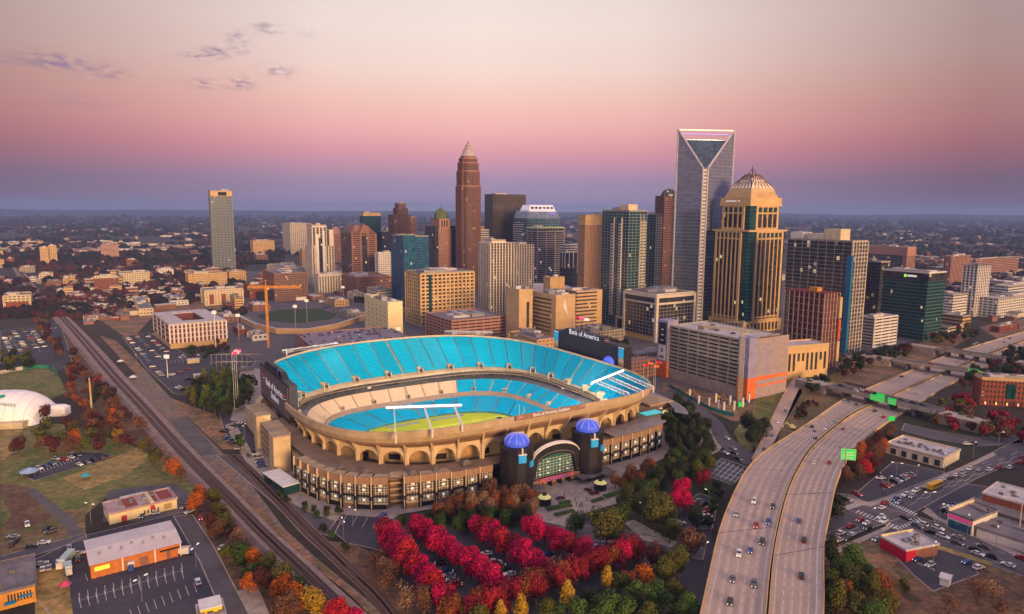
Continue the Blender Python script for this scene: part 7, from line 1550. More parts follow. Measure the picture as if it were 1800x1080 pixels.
zones = (('left of the railway near the left edge', [(0, 470), (140, 462), (300, 468), (430, 470), (430, 545), (330, 545), (230, 520), (140, 545), (100, 520), (0, 500)], 44), ('among the far woods at left', [(0, 405), (420, 400), (500, 420), (430, 465), (0, 455)], 40), ('among the far woods at right', [(1500, 410), (1800, 415), (1800, 520), (1620, 500), (1520, 440)], 44), ('on the far plain in the middle', [(400, 395), (1500, 400), (1500, 425), (400, 420)], 26), ('between the towers of the centre', [(430, 470), (700, 500), (1000, 500), (1200, 520), (1380, 500), (1560, 520), (1560, 470), (430, 440)], 30))
rr = random.Random(5)
for zn_, poly, n in zones:
    pr = [house_proto(i, w, a, b_, h, '%s low building %s' % (c, zn_), '%s buildings %s' % (c, zn_)) for i, (c, w, a, b_, h) in enumerate(DB)]; usedp = set(); c_ = 0; tries = 0
    while c_ < n and tries < 2000:
        tries += 1; x = rr.uniform(min(p[0] for p in poly), max(p[0] for p in poly)); y = rr.uniform(min(p[1] for p in poly), max(p[1] for p in poly))
        if not inpoly(x, y, poly): continue
        k = rr.randrange(len(pr)); p = G(x, y); s = rr.uniform(.6, 1.1) * (.42 if 'railway' in zn_ else .8); c_ += 1; a = GRID + rr.choice((0, math.pi / 2)) + rr.uniform(-.1, .1)
        if k not in usedp: usedp.add(k); pr[k].location = p; pr[k].rotation_euler = (0, 0, a); pr[k].scale = (s, s, 1)
        else: copy_thing(pr[k], p, a, sc=(s, s, rr.uniform(.7, 1.2)))
    for k in range(len(pr)):
        if k not in usedp:
            for ch in list(pr[k].children): bpy.data.objects.remove(ch)
            bpy.data.objects.remove(pr[k])
def suburb(label, poly, n, cols, smin, smax, seed, thr=0.0, ns=300):
    r = random.Random(seed); mb = MB(); xs = [p[0] for p in poly]; ys = [p[1] for p in poly]
    for i in range(n):
        px, py = r.uniform(min(xs), max(xs)), r.uniform(min(ys), max(ys))
        if not inpoly(px, py, poly): continue
        p = G(px, py)
        if noise.noise(Vector((p.x / ns, p.y / ns, seed))) < thr: continue
        s = r.uniform(smin, smax); w, d, h = s * r.uniform(.8, 2.2), s * r.uniform(.6, 1.0), r.uniform(3.5, 7); Mx = Matrix.Translation(p) @ Matrix.Rotation(GRID + r.choice((0, 1.57)) + r.uniform(-.15, .15), 4, 'Z'); k = r.randrange(len(cols))
        mb.box(-w, w, -d, d, 0, h, cols[k], Mx).box(-w - .3, w + .3, -d - .3, d + .3, h, h + .5, r.choice((m_roofw, m_roofg, m_brownd, m_roofg, m_brownd) if smax < 12 else (m_roofw, m_roofg, m_brown, m_roofg)), Mx)
        if r.random() < .5: mb.box(-w * .3, w * .1, -d * .4, d * .4, h + .5, h + 1.8, m_conc, Mx)
    tag(mb.build('distant_suburb'), label, 'houses', kind='stuff')
suburb('countless tiny pale roofs scattered through the far woods up to the horizon', [(-500, 385), (2350, 385), (2350, 520), (1820, 500), (1600, 440), (430, 435), (0, 455), (-500, 520)], 5600, [m_off, m_cream, m_wht, m_brown, m_conc], 8, 26, 3, .08, 700)
suburb('tiny red and white houses and shops crowded beyond the railway at left', [(60, 505), (150, 470), (420, 468), (430, 500), (350, 560), (290, 555), (230, 560), (150, 570), (110, 545)], 420, [m_brick, m_brown, m_brownd, m_brick, m_off], 3, 7, 5, -.1, 120)
suburb('small low houses between the streets at the far right', [(1600, 445), (1800, 430), (1800, 560), (1740, 570), (1690, 520), (1620, 490)], 300, [m_brick, m_off, m_wht, m_brown], 4, 10, 6, -.1, 150)
suburb('low roofs squeezed between the towers around the ballpark', [(400, 540), (470, 470), (700, 470), (700, 545), (600, 530), (430, 532)], 160, [m_brick, m_off, m_wht, m_brown, m_conc], 4, 10, 9, -.2, 100)
# hills on the horizon
hm = MB(); hp = []
for i in range(61): a = -1.0 + 2.0 * i / 60; d = 17000; hh = 92 + 22 * noise.noise(Vector((i * .35, 2, 1))) + 12 * noise.noise(Vector((i * 1.1, 5, 1))); hp.append((Vector((d * math.sin(a), d * math.cos(a) - 3000, 0)), Vector((d * 1.05 * math.sin(a), d * 1.05 * math.cos(a) - 3000, max(5, hh))), Vector((d * 1.1 * math.sin(a), d * 1.1 * math.cos(a) - 3000, 0))))
for a, b in zip(hp, hp[1:]): hm.poly([a[0], b[0], b[1], a[1]]).poly([a[1], b[1], b[2], a[2]])
structure(hm.build('hills', FOL['far_dark']))

# ================================================================== VEHICLES
CARC = {'white': (.72, .72, .75), 'black': (.015, .015, .02), 'silver': (.36, .37, .41), 'red': (.40, .02, .03), 'blue': (.03, .08, .30), 'grey': (.10, .10, .12)}
for k, c in CARC.items(): mat('car_' + k, c, .25, .2, .6, var=.02)
m_cg = mat('car_glass', (.015, .02, .03), .08, spec=.9); m_ty = mat('tyre', (.015, .015, .015), .9); m_hl = mat('headlight', (.9, .9, .8), .3, emit=(1, .95, .8), es=1.5); m_tl = mat('tail_light', (.5, .01, .01), .4, emit=(1, .05, .03), es=.8)
def car_meshes(suv=False):
    L, W, h = (4.6, 1.86, 1.0) if not suv else (4.9, 1.95, 1.15)
    def extr(prof, w0, w1, mt=None):
        mb = MB(); n = len(prof); A = [(x, -w0 if z < .8 * h else -w1, z) for x, z in prof]; B_ = [(x, -y, z) for x, y, z in A]
        mb.poly(A); mb.poly(B_[::-1])
        for i in range(n): j = (i + 1) % n; mb.poly([A[i], B_[i], B_[j], A[j]])
        return mb
    body = extr([(-L / 2, .35), (L / 2, .35), (L / 2 + .05, .6), (L / 2 - .15, h * .82), (L * .22, h), (-L * .42, h), (-L / 2 - .03, h * .85)], W / 2, W / 2 * .95)
    top = 1.45 if not suv else 1.8; bx_ = -.40 if not suv else -.46
    cab = extr([(L * .22, h - .02), (L * .08, top - .06), (L * (bx_ + .14), top - .03), (L * bx_, h - .02)], W / 2 * .88, W / 2 * .80)
    roof = extr([(L * .075, top - .08), (L * .06, top), (L * (bx_ + .16), top + .02), (L * (bx_ + .13), top - .06)], W / 2 * .78, W / 2 * .78)
    wh = MB().tube((0, -.11, 0), (0, .11, 0), .34, n=10)
    return body, cab, roof, wh, L, W
def car_mesh_single(colour, suv):
    body, cab, roof, wh, L, W = car_meshes(suv); mb = MB()
    for part, mt in ((body, MATS['car_' + colour]), (cab, m_cg), (roof, MATS['car_' + colour])):
        k = len(mb.v); mb.v += part.v; mb.f += [tuple(i + k for i in f) for f in part.f]; mb.m += [mb.mi(mt)] * len(part.f)
    for x in (-L * .31, L * .31):
        for y in (-W / 2 + .05, W / 2 - .05): mb.tube((x, y - .11, .34), (x, y + .11, .34), .34, m_ty, 8)
    return mb.mesh('car_' + colour)
CS = {(c, s): car_mesh_single(c, s) for c in CARC for s in (0, 1)}
CP = {}
for s in (0, 1):
    body, cab, roof, wh, L, W = car_meshes(s)
    for c in CARC:
        bm_ = MB(); bm_.v = body.v + roof.v; bm_.f = body.f + [tuple(i + len(body.v) for i in f) for f in roof.f]; bm_.m = [0] * len(bm_.f); CP[(c, s)] = (bm_.mesh('car_body', MATS['car_' + c]),)
    CP[s] = (cab.mesh('car_windows', m_cg), wh.mesh('wheel', m_ty), MB().box(L / 2 - .06, L / 2 + .06, -.75, -.45, .55, .75).mesh('headlight', m_hl), MB().box(-L / 2 - .06, -L / 2 + .04, -.8, -.45, .6, .8).mesh('tail_light', m_tl), L, W)
def car(p, ang, colour, label, group=None, suv=0, detail=False, name='car'):
    if not detail:
        o = addobj(name, CS[(colour, suv)]); o.location = p; o.rotation_euler = (0, 0, ang); tag(o, label, 'car', group); CARL.append(o); return o
    t = thing(name, label, 'car', p, ang, group); CARL.append(t); g_, w_, h_, tl, L, W = CP[suv]; addobj('body', CP[(colour, suv)][0], t); addobj('windows', g_, t)
    for x in (-L * .31, L * .31):
        for y in (-W / 2 + .06, W / 2 - .06): o = addobj('wheel', w_, t); o.location = (x, y, .34)
    for m_, nm in ((h_, 'headlight'), (tl, 'tail_light')): addobj(nm, m_, t); o = addobj(nm, m_, t); o.location = (0, 1.2, 0)
    return t
def tangent(P, p):
    k = min(range(len(P) - 1), key=lambda i: (P[i] - p).length); d = P[k + 1] - P[k]; return math.atan2(d.y, d.x)
cid = 0; ORD = ['nearest', 'second', 'third', 'fourth', 'fifth', 'sixth', 'seventh', 'eighth', 'ninth', 'tenth', 'eleventh', 'twelfth', 'thirteenth', 'fourteenth', 'fifteenth', 'sixteenth', 'seventeenth', 'eighteenth', 'nineteenth', 'twentieth', 'twenty first', 'twenty second', 'twenty third']
def road_cars(lst, P, flip, where, group):
    cnt = {}
    for u, v, c in sorted(lst, key=lambda q: -q[1]):
        x, y = 1200 + u / 2.456, 640 + v / 2.456; z = hz(y); p = G(x, y + 2, z); p.z += .04; cnt[c] = cnt.get(c, 0) + 1
        car(p, tangent(P, p) + (math.pi if flip else 0), c, '%s %s car from the viewer on the %s' % (ORD[cnt[c] - 1], c, where), group, int(rnd() < .4), True)
road_cars([(308, 592, 'white'), (388, 613, 'black'), (231, 648, 'silver'), (316, 697, 'red'), (369, 682, 'blue'), (342, 768, 'black'), (292, 805, 'blue'), (243, 820, 'white'), (215, 929, 'grey'), (307, 950, 'grey'), (204, 1026, 'black'), (555, 273, 'black'), (566, 292, 'grey'), (570, 323, 'black'), (620, 277, 'white'), (650, 251, 'silver'), (710, 159, 'grey'), (747, 175, 'black')], LEFT, True, 'stadium side deck of the motorway', 'cars on the stadium side deck')
road_cars([(501, 676, 'blue'), (523, 760, 'black'), (512, 914, 'black'), (567, 425, 'white'), (632, 426, 'red'), (671, 356, 'white'), (692, 280, 'red'), (829, 201, 'black'), (866, 227, 'red')], MEDR, False, 'crossroads side deck of the motorway', 'cars on the crossroads side deck')
road_cars([(350, 372, 'black'), (383, 311, 'black'), (414, 249, 'white'), (443, 205, 'grey')], RA, True, 'exit ramp beside the big garage', 'cars on the exit ramp')
for i, (x, y, c) in enumerate(((1692, 628, 'white'), (1700, 630, 'white'), (1682, 636, 'white'), (1710, 624, 'silver'), (1717, 604, 'white'), (1725, 606, 'silver'), (1712, 606, 'white'), (1628, 658, 'silver'), (1585, 663, 'black'), (1607, 692, 'white'), (1680, 622, 'silver'), (1765, 602, 'silver'), (1745, 612, 'white'), (1775, 596, 'black'), (1644, 645, 'grey'))):
    p = G(x, y, .4); car(p, tangent(LEFT, p), c, '%s car on the far motorway beyond the nearest bridge' % c, '%s cars on the far motorway' % c)
# cars on the first bridge
p0, q0, ang, w, z = OV1
for i, (f, s, c) in enumerate(((.08, 1, 'black'), (.2, 1, 'silver'), (.28, 1, 'white'), (.34, 1, 'red'), (.42, 1, 'black'), (.46, -1, 'silver'), (.66, 1, 'grey'), (.76, 1, 'black'), (.84, 1, 'black'), (.26, -1, 'white'))):
    v = p0.lerp(q0, f) + Vector((-math.sin(ang), math.cos(ang), 0)) * s * 2.8; v.z = z + .03; car(v, ang + (0 if s > 0 else math.pi), c, '%s car crossing the nearest road bridge' % c, '%s cars on the nearest bridge' % c)
p0, q0, ang2, w, z = OV2; v = p0.lerp(q0, .42); v.z = z + .03; car(v, ang2, 'red', 'single red car on the middle road bridge')
# crossroads: pixel positions from the photograph's right lower part
def st_cars(lst, a, b, where, group):
    A_, B__ = G(*a), G(*b); an = math.atan2(B__.y - A_.y, B__.x - A_.x); cnt = {}
    for u, v, c in lst:
        x, y = 1440 + u / 3.178, 740 + v / 3.178; p = G(x, y + 1, .22); cnt[c] = cnt.get(c, 0) + 1
        car(p, an + (math.pi if rnd() < .5 else 0), c, '%s car queueing on the %s' % (c, where), '%s cars on the %s' % (c, where), int(rnd() < .4), y > 850)
st_cars([(121, 630, 'white'), (183, 637, 'white'), (265, 573, 'white'), (160, 660, 'black'), (60, 670, 'red'), (95, 658, 'grey'), (175, 590, 'red'), (228, 555, 'red'), (270, 600, 'black'), (42, 690, 'black'), (75, 682, 'red'), (110, 668, 'silver'), (345, 540, 'white'), (360, 562, 'white'), (350, 487, 'white'), (365, 460, 'red'), (425, 440, 'blue'), (445, 457, 'silver'), (483, 415, 'white'), (520, 425, 'silver'), (540, 392, 'white'), (575, 382, 'grey'), (685, 330, 'white'), (735, 320, 'black'), (765, 305, 'white'), (800, 308, 'silver'), (803, 290, 'silver'), (840, 270, 'white'), (890, 275, 'silver'), (1003, 262, 'red'), (950, 275, 'white'), (1065, 262, 'white'), (1125, 232, 'red'), (1135, 205, 'red'), (30, 675, 'white')], (1500, 925), (1790, 790), 'wide street crossing under the motorway', 'x')
st_cars([(575, 580, 'white'), (662, 602, 'white'), (690, 648, 'white'), (778, 652, 'silver'), (620, 625, 'black'), (770, 685, 'grey'), (870, 722, 'black'), (885, 745, 'white'), (918, 705, 'grey'), (960, 760, 'black'), (1055, 808, 'white'), (545, 590, 'grey'), (115, 425, 'grey'), (150, 440, 'black'), (210, 412, 'red'), (1130, 770, 'red'), (480, 545, 'black'), (900, 640, 'white')], (1560, 915), (1790, 1000), 'street running to the lower right corner', 'y')
def lot(a, b, n, where, ang=None, z=.25, fill=.8, cols=('white', 'silver', 'black', 'grey', 'white', 'red', 'blue', 'silver'), detail=False, skew=math.pi / 2):
    A_, B__ = G(*a, z), G(*b, z); base = math.atan2(B__.y - A_.y, B__.x - A_.x) + skew
    n = min(n, max(2, int((B__ - A_).length / 2.75)))
    for i in range(n):
        if rnd() > fill: continue
        p = A_.lerp(B__, i / max(1, n - 1)); c = random.choice(cols); car(p, base + (math.pi if rnd() < .5 else 0) + U(-.04, .04), c, '%s car parked %s' % (c, where), '%s cars parked %s' % (c, where), int(rnd() < .4), detail)
W1 = 'in the wide lot at the left edge above the sports field'
for a, b in (((14, 586), (40, 625)), ((24, 583), (52, 622)), ((42, 580), (66, 615)), ((55, 578), (78, 610)), ((70, 578), (98, 606)), ((8, 595), (26, 630))): lot(a, b, 16, W1, fill=.75)
W2_ = 'in the lot left of the courtyard apartment block'
for a, b in (((222, 592), (262, 635)), ((236, 588), (278, 628)), ((255, 588), (296, 622))): lot(a, b, 14, W2_, fill=.7)
W3 = 'in the lot around the tall pole left of the stadium'
for a, b in (((262, 640), (292, 668)), ((300, 632), (370, 622)), ((330, 668), (360, 690)), ((310, 680), (345, 700)), ((295, 662), (330, 650))): lot(a, b, 10, W3, fill=.6)
lot((68, 825), (135, 802), 12, 'in the lower row of the small lot in the park', fill=.75, detail=True); lot((140, 818), (190, 803), 10, 'in the right row of the small lot in the park', fill=.85, detail=True); lot((98, 808), (128, 798), 6, 'in the upper row of the small lot in the park', fill=.7, detail=True)
for x, y, c, l in ((24, 945, 'silver', 'silver car in the stacked group on the grass at left'), (28, 953, 'black', 'black car below the silver one on the grass at left'), (22, 958, 'grey', 'grey car in the stacked group on the grass at left'), (82, 932, 'black', 'black car on the grass right of the stacked group'), (90, 936, 'grey', 'dark grey car on the grass touching the black one'), (55, 962, 'grey', 'grey car at the roadside left of the warehouse lot'), (77, 956, 'white', 'white car at the roadside left of the warehouse'), (48, 924, 'white', 'white car alone on the grass at left'), (122, 964, 'silver', 'silver car on the road by the warehouse corner'),
                   (73, 993, 'silver', 'silver car at the top of the small yard left of the warehouse'), (75, 1002, 'white', 'white car in the middle of the small yard left of the warehouse'), (86, 1000, 'silver', 'silver car on the right of the small yard'), (103, 990, 'white', 'white pickup beside the long trailer'), (137, 985, 'black', 'black car against the warehouse side wall'), (138, 975, 'silver', 'silver car against the warehouse side wall'), (348, 1025, 'white', 'white car alone at the corner of the warehouse car park'), (330, 884, 'black', 'black car by the orange tree behind the workshop'), (334, 901, 'silver', 'silver car by the orange trees at the road end'), (352, 912, 'red', 'red car by the orange trees at the road end'), (326, 892, 'grey', 'grey car behind the workshop end'), (394, 965, 'white', 'white car at the foot of the railway trees'), (396, 975, 'silver', 'silver car at the foot of the railway trees'), (250, 909, 'grey', 'grey van before the workshop door'), (272, 904, 'white', 'white car before the workshop'), (210, 913, 'blue', 'blue car before the workshop red door'), (255, 903, 'silver', 'silver car before the workshop windows'),
                   (680, 915, 'white', 'white car beside the dark van near the stadium wall')):
    car(G(x, y, .2), U(0, 6.28) if y < 960 else GRID + math.pi / 2 * random.choice((0, 1)), c, l, None, int(rnd() < .5), True)
lot((1227, 882), (1250, 893), 6, 'in the small lot beside the motorway', fill=1, detail=True); lot((1247, 898), (1240, 920), 7, 'in the small lot beside the motorway', fill=1, detail=True); lot((1186, 912), (1196, 922), 3, 'at the inner side of the small lot beside the motorway', fill=1, detail=True)
WS = 'under the crimson tree rows'
for a, b in (((775, 992), (812, 1046)), ((862, 984), (905, 1018)), ((965, 975), (990, 994)), ((855, 975), (880, 1002)), ((1020, 955), (1045, 965))): lot(a, b, 10, WS, fill=.6, detail=True, skew=1.2)
lot((1540, 834), (1548, 842), 3, 'by the orange trees in the strip building lot', fill=1, detail=True); lot((1555, 856), (1600, 836), 9, 'in the lower row of the strip building lot', fill=.8, detail=True); lot((1540, 950), (1556, 956), 4, 'behind the crimson walled corner building', fill=1, detail=True); lot((1612, 985), (1635, 995), 5, 'on the green below the corner building', fill=1, detail=True); lot((1660, 900), (1680, 890), 5, 'left of the magenta banded store', fill=.8, detail=True); lot((1730, 925), (1765, 938), 8, 'against the white wall of the dark roofed hall', fill=.8, detail=True); lot((1700, 990), (1720, 1000), 4, 'by the tiny white shed', fill=.8, detail=True)
lot((1690, 782), (1730, 782), 5, 'on the side road behind the strip building', fill=.5, detail=True, skew=0)
for f in (.14, .3, .46, .62, .78, .9):
    b = DECK; a0 = b.t.matrix_basis if False else None; an = b.t.rotation_euler[2]; loc = b.t.location
    for k in range(int(b.W / 3)):
        if rnd() > .42: continue
        x = 2 + k * 3.0; y = 95 * f; q = Vector((loc.x + x * math.cos(an) - y * math.sin(an), loc.y + x * math.sin(an) + y * math.cos(an), b.H + .6)); c = random.choice(('white', 'black', 'grey', 'silver', 'red', 'blue')); car(q, an + math.pi / 2, c, '%s car parked on the purple roof deck behind the stadium' % c, '%s cars on the purple roof deck' % c)
lot((1385, 655), (1410, 640), 8, 'before the golden civic building', fill=.9); lot((1395, 668), (1440, 652), 12, 'on the street past the civic building', fill=.8, cols=('red', 'white', 'silver', 'red')); lot((1462, 632), (1500, 618), 12, 'by the foot of the dark gridded tower', fill=.8); lot((250, 545), (345, 520), 22, 'on the avenue beyond the courtyard block', fill=.6, skew=0); lot((300, 520), (355, 550), 16, 'on the avenue beside the cream apartments', fill=.6, skew=0); lot((560, 545), (640, 525), 20, 'by the ballpark', fill=.5); lot((1100, 630), (1160, 640), 8, 'on the low roof left of the garage', z=12, fill=.7)
for x, y, c in ((1277, 772, 'white'), (1288, 790, 'silver'), (1275, 798, 'white'), (1251, 784, 'black'), (1298, 808, 'black'), (1291, 798, 'black')): car(G(x, y, .22), math.radians(-62), c, '%s car on the curved street below the garage' % c, '%s cars on the curved street' % c, 0, True)
lot((452, 800), (460, 820), 4, 'beside the left path under the stadium towers', fill=1, detail=True); lot((392, 760), (420, 745), 7, 'in the lot left of the stadium by the path', fill=.9); lot((400, 772), (418, 790), 5, 'in the lot left of the stadium by the path', fill=.9)
# vans, bus, trucks, tents
def boxvan(px, py, ang, L, W, H, col, label, cat, name, z=.25, cabcol=None):
    t = thing(name, label, cat, G(px, py, z), ang); b = MB().prism([(-L / 2, -W / 2), (L / 2 - (1.6 if cabcol else .4), -W / 2), (L / 2 - (1.6 if cabcol else .4), W / 2), (-L / 2, W / 2)], .5, H, None, None, .97); b.build('body', col, t)
    f0 = L / 2 - (1.5 if cabcol else .4); MB().prism([(f0, -W / 2 * .95), (L / 2 + (.3 if cabcol else .5), -W / 2 * .9), (L / 2 + (.3 if cabcol else .5), W / 2 * .9), (f0, W / 2 * .95)], .45, H * (.78 if cabcol else .55), None, None, .85).build('cab', cabcol or col, t)
    MB().box(-L * .42, L * .42, -W / 2 - .03, W / 2 + .03, H * .55, H * .78).build('windows', m_cg, t) if not cabcol else MB().box(L / 2 + .1, L / 2 + .2, -W * .35, W * .35, H * .42, H * .65).build('windscreen', m_cg, t)
    for x in (-L * .32, L * .32):
        for y in (-W / 2, W / 2): MB().tube((x, y - .12, .45), (x, y + .12, .45), .45, n=10).build('wheel', m_ty, t)
    return t
boxvan(1643, 858, math.atan2(*(lambda d: (d.y, d.x))(G(1750, 815) - G(1560, 895))), 11.5, 2.6, 3.1, mat('school_bus_yellow', (.85, .42, .02), .4), 'yellow bus on the wide street right of the crossroads', 'bus', 'bus')
boxvan(671, 914, math.radians(70), 6, 2.2, 2.6, mat('car_blue', (0, 0, 0)), 'dark van with a white roof beside the stadium wall', 'van', 'van'); boxvan(232, 998, math.radians(-66), 7.5, 2.4, 3.2, m_wht, 'box truck with a blue cab backed up to the orange warehouse', 'truck', 'truck', cabcol=MATS['car_blue']); boxvan(326, 974, math.radians(10), 6.5, 2.3, 3.0, m_wht, 'small box truck at the right corner of the orange warehouse', 'truck', 'truck', cabcol=MATS['car_blue'])
boxvan(116, 990, math.radians(-80), 11, 2.6, 3.4, mat('mint_trailer', (.42, .56, .56), .5), 'long pale mint trailer in the yard left of the warehouse', 'trailer', 'trailer', cabcol=m_wht); boxvan(121, 1006, math.radians(-55), 7, 2.4, 3.2, mat('mint_trailer', (.42, .56, .56), .5), 'short mint food truck below the long trailer', 'truck', 'truck', cabcol=m_wht)
def tent(px, py, R, H, col, label, z=.2):
    t = thing('canopy_tent', label, 'tent', G(px, py, z), rnd()); MB().lathe([(R, H * .55), (R * .95, H * .62), (R * .45, H * .82), (.1, H)], n=8).build('canopy', col, t)
    for a in range(4): MB().tube((R * .85 * math.cos(a * 1.571 + .4), R * .85 * math.sin(a * 1.571 + .4), 0), (R * .85 * math.cos(a * 1.571 + .4), R * .85 * math.sin(a * 1.571 + .4), H * .58), .08).build('leg', m_metal, t)
tent(115, 1036, 2.1, 3.4, mat('pink_canvas', (.55, .06, .18), .7), 'pink round tent in the yard left of the big car park'); tent(151, 842, 2.4, 3.4, mat('cyan_canvas', (.03, .35, .45), .7), 'small cyan tent alone on the grass'); tent(52, 836, 4.6, 4.4, mat('pale_blue_canvas', (.30, .42, .66), .7), 'pale blue tent at the end of the small lot'); tent(234, 667, 3, 3.6, m_white, 'white tent beside the railway near the car park'); tent(212, 639, 3, 3.6, m_white, 'small white tent by the lit shed near the railway')
def kiosk(px, py, label):
    t = thing('ticket_kiosk', label, 'kiosk', G(px, py, .2), GRID); MB().lathe([(3.4, 0), (3.1, 3.0), (3.7, 3.1), (3.7, 3.4)], n=8).build('booth', m_black, t); MB().lathe([(3.4, 3.4), (2.2, 4.3), (.2, 4.7)], n=8).build('lit_roof', mat('kiosk_roof', (.5, .45, .2), .6, emit=(1, .85, .3), es=.35), t); MB().lathe([(1.2, 4.5), (1.0, 5.4), (.1, 5.9)], n=8).build('cap', m_black, t)
kiosk(957, 886, 'dark octagonal ticket kiosk with a lit roof on the left side of the plaza'); kiosk(1055, 860, 'dark octagonal ticket kiosk with a lit roof on the right side of the plaza')
def planter(a, b, w, label, red=False):
    A_, B__ = G(*a), G(*b); d = B__ - A_; t = thing('planter', label, 'planter', A_, math.atan2(d.y, d.x)); MB().box(0, d.length, -w / 2, w / 2, 0, .6).build('kerb_wall', m_side, t); MB().box(.3, d.length - .3, -w / 2 + .3, w / 2 - .3, .6, 1.2).build('hedge', FOL['maroon'] if red else FOL['green'], t)
planter((978, 880), (992, 877), 3, 'long red planter left of the plaza walk', True); planter((983, 888), (1003, 884), 3, 'green planter below the red one left of the plaza walk'); planter((960, 898), (1005, 890), 4, 'long green planter bed left of the plaza walk'); planter((975, 908), (1010, 900), 3, 'lowest green planter bed left of the plaza walk'); planter((1028, 862), (1040, 866), 3, 'upper red planter right of the plaza walk', True); planter((1036, 871), (1052, 868), 3, 'lower red planter right of the plaza walk', True); planter((1062, 876), (1090, 868), 4, 'long dark hedge bed right of the plaza walk'); planter((1040, 885), (1060, 878), 3, 'green hedge bed beside the plaza steps')
# people on the plaza: one continuous skinned body each
def person_mesh(stride, seed):
    me = bpy.data.meshes.new('person'); s = stride
    V = [(0, 0, .95), (0, 0, 1.18), (0, 0, 1.42), (0, 0, 1.55), (0, 0, 1.70), (0, .10, .92), (s * .5, .11, .50), (s * .4, .11, .06), (s * .4 + .14, .11, .04), (0, -.10, .92), (-s * .2, -.11, .50), (-s, -.11, .08), (-s + .13, -.11, .05), (0, .20, 1.40), (-s * .5, .25, 1.12), (-s * .3, .25, .86), (0, -.20, 1.40), (s * .4, -.25, 1.12), (s * .7, -.24, .88)]
    E_ = [(0, 1), (1, 2), (2, 3), (3, 4), (0, 5), (5, 6), (6, 7), (7, 8), (0, 9), (9, 10), (10, 11), (11, 12), (2, 13), (13, 14), (14, 15), (2, 16), (16, 17), (17, 18)]
    me.from_pydata(V, E_, []); o = bpy.data.objects.new('person', me); COL.objects.link(o); md = o.modifiers.new('skin', 'SKIN')
    rad_ = [.15, .14, .16, .06, .11, .09, .065, .05, .04, .09, .065, .05, .04, .07, .045, .035, .07, .045, .035]
    sv = me.skin_vertices[0].data
    for i, r in enumerate(rad_): sv[i].radius = (r, r)
    sv[0].use_root = True
    dg = bpy.context.evaluated_depsgraph_get(); out = bpy.data.meshes.new_from_object(o.evaluated_get(dg)); bpy.data.objects.remove(o); bpy.data.meshes.remove(me); return out
PM = [person_mesh(.05, 1), person_mesh(.24, 2)]
for i, (x, y, c, act) in enumerate(((1003, 893, 'dark', 'standing'), (1008, 897, 'white', 'walking'), (1013, 889, 'blue', 'walking'), (1019, 892, 'dark', 'standing'), (1022, 888, 'dark', 'walking'), (1024, 893, 'grey', 'walking'), (1011, 881, 'dark', 'walking'), (1016, 877, 'red', 'walking'), (1000, 883, 'grey', 'standing'), (992, 872, 'dark', 'walking'), (1005, 868, 'white', 'walking'), (1031, 880, 'dark', 'standing'), (1015, 902, 'dark', 'standing'), (1010, 904, 'blue', 'walking'))):
    me = PM[act == 'walking'].copy(); me.materials.clear(); me.materials.append(mat('clothes_' + c, {'dark': (.02, .02, .03), 'white': (.6, .6, .6), 'blue': (.04, .08, .3), 'grey': (.12, .12, .13), 'red': (.35, .03, .03)}[c], .9)); o = addobj('person', me); o.location = G(x, y, .18); o.rotation_euler = (0, 0, rnd() * 6.28); tag(o, '%s person in %s clothes on the entrance plaza below the black towers' % (act, c), 'person', '%s people in %s clothes on the plaza' % (act, c))
# ================================================================== SIGNS, POLES, CRANES
m_gs = mat('highway_sign_green', (.005, .42, .06), .5, emit=(.02, 1, .1), es=.45)
t = thing('highway_sign', 'large bright green road sign with white border on a gantry at the outer motorway edge', 'road sign', G(1481, 819, hz(819)), math.radians(-12))
MB().tube((1, 0, -6), (1, 0, 9), .3, n=8).build('post', m_metal, t); MB().box(-1.2, 6.2, -.1, .1, 3.5, 9.5).build('panel', m_gs, t); sg = MB()
for a, b, c, d in ((-1.1, 6.1, 3.6, 3.75), (-1.1, 6.1, 9.25, 9.4), (-1.1, -.95, 3.6, 9.4), (5.95, 6.1, 3.6, 9.4)): sg.box(a, b, -.16, -.1, c, d)
for z in (4.6, 6.0, 7.4): sg.box(0, 5, -.16, -.1, z, z + .5)
sg.build('border', m_white, t)
p0, q0, ang, w, z = OV1
for i, (f, wd_, hh, y_) in enumerate(((.47, 4.6, 4.2, 'leftmost'), (.535, 6.0, 6.2, 'middle'), (.64, 5.6, 4.6, 'rightmost'))):
    v = p0.lerp(q0, f); t = thing('highway_sign', 'bright green road sign hanging on the nearest bridge, %s of three' % y_, 'road sign', v + Vector((math.sin(ang), -math.cos(ang), 0)) * (w / 2 + .6), ang); t.location.z = z - 1; MB().box(-wd_ / 2, wd_ / 2, -.1, .1, -1, hh - 1).build('panel', m_gs, t); MB().box(-wd_ / 2 + .3, wd_ / 2 - .3, -.16, -.1, hh * .3, hh * .3 + .5).box(-wd_ / 2 + .3, wd_ / 2 - .3, -.16, -.1, .0, .4).build('lettering_bars', m_white, t); MB().box(-.2, .2, .1, 1.2, 0, .4).build('bracket', m_metal, t)
v = OV2[0].lerp(OV2[1], .82); t = thing('highway_sign', 'green and yellow road sign on the middle bridge', 'road sign', v + Vector((0, -7, -1)), OV2[2]); MB().box(-5, 3, -.1, .1, -1.5, 3.2).build('panel', m_gs, t); MB().box(3.1, 8, -.1, .1, -1, 2.2).build('yellow_panel', mat('yellow_sign', (.6, .5, .05), .5, emit=(1, .8, .1), es=.3), t); MB().box(-.2, .2, .1, 1.4, 0, .4).build('bracket', m_metal, t)
t = thing('highway_sign', 'small green road sign at the outer edge of the motorway under the nearest bridge', 'road sign', G(1567, 745, .3), -.3); MB().box(-1.8, 1.8, -.1, .1, 2, 5).build('panel', m_gs, t); MB().tube((0, .2, 0), (0, .2, 3), .12).build('post', m_metal, t)
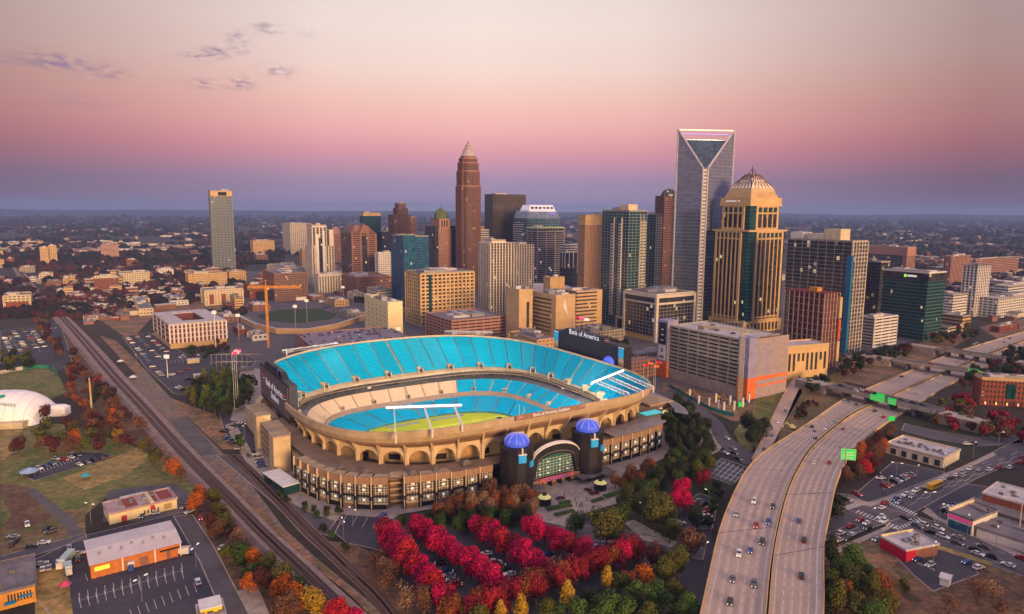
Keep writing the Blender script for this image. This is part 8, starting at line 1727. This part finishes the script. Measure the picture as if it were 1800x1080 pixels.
t = thing('banner_sign', 'green banner beside the building site under the big garage', 'sign', G(1303, 716, 0), GRID); MB().box(-3, 3, -.1, .1, .6, 3.6).build('panel', m_gs, t); MB().tube((-2.8, .2, 0), (-2.8, .2, 3), .1).tube((2.8, .2, 0), (2.8, .2, 3), .1).build('post', m_metal, t)
def lamp(px, py, h, label, arms=1, group=None, z=.2, mt=None):
    t = thing('street_lamp', label, 'street lamp', G(px, py, z), U(0, 3), group); MB().tube((0, 0, 0), (0, 0, h), .14, n=6, r2=.08).build('pole', mt or m_metal, t)
    for a in range(arms): s = 1 if a == 0 else -1; MB().tube((0, 0, h), (s * 2.2, 0, h + .3), .07, n=5).build('arm', mt or m_metal, t); MB().box(s * 2.2 - .6, s * 2.2 + .6, -.25, .25, h + .18, h + .42).build('lamp_head', m_lampw, t)
for i, (x, y) in enumerate(((250, 1058), (604, 950), (345, 1000), (160, 920))): lamp(x, y, 9, 'double armed grey lamp post ' + ('in the middle of the warehouse car park', 'in the stadium car park by the round bushes', 'by the kerb island right of the warehouse', 'on the grass between workshop and warehouse')[i], 2)
for i, (x, y) in enumerate(((1238, 1000), (1245, 900), (1150, 930), (1128, 925), (1188, 935))): lamp(x, y, 10, ('tall lamp post beside the motorway wall at the lower left', 'lamp post beside the motorway wall by the small lot', 'lit lamp on the dark lawn under the large olive tree', 'lamp by the pavement left of the dark lawn', 'lamp at the bend of the pavement')[i], 1)
lamp(1632, 898, 9, 'lamp post at the corner island of the crossroads', 2); lamp(1530, 930, 9, 'lamp post on the pavement left of the corner building', 1)
for i, (x, y) in enumerate(((1560, 870), (1610, 850), (1660, 828), (1710, 806), (1755, 786))): lamp(x, y, 9, 'street lamp on the pavement of the wide right hand street, %s from the crossroads' % ORDN[i], 1)
for i, (x, y) in enumerate(((1650, 922), (1700, 944), (1750, 966))): lamp(x, y, 9, 'street lamp beside the lower right street, %s from the crossroads' % ORDN[i], 1)
for i, (x, y) in enumerate(((240, 640), (322, 640), (275, 600), (60, 600), (20, 610), (95, 590), (430, 770), (1575, 840), (1640, 990), (620, 925))): lamp(x, y, 8, 'double armed lamp post ' + ('by the railway side of the left lot', 'in the middle of the lot by the tall mast', 'in the lot left of the courtyard block', 'in the middle of the far left lot', 'at the left of the far left lot', 'at the right of the far left lot', 'beside the path under the end block', 'in the strip building lot', 'in the lot below the corner building', 'at the stadium wall end of the small lot')[i], 2)
def mast(px, py, h, label, r=.5, mt=None, lights=False, cat='pole'):
    t = thing('tall_mast', label, cat, G(px, py, 0)); MB().tube((0, 0, 0), (0, 0, h), r, n=8, r2=r * .6).build('shaft', mt or m_white, t)
    if lights:
        for k in range(3): MB().box(-2.2, 2.2, -.2, .2, h - 1.5 - k * 1.1, h - .8 - k * 1.1).build('lamp_row', m_lampw, t)
mast(162, 730, 26, 'tall plain tan pole standing in the dark red trees', .75, m_tanc); mast(295, 664, 20, 'white floodlight mast in the lot left of the stadium', .35, m_white, True); mast(380, 620, 42, 'white mast rising in front of the courtyard apartment block', .4, m_white, True); mast(520, 584, 32, 'floodlight mast at the near side of the ballpark', .4, m_metal, True); mast(540, 568, 30, 'floodlight mast behind the ballpark stand', .4, m_metal, True); mast(604, 548, 36, 'floodlight mast right of the ballpark field', .4, m_metal, True); mast(420, 600, 30, 'floodlight mast left of the ballpark', .4, m_metal, True); mast(701, 612, 22, 'lit mast above the middle of the far rim', .3, m_metal, True); mast(1790, 945, 16, 'utility pole in the yard at the right edge', .3, m_tanc)
def lattice(mb, p, q, w, n, r=.12):
    p, q = Vector(p), Vector(q); d = (q - p).normalized(); a = d.orthogonal().normalized(); b = d.cross(a); L = (q - p).length; c4 = [(a + b) * w / 2, (a - b) * w / 2, (-a - b) * w / 2, (b - a) * w / 2]
    for c in c4: mb.tube(p + c, q + c, r, n=4)
    for k in range(n):
        s, e = p + d * L * k / n, p + d * L * (k + 1) / n
        for i in range(4): mb.tube(s + c4[i], e + c4[(i + 1) % 4], r * .7, n=3)
def crane(px, py, H, jib, cj, ang, col, label, w=2.2):
    t = thing('tower_crane', label, 'crane', G(px, py, 0), ang); mb = MB(); lattice(mb, (0, 0, 0), (0, 0, H), w, int(H / 3), .22); mb.build('mast', col, t)
    mb = MB(); lattice(mb, (-cj, 0, H), (jib, 0, H), 1.6, int((jib + cj) / 3), .2); mb.tube((0, 0, H), (0, 0, H + 7), .3).tube((0, 0, H + 7), (jib * .7, 0, H + .8), .1, n=3).tube((0, 0, H + 7), (-cj, 0, H + .8), .1, n=3); mb.build('jib', col, t)
    MB().box(-cj, -cj + 4, -1.2, 1.2, H - 3, H).build('counterweight', m_concd, t); MB().box(.5, 2.6, 1, 2.6, H - 2.5, H).build('cab', m_white, t)
crane(472, 612, 62, 34, 18, math.radians(4), mat('crane_orange', (.85, .36, .03), .6), 'orange tower crane before the scaffolded block at left', 1.5)
crane(1300, 712, 55, 12, 34, math.radians(-38), mat('crane_cream', (.52, .44, .32), .6), 'pale tower crane standing in front of the big parking garage')
# substation frames left of the stadium
t = thing('substation', 'grey lattice frames of an electrical substation left of the stadium scoreboard', 'substation', (0, 0, 0)); sb = MB()
for k in range(16):
    a = G(372 + (k % 8) * 9, 640 + (k // 8) * 14, 0); sb.tube(a, a + Vector((0, 0, 9)), .25, n=4); sb.tube(a + Vector((0, 0, 8.5)), a + Vector((11, 5, 8.5)), .2, n=4); sb.tube(a + Vector((0, 0, 6.5)), a + Vector((-5, 9, 6.5)), .15, n=4)
sb.build('frame', m_conc, t)
for k in range(10): a = G(395 + k * 5.5, 656 - k * .6, 0); MB().box(-.9, .9, -.9, .9, 0, 3.2).lathe([(.25, 3.2), (.4, 4.4), (.1, 5)], n=6).build('transformer', m_metal, t, None, a)
for x, y, l in ((340, 638, 'cream box shed in the lot beside the substation'), (352, 665, 'small cream shed below the box shed')): t = thing('shed', l, 'shed', G(x, y, 0), .5); MB().box(-5, 5, -2.5, 2.5, 0, 3.4).build('wall', m_cream, t); MB().box(-5.2, 5.2, -2.7, 2.7, 3.4, 3.7).build('roof', m_off, t)
# construction site details by the garage
t = thing('site_hoarding', 'teal hoarding curving round the building site below the garage', 'fence', (0, 0, 0)); A = [G(x, y, 0) for x, y in dens([(1175, 680), (1215, 703), (1250, 722), (1290, 733)], 8)]; hb = MB().strip(A, [p + Vector((0, 0, 2.6)) for p in A]).strip([p + Vector((0, 0, 2.6)) for p in A], [p + Vector((0, .3, 2.6)) for p in A]).strip([p + Vector((0, .3, 0)) for p in A], [p + Vector((0, .3, 2.6)) for p in A]); hb.build('panel', mat('teal_hoarding', (.02, .22, .22), .6), t)
src = None
for i, (x, y) in enumerate(((1228, 712), (1246, 716), (1262, 720), (1272, 724), (1283, 712), (1316, 708), (1305, 716), (1212, 700), (1258, 708), (1290, 722))):
    if src is None: src = thing('concrete_column', 'bare white concrete column rising from the building site below the garage', 'column', G(x, y, 0), 0, 'bare columns on the building site'); MB().lathe([(.8, 0), (.8, 6.5), (.9, 6.6), (.9, 7)], n=10).build('shaft', m_wht, src); MB().box(-.3, .3, -.3, .3, 7, 8.2).build('starter_bars', m_rail, src)
    else: copy_thing(src, G(x, y, 0), 0)
for x, y, c, l in ((1210, 695, (.6, .25, .03), 'orange excavator on the building site'), (1262, 702, (.6, .4, .04), 'yellow excavator against the garage wall'), (1393, 755, (.7, .6, .3), 'cream and yellow work truck on the grass by the motorway')):
    t = thing('excavator' if 'excav' in l else 'truck', l, 'digger' if 'excav' in l else 'truck', G(x, y, 0), U(0, 6)); m_ = mat('machine_%d' % int(c[1] * 100), c, .5); MB().box(-2, 2, -1.3, -.7, 0, .9).box(-2, 2, .7, 1.3, 0, .9).build('tracks', m_ty, t); MB().box(-1.8, 1.4, -1.3, 1.3, .9, 2.2).box(-.2, 1.3, -1.2, 0, 2.2, 3.2).build('cab', m_, t); MB().tube((1.2, .5, 1.8), (4, .5, 4.6), .3, n=5).tube((4, .5, 4.6), (6, .5, 1.6), .22, n=5).box(5.5, 6.6, 0, 1, .6, 1.6).build('boom', m_, t)
# roof clutter on the garage
for k in range(26):
    b = GAR; x, y = U(12, b.W - 6), U(14, b.D - 6); an = b.t.rotation_euler[2]; loc = b.t.location
    if k < 12: car(Vector((loc.x + x * math.cos(an) - y * math.sin(an), loc.y + x * math.sin(an) + y * math.cos(an), b.H - 1.3)), an, random.choice(('white', 'black', 'silver')), 'car parked on the roof of the big beige garage', 'cars on the big garage roof')
# ------------------------------------------------ past 300 of a kind: the farthest become one mass
def limit(lst, names, label, cat, keep=296, nm='distant_trees'):
    L_ = sorted([o for o in lst if o.name.split('.')[0] in names], key=lambda o: (o.location - Vector((0, 0, 140))).length / (3 if len(o.children) > 2 else 1)); far = L_[keep:]
    if not far: return
    bpy.context.view_layer.update(); mb = MB()
    for o in far:
        for q in ([o] if o.type == 'MESH' else []) + list(o.children):
            Mq = q.matrix_world; k = len(mb.v); mb.v += [tuple(Mq @ v.co) for v in q.data.vertices]; mi = [mb.mi(m_) for m_ in q.data.materials]
            for p in q.data.polygons: mb.f.append(tuple(k + i for i in p.vertices)); mb.m.append(mi[p.material_index])
    for o in far:
        for q in list(o.children): bpy.data.objects.remove(q)
        bpy.data.objects.remove(o)
    tag(mb.build(nm), label, cat, kind='stuff')
limit(TREEL, ('autumn_tree',), 'autumn trees too far off to count behind the car parks and beyond the bridges', 'trees')
limit(CARL, ('car',), 'rows of cars too far off to count in the distant lots and streets', 'cars', nm='distant_cars')
# ================================================================== HAZE
hb = MB().box(-18800, 18800, -18300, 19300, -14.0, 262.0).build('haze'); hm_ = bpy.data.materials.new('haze_air'); hm_.use_nodes = True; n_ = hm_.node_tree.nodes
n_.remove(n_['Principled BSDF']); pv = n_.new('ShaderNodeVolumePrincipled'); pv.inputs['Color'].default_value = (.28, .43, .90, 1); pv.inputs['Density'].default_value = 7.5e-5; pv.inputs['Anisotropy'].default_value = 0.0
hm_.node_tree.links.new(pv.outputs[0], n_['Material Output'].inputs['Volume']); hb.data.materials.append(hm_); tag(hb, kind='stuff', label='thin blue evening haze over the whole city')
